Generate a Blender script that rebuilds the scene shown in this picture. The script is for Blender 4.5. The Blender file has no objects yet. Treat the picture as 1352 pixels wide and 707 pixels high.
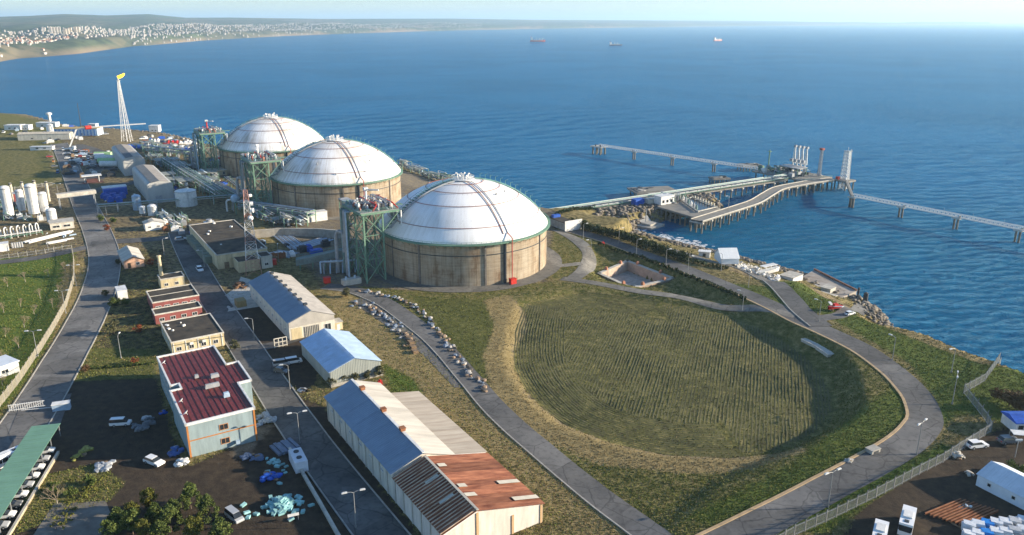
import bpy, bmesh, math, random
import numpy as np
from mathutils import Vector, Matrix
from mathutils.geometry import delaunay_2d_cdt
random.seed(7); rng = np.random.default_rng(7)
R_ = math.radians
scene = bpy.context.scene
COL = scene.collection
# ---------------------------------------------------------------- camera
F, YH, CX, CY, H = 1030.0, 28.0, 676.0, 353.5, 95.0
PITCH = math.atan((CY - YH) / F); PC, PS = math.cos(PITCH), math.sin(PITCH)
cam = bpy.data.cameras.new('camera'); cam_o = bpy.data.objects.new('camera', cam); COL.objects.link(cam_o)
cam.sensor_width = 36.0; cam.lens = 36.0 * F / 1352.0
cam.clip_start = 1.0; cam.clip_end = 120000.0
cam_o.location = (0, 0, H); cam_o.rotation_euler = (math.pi / 2 - PITCH, 0, 0)
scene.camera = cam_o
# ---------------------------------------------------------------- sky and sun
SUN_AZ, SUN_EL = R_(2.0), R_(15.0)            # azimuth measured from +X towards +Y
world = bpy.data.worlds.new('World'); scene.world = world; world.use_nodes = True
wn = world.node_tree.nodes; wl = world.node_tree.links
bg = wn['Background']; sky = wn.new('ShaderNodeTexSky'); sky.sky_type = 'NISHITA'; sky.sun_disc = False
sky.sun_elevation = SUN_EL; sky.sun_rotation = math.pi / 2 - SUN_AZ
sky.altitude = 100; sky.air_density = 1.0; sky.dust_density = 0.25; sky.ozone_density = 4.0
wl.new(sky.outputs[0], bg.inputs[0]); bg.inputs[1].default_value = 0.10
sun = bpy.data.lights.new('sun', 'SUN'); sun.energy = 5.0; sun.angle = R_(0.5); sun.color = (1.0, 0.86, 0.66)
sun_o = bpy.data.objects.new('sun', sun); COL.objects.link(sun_o)
sun_dir = Vector((math.cos(SUN_EL) * math.cos(SUN_AZ), math.cos(SUN_EL) * math.sin(SUN_AZ), math.sin(SUN_EL)))
sun_o.rotation_euler = (-sun_dir).to_track_quat('-Z', 'Y').to_euler(); sun_o.location = (300, 100, 300)
scene.view_settings.view_transform = 'Standard'; scene.view_settings.look = 'None'
scene.view_settings.exposure = 1.22; scene.view_settings.gamma = 1.0; scene.view_settings.use_curve_mapping = False
scene.render.engine = 'CYCLES'
scene.cycles.use_denoising = True
try: scene.cycles.denoiser = 'OPENIMAGEDENOISE'
except Exception: pass
scene.cycles.max_bounces = 6; scene.cycles.diffuse_bounces = 3; scene.cycles.glossy_bounces = 3; scene.cycles.volume_bounces = 1
scene.cycles.sample_clamp_indirect = 8.0

# ---------------------------------------------------------------- picture <-> place
SEA = -11.0
def W(px, py, z=0.0):
    u = px - CX; v = py - CY
    fw = F * PC - v * PS; dn = F * PS + v * PC
    t = (H - z) / dn
    return (u * t, fw * t)
def Q(x, y, z):
    d = y * PC + (H - z) * PS; v = -y * PS + (H - z) * PC
    return CX + F * x / d, CY + F * v / d
UA = R_(-58.0)                                   # the site grid: x runs towards the viewer's right
UX, UY = math.cos(UA), math.sin(UA); VX, VY = -UY, UX
# ---------------------------------------------------------------- materials
_mats = {}
def mat(name, c, r=0.75, var=0.18, sc=0.6, metal=0.0, c2=None, bump=0.0, bsc=6.0, stretch=None, spec=0.3, rnd=0.0, emit=None, alpha=None, detail=5.0):
    if name in _mats: return _mats[name]
    m = bpy.data.materials.new(name); m.use_nodes = True
    n = m.node_tree.nodes; l = m.node_tree.links
    b = n['Principled BSDF']; b.inputs['Roughness'].default_value = r; b.inputs['Metallic'].default_value = metal
    b.inputs['Specular IOR Level'].default_value = spec
    c = tuple(c)
    lo = tuple(x * (1 - var) for x in c) if c2 is None else c
    hi = tuple(min(1, x * (1 + var)) for x in c) if c2 is None else tuple(c2)
    tc = n.new('ShaderNodeTexCoord'); oi = n.new('ShaderNodeObjectInfo')
    ml = n.new('ShaderNodeMath'); ml.operation = 'MULTIPLY'; ml.inputs[1].default_value = 53.0
    l.new(oi.outputs['Random'], ml.inputs[0])
    mp = n.new('ShaderNodeMapping')
    if stretch: mp.inputs['Scale'].default_value = stretch
    l.new(tc.outputs['Object'], mp.inputs['Vector']); l.new(ml.outputs[0], mp.inputs['Location'])
    nz = n.new('ShaderNodeTexNoise'); nz.inputs['Scale'].default_value = sc; nz.inputs['Detail'].default_value = detail
    nz.inputs['Roughness'].default_value = 0.62
    l.new(mp.outputs[0], nz.inputs['Vector'])
    cr = n.new('ShaderNodeValToRGB'); cr.color_ramp.elements[0].position = 0.33; cr.color_ramp.elements[1].position = 0.67
    cr.color_ramp.elements[0].color = lo + (1,); cr.color_ramp.elements[1].color = hi + (1,)
    l.new(nz.outputs['Fac'], cr.inputs[0])
    out = cr.outputs[0]
    if rnd:
        hs = n.new('ShaderNodeHueSaturation'); mr = n.new('ShaderNodeMapRange')
        mr.inputs[3].default_value = 1 - rnd; mr.inputs[4].default_value = 1 + rnd
        l.new(oi.outputs['Random'], mr.inputs[0]); l.new(mr.outputs[0], hs.inputs['Value']); l.new(out, hs.inputs['Color']); out = hs.outputs[0]
    l.new(out, b.inputs['Base Color'])
    if bump:
        bn = n.new('ShaderNodeTexNoise'); bn.inputs['Scale'].default_value = bsc; bn.inputs['Detail'].default_value = 4
        l.new(mp.outputs[0], bn.inputs['Vector'])
        bp = n.new('ShaderNodeBump'); bp.inputs['Strength'].default_value = bump; bp.inputs['Distance'].default_value = 0.1
        l.new(bn.outputs['Fac'], bp.inputs['Height']); l.new(bp.outputs[0], b.inputs['Normal'])
    if emit:
        b.inputs['Emission Color'].default_value = tuple(c) + (1,); b.inputs['Emission Strength'].default_value = emit
    _mats[name] = m
    return m
STEEL = mat('galvanised', (0.42, 0.43, 0.43), 0.45, 0.2, 1.5, 0.5)
GREEN_STEEL = mat('green_steel', (0.10, 0.20, 0.14), 0.55, 0.3, 0.8, c2=(0.17, 0.27, 0.19))
WHITE = mat('white_paint', (0.68, 0.67, 0.64), 0.55, 0.15, 0.8, detail=8)
CREAM = mat('cream_render', (0.53, 0.44, 0.27), 0.85, 0.24, 0.9, stretch=(1,1,0.18), detail=8)
OFFWHITE = mat('off_white_render', (0.56, 0.52, 0.44), 0.85, 0.20, 0.9, stretch=(1,1,0.18), detail=8)
CONC = mat('concrete', (0.34, 0.32, 0.28), 0.9, 0.22, 0.5, bump=0.2)
PALE_CONC = mat('pale_concrete', (0.46, 0.43, 0.37), 0.9, 0.2, 0.6)
DARK = mat('dark_metal', (0.05, 0.055, 0.06), 0.6, 0.3, 1.0)
GLASS = mat('window_glass', (0.025, 0.03, 0.035), 0.12, 0.3, 1.0, spec=0.6)
TYRE = mat('tyre_rubber', (0.02, 0.02, 0.02), 0.85, 0.2)
RED = mat('red_paint', (0.50, 0.03, 0.02), 0.5, 0.2, 1.0)
RUST = mat('rusty_steel', (0.20, 0.07, 0.03), 0.85, 0.4, 0.9, c2=(0.34, 0.15, 0.07))
BLUE = mat('blue_sheet', (0.02, 0.09, 0.42), 0.5, 0.25, 0.9)
WOOD = mat('weathered_wood', (0.22, 0.15, 0.09), 0.85, 0.35, 1.2)
LEAFM = None
# ---------------------------------------------------------------- mesh builder
class MB:
    def __init__(s): s.v = []; s.f = []; s.m = []
    def add(s, vs, fs, mi=0):
        k = len(s.v); s.v += [tuple(p) for p in vs]; s.f += [tuple(i + k for i in f) for f in fs]; s.m += [mi] * len(fs); return s
    def bx(s, x0, x1, y0, y1, z0, z1, mi=0):
        return s.add([(x0,y0,z0),(x1,y0,z0),(x1,y1,z0),(x0,y1,z0),(x0,y0,z1),(x1,y0,z1),(x1,y1,z1),(x0,y1,z1)],
                     [(3,2,1,0),(4,5,6,7),(0,1,5,4),(1,2,6,5),(2,3,7,6),(3,0,4,7)], mi)
    def box(s, c, d, rz=0.0, mi=0, rx=0.0, ry=0.0):
        Rm = Matrix.Rotation(rz, 3, 'Z') @ Matrix.Rotation(ry, 3, 'Y') @ Matrix.Rotation(rx, 3, 'X'); c = Vector(c)
        vs = [c + Rm @ Vector((sx*d[0]/2, sy*d[1]/2, sz*d[2]/2)) for sz in (-1,1) for sx, sy in ((-1,-1),(1,-1),(1,1),(-1,1))]
        return s.add(vs, [(3,2,1,0),(4,5,6,7),(0,1,5,4),(1,2,6,5),(2,3,7,6),(3,0,4,7)], mi)
    def tube(s, a, b, r, n=6, r2=None, mi=0, cap=True, ph=0.0):
        a = Vector(a); b = Vector(b); r2 = r if r2 is None else r2; d = b - a
        if d.length < 1e-6: return s
        q = d.to_track_quat('Z', 'Y'); vs = []
        for i in range(n):
            t = 2*math.pi*i/n + ph; o = q @ Vector((math.cos(t), math.sin(t), 0))
            vs.append(a + o*r); vs.append(b + o*r2)
        fs = [(2*i, 2*((i+1)%n), 2*((i+1)%n)+1, 2*i+1) for i in range(n)]
        if cap: fs += [tuple(2*i for i in range(n))[::-1], tuple(2*i+1 for i in range(n))]
        return s.add(vs, fs, mi)
    def beam(s, a, b, w, mi=0): return s.tube(a, b, w*0.7071, 4, mi=mi, ph=math.pi/4)
    def path(s, pts, r, n=6, mi=0):
        for a, b in zip(pts, pts[1:]): s.tube(a, b, r, n, mi=mi)
        return s
    def lathe(s, prof, n=32, mi=0, c=(0,0), a0=0.0, a1=2*math.pi):
        full = abs(a1 - a0 - 2*math.pi) < 1e-6; cnt = n if full else n+1; vs = []
        for i in range(cnt):
            t = a0 + (a1-a0)*i/n
            for r, z in prof: vs.append((c[0]+r*math.cos(t), c[1]+r*math.sin(t), z))
        k = len(prof); fs = []
        for i in range(n):
            j = (i+1) % cnt
            for q in range(k-1): fs.append((i*k+q, j*k+q, j*k+q+1, i*k+q+1))
        return s.add(vs, fs, mi)
    def prism(s, poly, z0, z1, mi=0):
        n = len(poly)
        ar = sum(poly[i][0]*poly[(i+1)%n][1]-poly[(i+1)%n][0]*poly[i][1] for i in range(n))
        if ar < 0: poly = poly[::-1]
        vs = [(x,y,z0) for x,y in poly] + [(x,y,z1) for x,y in poly]
        return s.add(vs, [tuple(range(n))[::-1], tuple(range(n,2*n))] + [(i,(i+1)%n,(i+1)%n+n,i+n) for i in range(n)], mi)
    def mesh(s, name, mats, smooth=False):
        me = bpy.data.meshes.new(name); me.from_pydata(s.v, [], s.f)
        for m in (mats if isinstance(mats, (list, tuple)) else [mats]): me.materials.append(m)
        if any(s.m): me.polygons.foreach_set('material_index', s.m)
        if smooth: me.polygons.foreach_set('use_smooth', [True]*len(s.f))
        me.update(); return me
    def out(s, name, mats, parent=None, loc=(0,0,0), rz=0.0, smooth=False):
        return place(name, s.mesh(name, mats, smooth), parent, loc, rz)
def place(name, me, parent=None, loc=(0,0,0), rz=0.0):
    o = bpy.data.objects.new(name, me); COL.objects.link(o); o.location = loc; o.rotation_euler = (0,0,rz)
    if parent: o.parent = parent
    return o
def tag(o, label, cat, group=None):
    o['label'] = label; o['category'] = cat
    if group: o['group'] = group
    return o
def thing(name, label, cat, loc=(0,0,0), rz=0.0, group=None):
    o = bpy.data.objects.new(name, None); COL.objects.link(o); o.location = loc; o.rotation_euler = (0,0,rz); o.empty_display_size = 1
    return tag(o, label, cat, group)
def struct(o): o['kind'] = 'structure'; return o
def copy_tree(o, parent=None):
    c = o.copy(); COL.objects.link(c)
    if parent: c.parent = parent
    for ch in list(o.children): copy_tree(ch, c)
    return c
def recolour(o, m, slot=0):
    o.material_slots[slot].link = 'OBJECT'; o.material_slots[slot].material = m
def npmesh(name, V, Fq, mats, smooth=False):
    me = bpy.data.meshes.new(name); V = np.asarray(V, np.float32); Fq = np.asarray(Fq, np.int32); k = Fq.shape[1]
    me.vertices.add(len(V)); me.vertices.foreach_set('co', V.ravel())
    me.loops.add(Fq.size); me.loops.foreach_set('vertex_index', Fq.ravel())
    me.polygons.add(len(Fq)); me.polygons.foreach_set('loop_start', np.arange(0, Fq.size, k, dtype=np.int32))
    if smooth: me.polygons.foreach_set('use_smooth', np.ones(len(Fq), bool))
    for m in (mats if isinstance(mats, (list, tuple)) else [mats]): me.materials.append(m)
    me.update(calc_edges=True); return me
# ================================================================ terrain
def wl_(pts, z=0.0): return np.array([W(p[0], p[1], p[2] if len(p) > 2 else z) for p in pts])
def catmull(P, step):
    P = [np.array(p, float) for p in P]; P = [2*P[0]-P[1]] + P + [2*P[-1]-P[-2]]; out = []
    for i in range(1, len(P)-2):
        a, b, c, d = P[i-1], P[i], P[i+1], P[i+2]; n = max(1, int(np.linalg.norm(c-b)/step))
        for k in range(n):
            t = k/n; out.append(0.5*((2*b)+(-a+c)*t+(2*a-5*b+4*c-d)*t*t+(-a+3*b-3*c+d)*t**3))
    out.append(P[-2]); return np.array(out)
def dist_poly(X, Y, P, closed=False):
    """distance to a polyline, the parameter (0..n) of the nearest point and the side"""
    n = len(P); D = np.full(X.shape, 1e9); Tp = np.zeros(X.shape); S = np.zeros(X.shape)
    for i in range(n if closed else n-1):
        a = P[i]; b = P[(i+1) % n]; d = b - a; L2 = d @ d + 1e-9
        t = np.clip(((X-a[0])*d[0]+(Y-a[1])*d[1])/L2, 0, 1); qx = X-(a[0]+t*d[0]); qy = Y-(a[1]+t*d[1]); q = np.hypot(qx, qy)
        m = q < D; D = np.where(m, q, D); Tp = np.where(m, i+t, Tp); S = np.where(m, d[0]*qy-d[1]*qx, S)
    return D, Tp, S
def inside(X, Y, P):
    r = np.zeros(X.shape, bool); n = len(P); j = n-1
    for i in range(n):
        xi, yi = P[i]; xj, yj = P[j]
        if yi != yj: r ^= ((yi > Y) != (yj > Y)) & (X < (xj-xi)*(Y-yi)/(yj-yi)+xi)
        j = i
    return r
def sdist(X, Y, P):
    D = dist_poly(X, Y, P, True)[0]; return np.where(inside(X, Y, P), D, -D)
def ss(t): t = np.clip(t, 0, 1); return t*t*(3-2*t)

RPX = [(700,296,0),(728,299,-0.4),(760,306,-1.0),(800,317,-1.2),(850,336,-0.8),(900,354,-0.3),(950,374,0.4),(1010,399,1.5),(1060,424,2.2),(1110,446,2.5),(1150,468,2.5),(1190,499,2.5),(1216,530,2.5),(1223,553,2.5),(1206,579,2.5),(1165,607,2.4),(1110,637,2.1),(1050,669,1.5),(985,702,1.1),(900,745,0.6),(800,800,0.3)]
RING3 = catmull([W(*p)+(p[2],) for p in RPX], 6.0); RING = RING3[:, :2]; RING_Z = RING3[:, 2]
FIELD = wl_([(690,402),(760,388),(830,392),(900,403),(960,414),(1020,436),(1070,470),(1098,505),(1108,540),(1085,574),(1030,597),(960,606),(880,602),(800,584),(740,560),(697,522),(676,480),(678,440)], -1.0)
JA = np.array(W(735,283,-5.0)); JB = np.array(W(1010,235,-5.0)); JD = (JB-JA)/np.linalg.norm(JB-JA); JN = np.array([-JD[1], JD[0]])
coast = [W(-700,100,SEA), W(-250,126,SEA), W(-60,148,SEA), W(0,150,SEA), W(38,152,SEA), W(60,158,SEA), W(82,165,SEA), W(115,169,SEA), W(165,172,SEA), W(205,175,SEA), W(238,181,SEA), W(262,188,SEA), W(290,196,SEA),
         W(420,208,SEA), W(520,216,SEA), W(550,226,SEA), W(592,239,SEA), W(640,254,SEA), W(690,270,SEA)]
coast += [tuple(JA + JD*t + JN*7.0) for t in (0, 25, 50, 75, 100, 112)]
coast += [tuple(JA + JD*t - JN*s) for t, s in ((118, 6), (112, 20), (100, 30), (84, 32), (62, 26), (40, 26), (20, 34))]
coast += [W(812,301,SEA), W(850,310,SEA), W(880,318,SEA), W(905,325,SEA), W(930,330,SEA), W(965,338,SEA), W(1000,348,SEA), W(1030,355,SEA), W(1060,363,SEA), W(1100,380,SEA), W(1128,392,SEA), W(1142,400,SEA), W(1158,411,SEA)]
for px, py in ((1200,436),(1245,456),(1290,476),(1330,490),(1400,516),(1600,600),(1900,760)):
    x, y = W(px, py, 0.5); coast.append((x+4.5, y+7.0))
LAND = np.array(coast + [(900,-200), (-1800,-200), (-1800, 900)])
LOWR = catmull(wl_([(835,318),(880,328),(930,342),(985,357),(1020,372),(1042,392),(1058,412),(1075,428)], 1.0), 5.0)
PIT = wl_([(788,362),(828,344.5),(893,369),(833,382.5)], -2.4)
COAST = np.array(coast); SLOPE_I = [0,13,14,18,19,25,31,32,33,43,44.5,46,60]; SLOPE_V = [0.13,0.13,0.16,0.2,0.9,0.9,0.8,0.5,0.2,0.2,0.4,1.5,1.5]
LAWN = wl_([(786,334),(830,336),(880,354),(925,372),(975,398),(930,398),(860,384),(800,372),(782,360)], -2.0)
def T(x, y):
    X = np.atleast_1d(np.asarray(x, float)); Y = np.atleast_1d(np.asarray(y, float)); shp = np.broadcast(X, Y).shape
    X = np.broadcast_to(X, shp).astype(float); Y = np.broadcast_to(Y, shp).astype(float)
    s = sdist(X, Y, LAND)
    # plateau relief
    d, t, side = dist_poly(X, Y, RING); n = len(RING)-1; q = t/n
    verge = 5.0 + 7.5*ss((q-0.55)/0.12)*(1-ss((q-0.86)/0.1))
    lev = np.interp(t, np.arange(n+1), RING_Z)
    bank = np.where(side >= 0, lev*(1-ss((d-60)/60)), 0.0)*ss((q-0.30)/0.12)*np.where(X < -25, 0.0, 1.0)
    wr = np.where(side >= 0, 1-ss((d-4.6)/28.0), 1-ss((d-verge)/5.5))*np.where(X < 8, 0.0, 1.0)   # the road bench; inner side falls away
    f = sdist(X, Y, FIELD)
    z = bank - 1.2*ss((f+3)/5.0)
    far = ss((-X-330)/200)*ss((Y-560)/200); z = z + 5.0*far
    pen = ss(((X-JA[0])*JD[0]+(Y-JA[1])*JD[1]+8)/40.0)*ss(((X-JA[0])*JN[0]+(Y-JA[1])*JN[1]+38)/14.0)
    z = z*(1-pen) - 5.6*pen
    lawn = ss((sdist(X, Y, LAWN)+5)/7.0); z = z*(1-lawn) - 2.6*lawn
    # down to the water: how steep the shore is along the coast
    _, ti, _ = dist_poly(X, Y, COAST); slope = np.interp(ti, SLOPE_I, SLOPE_V)
    z = np.minimum(z, SEA + 0.5 + slope*np.maximum(s, 0))
    z = z*(1-wr) + lev*wr
    z = np.where(s < 0.0, SEA+0.5-0.6*np.minimum(-s, 20), z)
    z = z + 0.12*np.sin(X*0.21+1.3*np.sin(Y*0.13))*np.sin(Y*0.17+X*0.05)*ss(s/20)
    return z
def Tz(x, y): return float(T(x, y)[0])
def G(px, py):
    z = 0.0
    for _ in range(7):
        x, y = W(px, py, z); z = 0.5*z + 0.5*Tz(x, y)
    x, y = W(px, py, z); return (x, y, Tz(x, y))
# ---- zones of cover: grass, dry grass, gravel
ROADS = []
ZONES = [
 ([(-400,100),(330,170),(330,400),(-400,400)], (0.20,0.36,0.34), 8),
 ([(0,150),(45,152),(60,158),(20,162),(-60,165),(-60,145)], (1.0,0.0,0.0,0.6), 6),
 ([(0,140),(60,150),(110,165),(80,185),(72,240),(-10,255),(-200,250),(-200,130)], (0.95,0.22,0.0), 6),
 ([(0,180),(40,178),(60,230),(0,245),(-60,240),(-60,190)], (0.6,0.3,0.0), 5),
 ([(62,190),(78,196),(85,240),(70,248)], (0.7,0.4,0.0), 3),
 ([(255,180),(560,215),(735,280),(720,380),(440,390),(380,330),(330,260)], (0.15,0.25,0.55), 6),
 ([(300,262),(345,250),(360,290),(330,300)], (0.1,0.9,0.1), 4),
 ([(-60,348),(96,334),(98,370),(70,445),(20,522),(-60,600)], (1.0,0.0,0.0,0.9), 1.5),
 ([(84,350),(108,340),(112,370),(80,450),(40,520),(24,530),(72,440)], (0.4,0.7,0.1), 1.5),
 ([(150,330),(212,330),(235,440),(190,500),(90,500),(140,420),(148,390)], (0.35,0.25,0.0), 2),
 ([(110,460),(205,462),(205,500),(95,505)], (0.7,0.2,0.0), 2),
 ([(80,505),(205,500),(240,620),(330,585),(420,660),(430,707),(300,760),(-40,760),(60,600)], (0.02,0.03,0.0), 2),
 ([(40,630),(130,612),(165,640),(140,665),(60,690),(20,707)], (0.7,0.3,0.0), 2),
 ([(300,560),(390,560),(345,600),(300,605)], (0.0,0.0,0.45), 4),
 ([(365,560),(420,600),(540,760),(440,760),(330,600)], (0.12,0.05,0.0), 2),
 ([(390,520),(432,540),(570,730),(540,730),(400,570)], (0.15,0.05,0.0), 1.5),
 ([(308,405),(345,385),(400,440),(420,500),(400,520),(330,450)], (0.0,0.0,0.06), 1.5),
 ([(430,370),(470,395),(600,500),(740,620),(900,740),(780,740),(722,655),(610,560),(520,500),(480,445),(440,405)], (0.35,0.75,0.0), 2),
 ([(505,480),(545,500),(560,520),(520,520)], (1.0,0.0,0.0,0.8), 2.5),
 ([(470,378),(540,385),(740,372),(960,405),(1080,430),(1200,500),(1215,555),(1120,620),(950,707),(880,740),(760,640),(640,520),(560,440)], (0.75,0.30,0.0), 2),
 ([(735,300),(790,310),(1000,402),(1010,418),(870,395),(760,372),(720,365)], (0.85,0.30,0.0), 2),
 ([(632,398),(672,390),(696,425),(676,455),(676,480),(694,518),(742,558),(800,582),(900,602),(1050,598),(1064,606),(1000,622),(900,625),(790,612),(705,576),(650,525),(634,470),(652,430)], (0.10,1.0,0.0), 2),
 ([(545,392),(640,396),(655,430),(640,470),(650,520),(600,470)], (0.55,0.15,0.0), 2),
 ([(690,402),(760,388),(830,392),(900,403),(960,414),(1020,436),(1070,470),(1098,505),(1108,540),(1085,574),(1030,597),(960,606),(880,602),(800,584),(740,560),(697,522),(676,480),(678,440)], (0.48,0.22,0.0), 1.5),
 ([(1120,560),(1200,510),(1205,560),(1130,615),(950,700),(900,690),(1050,620)], (0.95,0.12,0.0,0.55), 3),
 ([(1080,420),(1150,405),(1352,480),(1500,530),(1400,600),(1290,560),(1260,560),(1060,707),(1010,720),(1210,600),(1240,545),(1200,490)], (1.0,0.05,0.0,0.6), 2),
 ([(1140,405),(1200,432),(1300,478),(1352,492),(1352,500),(1290,490),(1200,455),(1130,425)], (0.4,0.85,0.0), 3),
 ([(1290,590),(1352,570),(1500,600),(1500,800),(1070,800),(1130,690),(1210,630)], (0.0,0.08,0.02), 2),
 ([(1040,707),(1130,655),(1240,600),(1262,608),(1150,672),(1090,712)], (0.95,0.0,0.0,0.8), 2),
 ([(960,375),(1040,385),(1110,415),(1040,420)], (0.9,0.1,0.0,0.4), 2),
 ([(860,320),(1000,345),(1130,388),(1110,400),(1040,380),(900,335)], (0.15,0.35,0.35), 2),
 ([(1020,372),(1060,372),(1110,402),(1130,412),(1080,420),(1050,405)], (1.0,0.1,0.0,0.6), 2),
]
_tp = np.array([(668,392),(688,412),(690,432),(676,452),(669,476),(680,505),(706,535),(750,566),(806,588),(880,602),(960,607),(1040,600)], float)
_tn = np.gradient(_tp, axis=0); _tn /= np.linalg.norm(_tn, axis=1)[:, None]; _tn = np.stack([-_tn[:,1], _tn[:,0]], 1); _tw = np.linspace(6.5, 4.0, len(_tp))[:, None]
ZONES.append(([tuple(p) for p in _tp+_tn*_tw] + [tuple(p) for p in (_tp-_tn*_tw*0.7)[::-1]], (0.0,0.55,1.0), 2.2))
def zone(X, Y):
    Z = np.zeros(X.shape+(4,)); Z[:] = (0.45, 0.4, 0.1, 0.0)
    for px, w, soft in ZONES:
        P_ = wl_(px, 0.0); bx0, by0 = P_.min(0)-soft; bx1, by1 = P_.max(0)+soft
        m = (X > bx0) & (X < bx1) & (Y > by0) & (Y < by1)
        if not m.any(): continue
        a = ss((sdist(X[m], Y[m], P_)+soft*0.5)/soft)[:, None]
        Z[m] = Z[m]*(1-a) + np.array(w if len(w) == 4 else tuple(w)+(0.0,))*a
    return Z
def ground_material():
    m = bpy.data.materials.new('ground_cover'); m.use_nodes = True; n = m.node_tree.nodes; l = m.node_tree.links
    b = n['Principled BSDF']; b.inputs['Roughness'].default_value = 0.95; b.inputs['Specular IOR Level'].default_value = 0.1
    tc = n.new('ShaderNodeTexCoord'); at = n.new('ShaderNodeAttribute'); at.attribute_name = 'zone'
    sp = n.new('ShaderNodeSeparateColor'); l.new(at.outputs['Color'], sp.inputs[0])
    def noise(sc, det=6, ro=0.6):
        q = n.new('ShaderNodeTexNoise'); q.inputs['Scale'].default_value = sc; q.inputs['Detail'].default_value = det; q.inputs['Roughness'].default_value = ro
        l.new(tc.outputs['Object'], q.inputs['Vector']); return q.outputs['Fac']
    def ramp(fac, a, c, p0=0.35, p1=0.65):
        r = n.new('ShaderNodeValToRGB'); r.color_ramp.elements[0].position = p0; r.color_ramp.elements[1].position = p1
        r.color_ramp.elements[0].color = tuple(a)+(1,); r.color_ramp.elements[1].color = tuple(c)+(1,); l.new(fac, r.inputs[0]); return r.outputs[0]
    n1, n2, n3 = noise(0.07), noise(0.45, 7, 0.7), noise(2.2, 4, 0.7)
    def mx(f, a, c):
        q = n.new('ShaderNodeMix'); q.data_type = 'RGBA'; l.new(f, q.inputs[0]); l.new(a, q.inputs[6]); l.new(c, q.inputs[7]); return q.outputs[2]
    def thr(w):     # weight broken up by noise
        a = n.new('ShaderNodeMath'); a.operation = 'ADD'; l.new(w, a.inputs[0]); l.new(n2, a.inputs[1])
        r = n.new('ShaderNodeMapRange'); r.inputs[1].default_value = 0.72; r.inputs[2].default_value = 1.05; l.new(a.outputs[0], r.inputs[0]); return r.outputs[0]
    soil = ramp(n2, (0.036,0.028,0.021), (0.075,0.056,0.038))
    gravel = ramp(n3, (0.13,0.108,0.082), (0.24,0.205,0.155))
    grassA = ramp(n2, (0.045,0.060,0.012), (0.130,0.135,0.036)); grassB = ramp(n3, (0.075,0.085,0.020), (0.175,0.155,0.055))
    grass = mx(n1, grassA, grassB)
    fresh = ramp(n2, (0.058,0.105,0.014), (0.135,0.185,0.034)); grass = mx(at.outputs['Alpha'], grass, fresh)
    dry = ramp(n2, (0.19,0.145,0.062), (0.34,0.26,0.12))
    c = mx(thr(sp.outputs[2]), soil, gravel); c = mx(thr(sp.outputs[0]), c, grass); c = mx(thr(sp.outputs[1]), c, dry)
    l.new(c, b.inputs['Base Color'])
    bp = n.new('ShaderNodeBump'); bp.inputs['Strength'].default_value = 0.6; bp.inputs['Distance'].default_value = 0.16
    ad = n.new('ShaderNodeMath'); ad.operation = 'ADD'; l.new(n2, ad.inputs[0]); l.new(n3, ad.inputs[1]); l.new(ad.outputs[0], bp.inputs['Height'])
    l.new(bp.outputs[0], b.inputs['Normal'])
    return m
def build_ground():
    ys = list(np.arange(20, 118, 7.0)); y = 120.0
    while y < 1250: ys.append(y); y += 1.1 + max(0, y-150)*0.0065
    ys = np.array(ys); xs = np.concatenate([np.arange(-1400, -420, 14.0), np.arange(-420, -170, 3.0), np.arange(-170, 250, 1.5), np.arange(250, 420, 5.0)])
    X, Y = np.meshgrid(xs, ys); Z = T(X, Y) - 3.6*(sdist(X, Y, PIT) > 0.2); nx, ny = len(xs), len(ys)
    i = np.arange(nx*ny).reshape(ny, nx); q = np.stack([i[:-1,:-1], i[:-1,1:], i[1:,1:], i[1:,:-1]], -1).reshape(-1, 4)
    global GX, GY, GZ; GX, GY, GZ = xs, ys, T(X, Y)
    zz = Z.ravel(); q = q[(zz[q] > SEA-6).any(1)]
    me = npmesh('ground', np.stack([X, Y, Z], -1).reshape(-1, 3), q, ground_material(), True)
    zn = zone(X.ravel(), Y.ravel()); ca = me.color_attributes.new('zone', 'FLOAT_COLOR', 'POINT')
    ca.data.foreach_set('color', zn.astype(np.float32).ravel())
    struct(place('ground', me))
build_ground()
T_exact = T
def T(x, y):                       # height read back from the ground sheet itself
    X = np.atleast_1d(np.asarray(x, float)); Y = np.atleast_1d(np.asarray(y, float))
    i = np.clip(np.searchsorted(GX, X)-1, 0, len(GX)-2); j = np.clip(np.searchsorted(GY, Y)-1, 0, len(GY)-2)
    a = np.clip((X-GX[i])/(GX[i+1]-GX[i]), 0, 1); b = np.clip((Y-GY[j])/(GY[j+1]-GY[j]), 0, 1)
    return GZ[j,i]*(1-a)*(1-b)+GZ[j,i+1]*a*(1-b)+GZ[j+1,i]*(1-a)*b+GZ[j+1,i+1]*a*b
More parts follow.
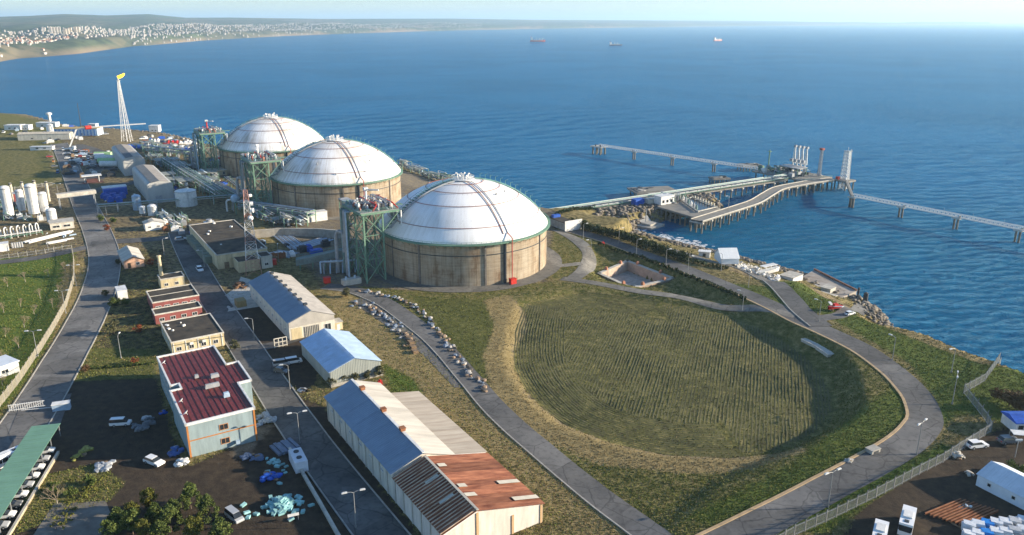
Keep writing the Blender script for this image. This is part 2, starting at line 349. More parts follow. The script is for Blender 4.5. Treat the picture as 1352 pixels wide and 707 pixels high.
# ================================================================ sea
def sea_material():
    m = bpy.data.materials.new('sea_water'); m.use_nodes = True; n = m.node_tree.nodes; l = m.node_tree.links
    n.remove(n['Principled BSDF']); b = n.new('ShaderNodeBsdfDiffuse'); gl = n.new('ShaderNodeBsdfGlossy'); gl.inputs['Roughness'].default_value = 0.08; gl.inputs['Color'].default_value = (0.58,0.88,1.0,1)
    fr = n.new('ShaderNodeFresnel'); fr.inputs['IOR'].default_value = 1.33; fm = n.new('ShaderNodeMapRange'); fm.inputs[1].default_value = 0.05; fm.inputs[2].default_value = 0.60; fm.inputs[3].default_value = 0.0; fm.inputs[4].default_value = 0.56
    mxs = n.new('ShaderNodeMixShader'); l.new(fr.outputs[0], fm.inputs[0]); l.new(fm.outputs[0], mxs.inputs[0]); l.new(b.outputs[0], mxs.inputs[1]); l.new(gl.outputs[0], mxs.inputs[2]); l.new(mxs.outputs[0], n['Material Output'].inputs[0])
    tc = n.new('ShaderNodeTexCoord')
    def noise(sc, stretch, det, rot=0.0):
        mp = n.new('ShaderNodeMapping'); mp.inputs['Scale'].default_value = stretch; mp.inputs['Rotation'].default_value = (0,0,rot)
        l.new(tc.outputs['Object'], mp.inputs[0]); q = n.new('ShaderNodeTexNoise'); q.inputs['Scale'].default_value = sc; q.inputs['Detail'].default_value = det
        q.inputs['Roughness'].default_value = 0.6; q.inputs['Distortion'].default_value = 0.6; l.new(mp.outputs[0], q.inputs['Vector']); return q.outputs['Fac']
    big = noise(0.004, (1,1,1), 4); w1 = noise(0.16, (0.45,1.25,1), 8, 0.40); w2 = noise(0.5, (0.6,1.2,1), 6, 0.15)
    cr = n.new('ShaderNodeValToRGB'); cr.color_ramp.elements[0].color = (0.008,0.108,0.250,1); cr.color_ramp.elements[1].color = (0.013,0.140,0.315,1)
    cr.color_ramp.elements[0].position = 0.35; cr.color_ramp.elements[1].position = 0.65; l.new(big, cr.inputs[0])
    # greener shallows around the wharf
    vm = n.new('ShaderNodeVectorMath'); vm.operation = 'DISTANCE'; sx, sy = W(985,335,SEA); vm.inputs[1].default_value = (sx, sy, 0)
    l.new(tc.outputs['Object'], vm.inputs[0]); mr = n.new('ShaderNodeMapRange'); mr.inputs[1].default_value = 40; mr.inputs[2].default_value = 230; mr.inputs[3].default_value = 0.75; mr.inputs[4].default_value = 0
    l.new(vm.outputs['Value'], mr.inputs[0]); mm = n.new('ShaderNodeMath'); mm.operation = 'MULTIPLY'; l.new(mr.outputs[0], mm.inputs[0]); l.new(w1, mm.inputs[1])
    mx = n.new('ShaderNodeMix'); mx.data_type = 'RGBA'; l.new(mm.outputs[0], mx.inputs[0]); l.new(cr.outputs[0], mx.inputs[6]); mx.inputs[7].default_value = (0.004,0.108,0.165,1)
    l.new(mx.outputs[2], b.inputs['Color'])
    ad = n.new('ShaderNodeMath'); ad.operation = 'MULTIPLY_ADD'; ad.inputs[1].default_value = 0.55; l.new(w2, ad.inputs[0]); l.new(w1, ad.inputs[2])
    bp = n.new('ShaderNodeBump'); bp.inputs['Strength'].default_value = 1.0; bp.inputs['Distance'].default_value = 4.0
    l.new(ad.outputs[0], bp.inputs['Height'])
    for q in (b, gl, fr): l.new(bp.outputs[0], q.inputs['Normal'])
    return m
def build_sea():
    ys = [215.0]
    while ys[-1] < 3600: ys.append(ys[-1] + max(0.9, ys[-1]**2/1.05e5))
    ys = np.array(ys); us = np.linspace(-0.84, 0.84, 860); U, Y = np.meshgrid(us, ys); X = U*Y; sp = np.maximum(np.gradient(ys)[:, None]*0.9, 0.002*Y); Z = np.zeros(X.shape); r = np.random.default_rng(5)
    gust = 0.75+0.5*np.sin(X*0.006+1.7*np.sin(Y*0.0041))*np.sin(Y*0.0052+1.3*np.sin(X*0.0033+1.0))
    for k in range(34):
        lam = 3.6*(11.0**(k/33.0)); ang = R_(-62)+r.normal(0, 0.42); ph = r.uniform(0, 6.28); kx, ky = math.cos(ang)*2*math.pi/lam, math.sin(ang)*2*math.pi/lam
        q = ph + kx*X + ky*Y + 1.1*np.sin(0.31*ky*X-0.27*kx*Y+ph*3); s_ = 0.031 if lam < 10 else 0.012
        Z += s_*lam/6.28*np.sin(q)*(1-ss((3.2*sp/lam-0.55)/0.6))
    Z *= gust*ss((3600-Y)/900)*ss((0.84-np.abs(U))/0.03)
    n, m = X.shape; i = np.arange(n*m).reshape(n, m); q = np.stack([i[:-1,:-1], i[:-1,1:], i[1:,1:], i[1:,:-1]], -1).reshape(-1, 4)
    V = np.concatenate([np.stack([X, Y, Z], -1).reshape(-1, 3), [(-60000,-4000,-1.4),(60000,-4000,-1.4),(60000,60000,-1.4),(-60000,60000,-1.4)]])
    k = n*m; return npmesh('sea', V, np.concatenate([q, [(k,k+1,k+2,k+3)]]), sea_material(), True)
me = build_sea()
struct(place('sea', me, None, (0,0,SEA)))
# ================================================================ far shore and hills
FCX = [-500,-120,0,40,75,110,150,215,300,400,480,560,640,760,900,1100,1250]
FCY = [104,92,86,80,74,71.5,68,59,51.5,46,43,40.5,38.5,36.5,34.5,33.0,32.6]
FSX = [-500,0,50,100,140,190,240,285,340,450,600,700,1000,1150,1250]
FST = [25,24,23.5,22,20,21.6,20,24.2,24,25.6,25.2,26.6,28.2,32.5,33]
def far_r(px): return (H-SEA)/math.tan(math.atan((np.interp(px, FCX, FCY)-YH)/F*1.0))*1.0
def far_height(px, d):
    """height above the sea at d metres behind the far shore, in the direction of picture column px"""
    r0 = far_r(px); base = 38*ss(d/260.0) + 32*ss((d-300)/1600.0)
    hill = H-SEA + (YH-np.interp(px, FSX, FST))/F*(r0+6500)
    w = ss((d-2000)/4200.0)
    wob = 9*np.sin(px*0.041+d*0.0013)+6*np.sin(px*0.11-d*0.0031)
    return np.maximum(base*(1-w) + hill*w + wob*ss(d/900.0)*(1-w), 0.0) - 1.5*(d < 1)
def far_point(px, d):
    r = far_r(px)+d; dirx = (px-CX)/F/PC; L = 1.0
    return np.array([r*dirx, r, SEA+far_height(px, d)])
def far_material():
    m = bpy.data.materials.new('far_fields'); m.use_nodes = True; n = m.node_tree.nodes; l = m.node_tree.links
    b = n['Principled BSDF']; b.inputs['Roughness'].default_value = 0.95; b.inputs['Specular IOR Level'].default_value = 0.05
    tc = n.new('ShaderNodeTexCoord'); mp = n.new('ShaderNodeMapping'); mp.inputs['Scale'].default_value = (1,0.45,0); l.new(tc.outputs['Object'], mp.inputs[0])
    vo = n.new('ShaderNodeTexVoronoi'); vo.inputs['Scale'].default_value = 0.0022; l.new(mp.outputs[0], vo.inputs['Vector'])
    sp = n.new('ShaderNodeSeparateColor'); l.new(vo.outputs['Color'], sp.inputs[0])
    cr = n.new('ShaderNodeValToRGB'); e = cr.color_ramp.elements; e[0].color = (0.075,0.105,0.05,1); e[1].color = (0.24,0.19,0.125,1)
    for p, c in ((0.35,(0.115,0.14,0.065,1)),(0.6,(0.095,0.115,0.07,1)),(0.8,(0.17,0.15,0.09,1))): q = e.new(p); q.color = c
    l.new(sp.outputs[0], cr.inputs[0])
    nz = n.new('ShaderNodeTexNoise'); nz.inputs['Scale'].default_value = 0.012; nz.inputs['Detail'].default_value = 7; nz.inputs['Roughness'].default_value = 0.7; l.new(mp.outputs[0], nz.inputs['Vector'])
    dk = n.new('ShaderNodeValToRGB'); dk.color_ramp.elements[0].position = 0.45; dk.color_ramp.elements[1].position = 0.6; l.new(nz.outputs['Fac'], dk.inputs[0])
    at = n.new('ShaderNodeAttribute'); at.attribute_name = 'shore'
    mx = n.new('ShaderNodeMix'); mx.data_type = 'RGBA'; mx.inputs[7].default_value = (0.05,0.065,0.04,1); l.new(dk.outputs[0], mx.inputs[0]); l.new(cr.outputs[0], mx.inputs[6])
    m2 = n.new('ShaderNodeMix'); m2.data_type = 'RGBA'; m2.inputs[7].default_value = (0.30,0.23,0.15,1); l.new(at.outputs['Fac'], m2.inputs[0]); l.new(mx.outputs[2], m2.inputs[6])
    l.new(m2.outputs[2], b.inputs['Base Color']); return m
def build_far():
    pxs = np.linspace(-500, 1250, 420); ds = np.concatenate([[-40, 0, 15, 40, 80, 140, 220, 320, 450, 600, 800, 1000, 1300, 1600], np.arange(2000, 9001, 350), [11000, 14000]])
    V = []; A = []
    for p in pxs:
        for d in ds:
            q = far_point(p, max(d, 0.0)); 
            if d < 0: q = far_point(p, 0.0); q[1] -= 40; q[2] = SEA-8
            V.append(q); A.append(float(np.clip(1-(d-60)/60, 0, 1)*(0.55+0.45*math.sin(p*0.05))) if d < 130 else 0.0)
    nd = len(ds); np_ = len(pxs); i = np.arange(np_*nd).reshape(np_, nd)
    q = np.stack([i[:-1,:-1], i[1:,:-1], i[1:,1:], i[:-1,1:]], -1).reshape(-1, 4)
    me = npmesh('far_hills', V, q, far_material(), True)
    at = me.attributes.new('shore', 'FLOAT', 'POINT'); at.data.foreach_set('value', np.array(A, np.float32))
    struct(place('far_hills', me))
build_far()
# ================================================================ roads
ASPH = mat('asphalt', (0.078,0.076,0.073), 0.9, 0.22, 0.11, c2=(0.155,0.149,0.139), bump=0.15, bsc=3.0, detail=8)
ASPH_PALE = mat('worn_concrete_road', (0.095,0.093,0.090), 0.9, 0.2, 0.10, c2=(0.170,0.163,0.152), bump=0.15, bsc=2.0, detail=8)
ASPH_MAIN = mat('worn_main_road', (0.12,0.115,0.107), 0.9, 0.2, 0.10, c2=(0.215,0.205,0.188), bump=0.15, bsc=2.0, detail=8)
PATHM = mat('path_concrete', (0.16,0.15,0.13), 0.9, 0.2, 0.3, c2=(0.245,0.228,0.195), detail=8)
KERB = mat('kerb_stone', (0.36,0.34,0.30), 0.9, 0.2, 0.8)
KERB_WARM = mat('sandy_kerb', (0.42,0.30,0.17), 0.9, 0.2, 0.6)
def road_wear(m, dark=0.72):
    n = m.node_tree.nodes; l = m.node_tree.links; b = n['Principled BSDF']; src = b.inputs['Base Color'].links[0].from_socket
    tc = n.new('ShaderNodeTexCoord'); wn_ = n.new('ShaderNodeTexNoise'); wn_.inputs['Scale'].default_value = 0.35; l.new(tc.outputs['Object'], wn_.inputs['Vector'])
    ad = n.new('ShaderNodeMixRGB'); ad.inputs[0].default_value = 0.12; l.new(tc.outputs['Object'], ad.inputs[1]); l.new(wn_.outputs['Color'], ad.inputs[2]); ad.blend_type = 'ADD'; ad.inputs[0].default_value = 1.6
    cv = n.new('ShaderNodeTexVoronoi'); cv.feature = 'DISTANCE_TO_EDGE'; cv.inputs['Scale'].default_value = 0.13; l.new(ad.outputs[0], cv.inputs['Vector'])
    cr = n.new('ShaderNodeMapRange'); cr.inputs[1].default_value = 0.004; cr.inputs[2].default_value = 0.022; cr.inputs[3].default_value = 0.62; cr.inputs[4].default_value = 1.0; l.new(cv.outputs['Distance'], cr.inputs[0])
    pv_ = n.new('ShaderNodeTexVoronoi'); pv_.distance = 'CHEBYCHEV'; pv_.inputs['Scale'].default_value = 0.07; l.new(tc.outputs['Object'], pv_.inputs['Vector']); sp = n.new('ShaderNodeSeparateColor'); l.new(pv_.outputs['Color'], sp.inputs[0])
    pr = n.new('ShaderNodeMapRange'); pr.interpolation_type = 'STEPPED'; pr.inputs[5].default_value = 3.0; pr.inputs[3].default_value = dark; pr.inputs[4].default_value = 1.12; l.new(sp.outputs[0], pr.inputs[0])
    st = n.new('ShaderNodeTexNoise'); st.inputs['Scale'].default_value = 0.9; st.inputs['Detail'].default_value = 6; l.new(tc.outputs['Object'], st.inputs['Vector']); sr = n.new('ShaderNodeMapRange'); sr.inputs[1].default_value = 0.3; sr.inputs[2].default_value = 0.5; sr.inputs[3].default_value = 0.7; sr.inputs[4].default_value = 1.0; l.new(st.outputs['Fac'], sr.inputs[0])
    m1 = n.new('ShaderNodeMath'); m1.operation = 'MULTIPLY'; l.new(cr.outputs[0], m1.inputs[0]); l.new(pr.outputs[0], m1.inputs[1]); m2 = n.new('ShaderNodeMath'); m2.operation = 'MULTIPLY'; l.new(m1.outputs[0], m2.inputs[0]); l.new(sr.outputs[0], m2.inputs[1])
    hs = n.new('ShaderNodeHueSaturation'); l.new(src, hs.inputs['Color']); l.new(m2.outputs[0], hs.inputs['Value']); l.new(hs.outputs[0], b.inputs['Base Color'])
for _m in (ASPH, ASPH_PALE, ASPH_MAIN, PATHM): road_wear(_m, 0.78)
def ribbon(name, P, width, m, dz=0.06, kerb=None, kmat=None, level=None, kw=0.3, smooth_n=7, joints=None):
    P = np.asarray(P); ROADS.append((P, float(np.max(width)))); d = np.gradient(P, axis=0); d /= np.linalg.norm(d, axis=1)[:, None]; N = np.stack([-d[:,1], d[:,0]], 1)
    w = np.broadcast_to(np.asarray(width, float), (len(P),)); k = 7; offs = np.linspace(-0.5, 0.5, k)
    V = []
    for o in offs:
        q = P + N*(w*o)[:, None]; z = T(q[:,0], q[:,1]) if level is None else np.full(len(q), level); V.append(np.concatenate([q, z[:,None]+dz], 1))
    V = np.stack(V, 1)
    if level is None:
        zc = V[:,:,2]; zc[:] = np.maximum(zc, zc)   # follow the ground
        for a in range(2): zc[1:-1] = np.maximum(zc[1:-1], 0.5*(zc[:-2]+zc[2:]))
    n = len(P); i = np.arange(n*k).reshape(n, k); f = np.stack([i[:-1,:-1], i[1:,:-1], i[1:,1:], i[:-1,1:]], -1).reshape(-1, 4)[:, ::-1]
    o = struct(place(name, npmesh(name, V.reshape(-1,3), f, m, True)))
    if kerb:
        for sd in kerb:
            e = 0 if sd < 0 else k-1; b = MB(); pts = V[:, e]
            for a in range(n-1):
                p, q = pts[a], pts[a+1]; na, nb = N[a]*sd, N[a+1]*sd
                vs = [(p[0],p[1],p[2]-0.4),(q[0],q[1],q[2]-0.4),(q[0]+nb[0]*kw,q[1]+nb[1]*kw,q[2]-0.4),(p[0]+na[0]*kw,p[1]+na[1]*kw,p[2]-0.4)]
                vs += [(x,y,z+0.55) for x,y,z in vs]
                b.add(vs, [(4,5,6,7),(0,1,5,4),(2,3,7,6)] if sd > 0 else [(7,6,5,4),(4,5,1,0),(6,7,3,2)])
            b.out('kerb', kmat or KERB, o)
    return o, V
def road(name, pts, width, m=ASPH, **k): return ribbon(name, catmull([G(*p)[:2] for p in pts], 2.5), width, m, **k)
def drape(name, pts, m, dz=0.05, step=4.0, world=False):
    P_ = np.array(pts if world else [G(*p)[:2] for p in pts]); x0, y0 = P_.min(0); x1, y1 = P_.max(0)
    X, Y = np.meshgrid(np.arange(x0, x1, step), np.arange(y0, y1, step)); X = X.ravel(); Y = Y.ravel(); m_ = sdist(X, Y, P_) > step*0.4
    edge = []
    for a, b in zip(P_, np.roll(P_, -1, 0)):
        k = max(1, int(np.linalg.norm(b-a)/step)); edge += [a+(b-a)*t/k for t in range(k)]
    pts2 = [Vector(p) for p in edge] + [Vector((a, b)) for a, b in zip(X[m_], Y[m_])]; ne = len(edge)
    r = delaunay_2d_cdt(pts2, [], [list(range(ne))], 1, 1e-4)
    V = np.array([tuple(v) for v in r[0]]); Z = T(V[:,0], V[:,1])+dz
    me = bpy.data.meshes.new(name); me.from_pydata([(a,b,c) for (a,b),c in zip(V, Z)], [], [tuple(f) for f in r[2]]); me.materials.append(m); me.update()
    if me.polygons and me.polygons[0].normal.z < 0: me.flip_normals()
    return struct(place(name, me))
def gpts(l): return [G(*p)[:2] for p in l]
ring_o, RINGV = ribbon('ring_road', catmull(RING[2:], 2.5), 7.6, ASPH_PALE, dz=0.08, kerb=(-1,), kmat=KERB_WARM, kw=0.7)
road('shore_road', [(838,318),(880,328),(930,342),(985,357),(1020,372),(1042,392),(1060,412),(1085,432)], 7.0, ASPH_PALE, dz=0.18, kerb=(-1,))
road('field_path', [(742,368),(790,375),(850,386),(900,393),(950,405),(1000,407),(1050,418)], 4.6, PATHM, dz=0.13)
road('tank_path', [(735,304),(762,318),(778,338),(772,356),(755,370)], 6.0, PATHM, dz=0.11)
road('link_path', [(715,352),(745,351),(772,349)], 4.0, PATHM, dz=0.15)
road('beach_track', [(1062,424),(1090,420),(1118,411),(1140,403)], 5.0, ASPH_PALE, dz=0.14)
road('main_road', [(-60,700),(0,605),(40,548),(80,482),(112,425),(132,380),(138,340),(128,305),(114,275),(100,240),(86,205),(78,190)], 11.5, ASPH_MAIN, dz=0.07, kerb=(1,-1))
road('side_road', [(-200,365),(-60,355),(0,347),(60,339),(118,326)], 6.5, ASPH_PALE, dz=0.10)
road('cross_road', [(120,322),(160,319),(205,316),(240,312)], 8.0, ASPH, dz=0.11)
road('works_road', [(236,306),(244,325),(262,360),(285,400),(312,440),(345,490),(385,550),(430,612),(490,690),(545,760)], 9.0, ASPH, dz=0.09, kerb=(1,-1))
road('yard_link', [(330,462),(365,455),(395,446),(420,440)], 5.0, ASPH, dz=0.13)
road('car_park', [(118,238),(130,226),(145,215),(120,200),(95,192)], 16.0, ASPH, dz=0.05)
road('plant_lane', [(100,262),(140,248),(185,240)], 9.0, ASPH, dz=0.06)
road('bag_road', [(430,378),(470,384),(505,398),(540,422),(580,455),(620,500),(660,545),(720,598),(790,655),(850,700),(920,760)], [6.5], ASPH_PALE, dz=0.09, kerb=(-1,))
drape('bag_yard', [(462,398),(486,392),(530,412),(575,448),(625,512),(600,512),(560,470),(510,430)], ASPH_PALE, dz=0.05)
drape('forecourt', [(318,366),(362,378),(330,392),(345,405),(300,412),(290,396),(312,380)], PALE_CONC, dz=0.09)
drape('gate_apron', [(0,600),(30,530),(95,520),(80,560),(20,640),(-60,720)], ASPH_PALE, dz=0.13)
# ================================================================ storage tanks
def tank_wall_material():
    m = bpy.data.materials.new('stained_tank_concrete'); m.use_nodes = True; n = m.node_tree.nodes; l = m.node_tree.links
    b = n['Principled BSDF']; b.inputs['Roughness'].default_value = 0.9; b.inputs['Specular IOR Level'].default_value = 0.2
    tc = n.new('ShaderNodeTexCoord'); oi = n.new('ShaderNodeObjectInfo'); sp = n.new('ShaderNodeSeparateXYZ'); l.new(tc.outputs['Object'], sp.inputs[0])
    at = n.new('ShaderNodeMath'); at.operation = 'ARCTAN2'; l.new(sp.outputs[1], at.inputs[0]); l.new(sp.outputs[0], at.inputs[1])
    def polar(ka, kz, det, w=0):
        a = n.new('ShaderNodeMath'); a.operation = 'MULTIPLY'; a.inputs[1].default_value = ka; l.new(at.outputs[0], a.inputs[0])
        z = n.new('ShaderNodeMath'); z.operation = 'MULTIPLY'; z.inputs[1].default_value = kz; l.new(sp.outputs[2], z.inputs[0])
        rr = n.new('ShaderNodeMath'); rr.operation = 'MULTIPLY_ADD'; rr.inputs[1].default_value = 40; rr.inputs[2].default_value = w; l.new(oi.outputs['Random'], rr.inputs[0])
        c = n.new('ShaderNodeCombineXYZ'); l.new(a.outputs[0], c.inputs[0]); l.new(z.outputs[0], c.inputs[1]); l.new(rr.outputs[0], c.inputs[2])
        q = n.new('ShaderNodeTexNoise'); q.inputs['Scale'].default_value = 1.0; q.inputs['Detail'].default_value = det; q.inputs['Roughness'].default_value = 0.65; l.new(c.outputs[0], q.inputs['Vector']); return q.outputs['Fac']
    def ramp(fac, els):
        r = n.new('ShaderNodeValToRGB'); e = r.color_ramp.elements; e[0].position, e[0].color = els[0][0], els[0][1]+(1,); e[1].position, e[1].color = els[-1][0], els[-1][1]+(1,)
        for p, c in els[1:-1]: q = e.new(p); q.color = c+(1,)
        l.new(fac, r.inputs[0]); return r.outputs[0]
    base = ramp(polar(9, 0.12, 5), [(0.30,(0.215,0.140,0.085)),(0.47,(0.335,0.268,0.19)),(0.7,(0.40,0.345,0.265))])
    streak = ramp(polar(60, 0.05, 4, 9), [(0.36,(0.55,0.52,0.48)),(0.52,(1,1,1))])
    lift = ramp(polar(4, 1.6, 2, 5), [(0.40,(0.84,0.83,0.82)),(0.55,(1,1,1))])
    m1 = n.new('ShaderNodeMix'); m1.data_type = 'RGBA'; m1.blend_type = 'MULTIPLY'; m1.inputs[0].default_value = 0.6; l.new(base, m1.inputs[6]); l.new(streak, m1.inputs[7])
    m2 = n.new('ShaderNodeMix'); m2.data_type = 'RGBA'; m2.blend_type = 'MULTIPLY'; m2.inputs[0].default_value = 1.0; l.new(m1.outputs[2], m2.inputs[6]); l.new(lift, m2.inputs[7])
    l.new(m2.outputs[2], b.inputs['Base Color']); return m
def dome_material(name, dirt):
    m = bpy.data.materials.new(name); m.use_nodes = True; n = m.node_tree.nodes; l = m.node_tree.links
    b = n['Principled BSDF']; b.inputs['Roughness'].default_value = 0.62; b.inputs['Specular IOR Level'].default_value = 0.25
    tc = n.new('ShaderNodeTexCoord'); sp = n.new('ShaderNodeSeparateXYZ'); l.new(tc.outputs['Object'], sp.inputs[0])
    at = n.new('ShaderNodeMath'); at.operation = 'ARCTAN2'; l.new(sp.outputs[1], at.inputs[0]); l.new(sp.outputs[0], at.inputs[1])
    a = n.new('ShaderNodeMath'); a.operation = 'MULTIPLY'; a.inputs[1].default_value = 26; l.new(at.outputs[0], a.inputs[0])
    z = n.new('ShaderNodeMath'); z.operation = 'MULTIPLY'; z.inputs[1].default_value = 0.10; l.new(sp.outputs[2], z.inputs[0])
    c = n.new('ShaderNodeCombineXYZ'); l.new(a.outputs[0], c.inputs[0]); l.new(z.outputs[0], c.inputs[1])
    q = n.new('ShaderNodeTexNoise'); q.inputs['Scale'].default_value = 1.0; q.inputs['Detail'].default_value = 5; q.inputs['Roughness'].default_value = 0.65; l.new(c.outputs[0], q.inputs['Vector'])
    g = n.new('ShaderNodeTexNoise'); g.inputs['Scale'].default_value = 0.09; g.inputs['Detail'].default_value = 4; l.new(tc.outputs['Object'], g.inputs['Vector'])
    ml = n.new('ShaderNodeMath'); ml.operation = 'MULTIPLY'; l.new(q.outputs['Fac'], ml.inputs[0]); l.new(g.outputs['Fac'], ml.inputs[1])
    r = n.new('ShaderNodeValToRGB'); e = r.color_ramp.elements; e[0].position = 0.16; e[0].color = (0.87,0.86,0.84,1); e[1].position = 0.46; e[1].color = dirt+(1,)
    l.new(ml.outputs[0], r.inputs[0]); l.new(r.outputs[0], b.inputs['Base Color']); return m
TWALL = tank_wall_material()
DOME_CLEAN = dome_material('white_dome_paint', (0.66,0.63,0.58)); DOME_DIRTY = dome_material('weathered_dome_paint', (0.40,0.32,0.22))
TR, TWH, TAP = 34.0, 16.2, 34.2
SR = (TR**2 + (TAP-17.6)**2)/(2*(TAP-17.6)); SCZ = TAP-SR
def dome_z(r): return SCZ + math.sqrt(SR*SR - r*r)
PIPE_REDDER = mat('faded_red_pipe', (0.40,0.08,0.06), 0.6, 0.2); PIPE_RED = mat('red_brown_pipe', (0.27,0.10,0.07), 0.6, 0.2); PIPE_GREY = mat('grey_pipe', (0.30,0.31,0.32), 0.5, 0.2)
GREEN_RAIL = mat('green_rail', (0.13,0.27,0.23), 0.6, 0.2)
def make_tank(c, label, dome_m, extra):
    t = thing('storage_tank', label, 'storage tank', (c[0], c[1], Tz(*c)-0.05), UA, 'domed storage tanks')
    MB().lathe([(TR,0),(TR,TWH)], 128).out('wall', TWALL, t, smooth=True)
    MB().lathe([(TR+0.05,11.9),(TR+0.22,11.9),(TR+0.22,12.2),(TR+0.05,12.2)], 96).out('ring_band', DARK, t)
    b = MB()
    for k in range(36):
        r = 33.3*(1-k/36.0)
        b.v  # profile below
    prof = [(TR+0.35,16.6),(TR+0.2,17.3)] + [(33.6*math.cos(i/30*math.pi/2), dome_z(33.6*math.cos(i/30*math.pi/2))) for i in range(31)]
    MB().lathe(prof, 128).out('dome', dome_m, t, smooth=True)
    MB().lathe([(TR+0.02,TWH-0.5),(TR+1.5,TWH-0.1),(TR+1.5,TWH+0.25),(TR+0.3,TWH+0.45)], 128).out('walkway', GREEN_STEEL, t)
    b = MB()
    for k in range(120):
        a = 2*math.pi*k/120; b.tube((1.42+TR-0.0)*1.0*np.array([math.cos(a), math.sin(a), 0])+np.array([0,0,TWH+0.2]), (1.42+TR)*np.array([math.cos(a), math.sin(a), 0])+np.array([0,0,TWH+1.35]), 0.05, 4)
    for zz in (TWH+0.75, TWH+1.32): b.lathe([(TR+1.38,zz),(TR+1.46,zz),(TR+1.46,zz+0.08),(TR+1.38,zz+0.08),(TR+1.38,zz)], 96)
    b.out('railing', GREEN_RAIL, t)
    for k in range(60):                       # brackets under the walkway
        pass
    b = MB()
    for k in range(72):
        a = 2*math.pi*k/72; ca, sa = math.cos(a), math.sin(a)
        b.beam(((TR+0.05)*ca,(TR+0.05)*sa,TWH-1.3), ((TR+1.4)*ca,(TR+1.4)*sa,TWH-0.15), 0.16)
    b.out('walkway_bracket', GREEN_STEEL, t)['kind'] = 'stuff'
    b = MB()
    for k in range(56):                       # plate seams
        a = 2*math.pi*(k+0.5)/56; ca, sa = math.cos(a), math.sin(a); rs = (33.4,28,22,15.5,9.0) if k % 2 else (33.4,28,22,15.5)
        for r0, r1 in zip(rs, rs[1:]): b.add([(r0*ca+0.05*sa,r0*sa-0.05*ca,dome_z(r0)+0.03),(r1*ca+0.05*sa,r1*sa-0.05*ca,dome_z(r1)+0.03),(r1*ca-0.05*sa,r1*sa+0.05*ca,dome_z(r1)+0.03),(r0*ca-0.05*sa,r0*sa+0.05*ca,dome_z(r0)+0.03)],[(0,1,2,3)])
    b.out('plate_seam', mat('seam_grey',(0.50,0.47,0.42),0.7,0.2), t)['kind'] = 'stuff'
    for r in (30.6, 22.5, 15.0, 8.2):
        z = dome_z(r)+0.25; MB().lathe([(r-0.12,z),(r,z+0.12),(r+0.12,z),(r,z-0.12),(r-0.12,z)], 96).out('ring_pipe', PIPE_RED, t)
    for off in (-1.0, 1.0):                 # pair of pipes running down the dome to the riser
        pts = [(r, off, dome_z(math.hypot(r, off))+0.30) for r in np.linspace(3.5, 33.0, 16)]; MB().path(pts, 0.15, 6).out('dome_pipe', PIPE_GREY if off > 0 else PIPE_RED, t)
    MB().path([(33.0,0.75,dome_z(33)+0.5),(TR+1.9,1.0,18.0),(TR+1.9,1.0,0.9)], 0.22, 8).out('riser_pipe', PIPE_REDDER, t)
    MB().bx(TR+0.02, TR+0.5, -1.6, -0.6, 0.2, TWH-0.6).out('dark_strip', DARK, t)  # dark upright strip on the wall left of the riser
    MB().bx(TR+1.4, TR+3.2, -0.2, 2.2, 0.0, 2.1).bx(TR+1.3, TR+3.3, -0.3, 2.3, 2.1, 2.25).out('valve_cabinet', RED, t)
    for a in (32, 122, 212, 302, -15, -82, -105):
        ca, sa = math.cos(R_(a)), math.sin(R_(a)); MB().box(((TR+0.12)*ca,(TR+0.12)*sa,TWH/2-0.3), (0.5, 0.7 if a > -80 else 0.35, TWH-0.8), R_(a)).out('buttress', mat('dark_seam', (0.16,0.14,0.12), 0.9, 0.3), t)
    # stair climbing the dome from the pump platform
    b = MB(); n = 26
    for k in range(n):
        r = 34.5-(34.5-4)*k/(n-1); z = dome_z(min(r, 33.5))+0.3; b.bx(-0.9, 0.9, -r-0.75, -r+0.55, z, z+0.12)
    st = b.out('dome_stair', GREEN_STEEL, t); st['kind'] = 'stuff'
    b = MB()
    for sx in (-0.95, 0.95):
        pts = [(sx, -r, dome_z(min(r, 33.5))+1.35) for r in np.linspace(34.5, 4, 14)]; b.path(pts, 0.07, 4)
        for p in pts: b.tube((p[0],p[1],p[2]-1.05), p, 0.05, 4)
    b.out('handrail', GREEN_RAIL, st)
    b = MB()
    pts = [(3.0*0+2.2, -r, dome_z(min(r, 33.5))+0.5) for r in np.linspace(33.2, 5, 12)]; b.path(pts, 0.35, 6); b.out('dome_pipe', PIPE_GREY, t)
    # walkway and arched pipes on the seaward shoulder
    b = MB(); pts = [(r*math.cos(R_(75)), r*math.sin(R_(75)), dome_z(r)+0.6) for r in np.linspace(5, 33, 14)]; b.path(pts, 0.3, 6)
    for k, p in enumerate(pts[1:]):
        b.tube(p, (p[0]*1.0, p[1]*1.0, p[2]+1.9), 0.09, 5); b.tube((p[0],p[1],p[2]+1.9), (p[0]+0.9, p[1]+0.5, p[2]+2.2), 0.09, 5)
    b.out('vent_line', GREEN_RAIL, t)
    # crown platform with valves
    cp = MB().lathe([(0,TAP+0.3),(4.6,TAP+0.1),(4.6,TAP+0.4),(0,TAP+0.6)], 24).out('crown_platform', WHITE, t)
    b = MB()
    for k in range(20):
        a = 2*math.pi*k/20; b.tube((4.5*math.cos(a),4.5*math.sin(a),TAP+0.4), (4.5*math.cos(a),4.5*math.sin(a),TAP+1.6), 0.06, 4)
    b.lathe([(4.45,TAP+1.5),(4.55,TAP+1.5),(4.55,TAP+1.6),(4.45,TAP+1.6)], 24); b.out('railing', WHITE, cp)
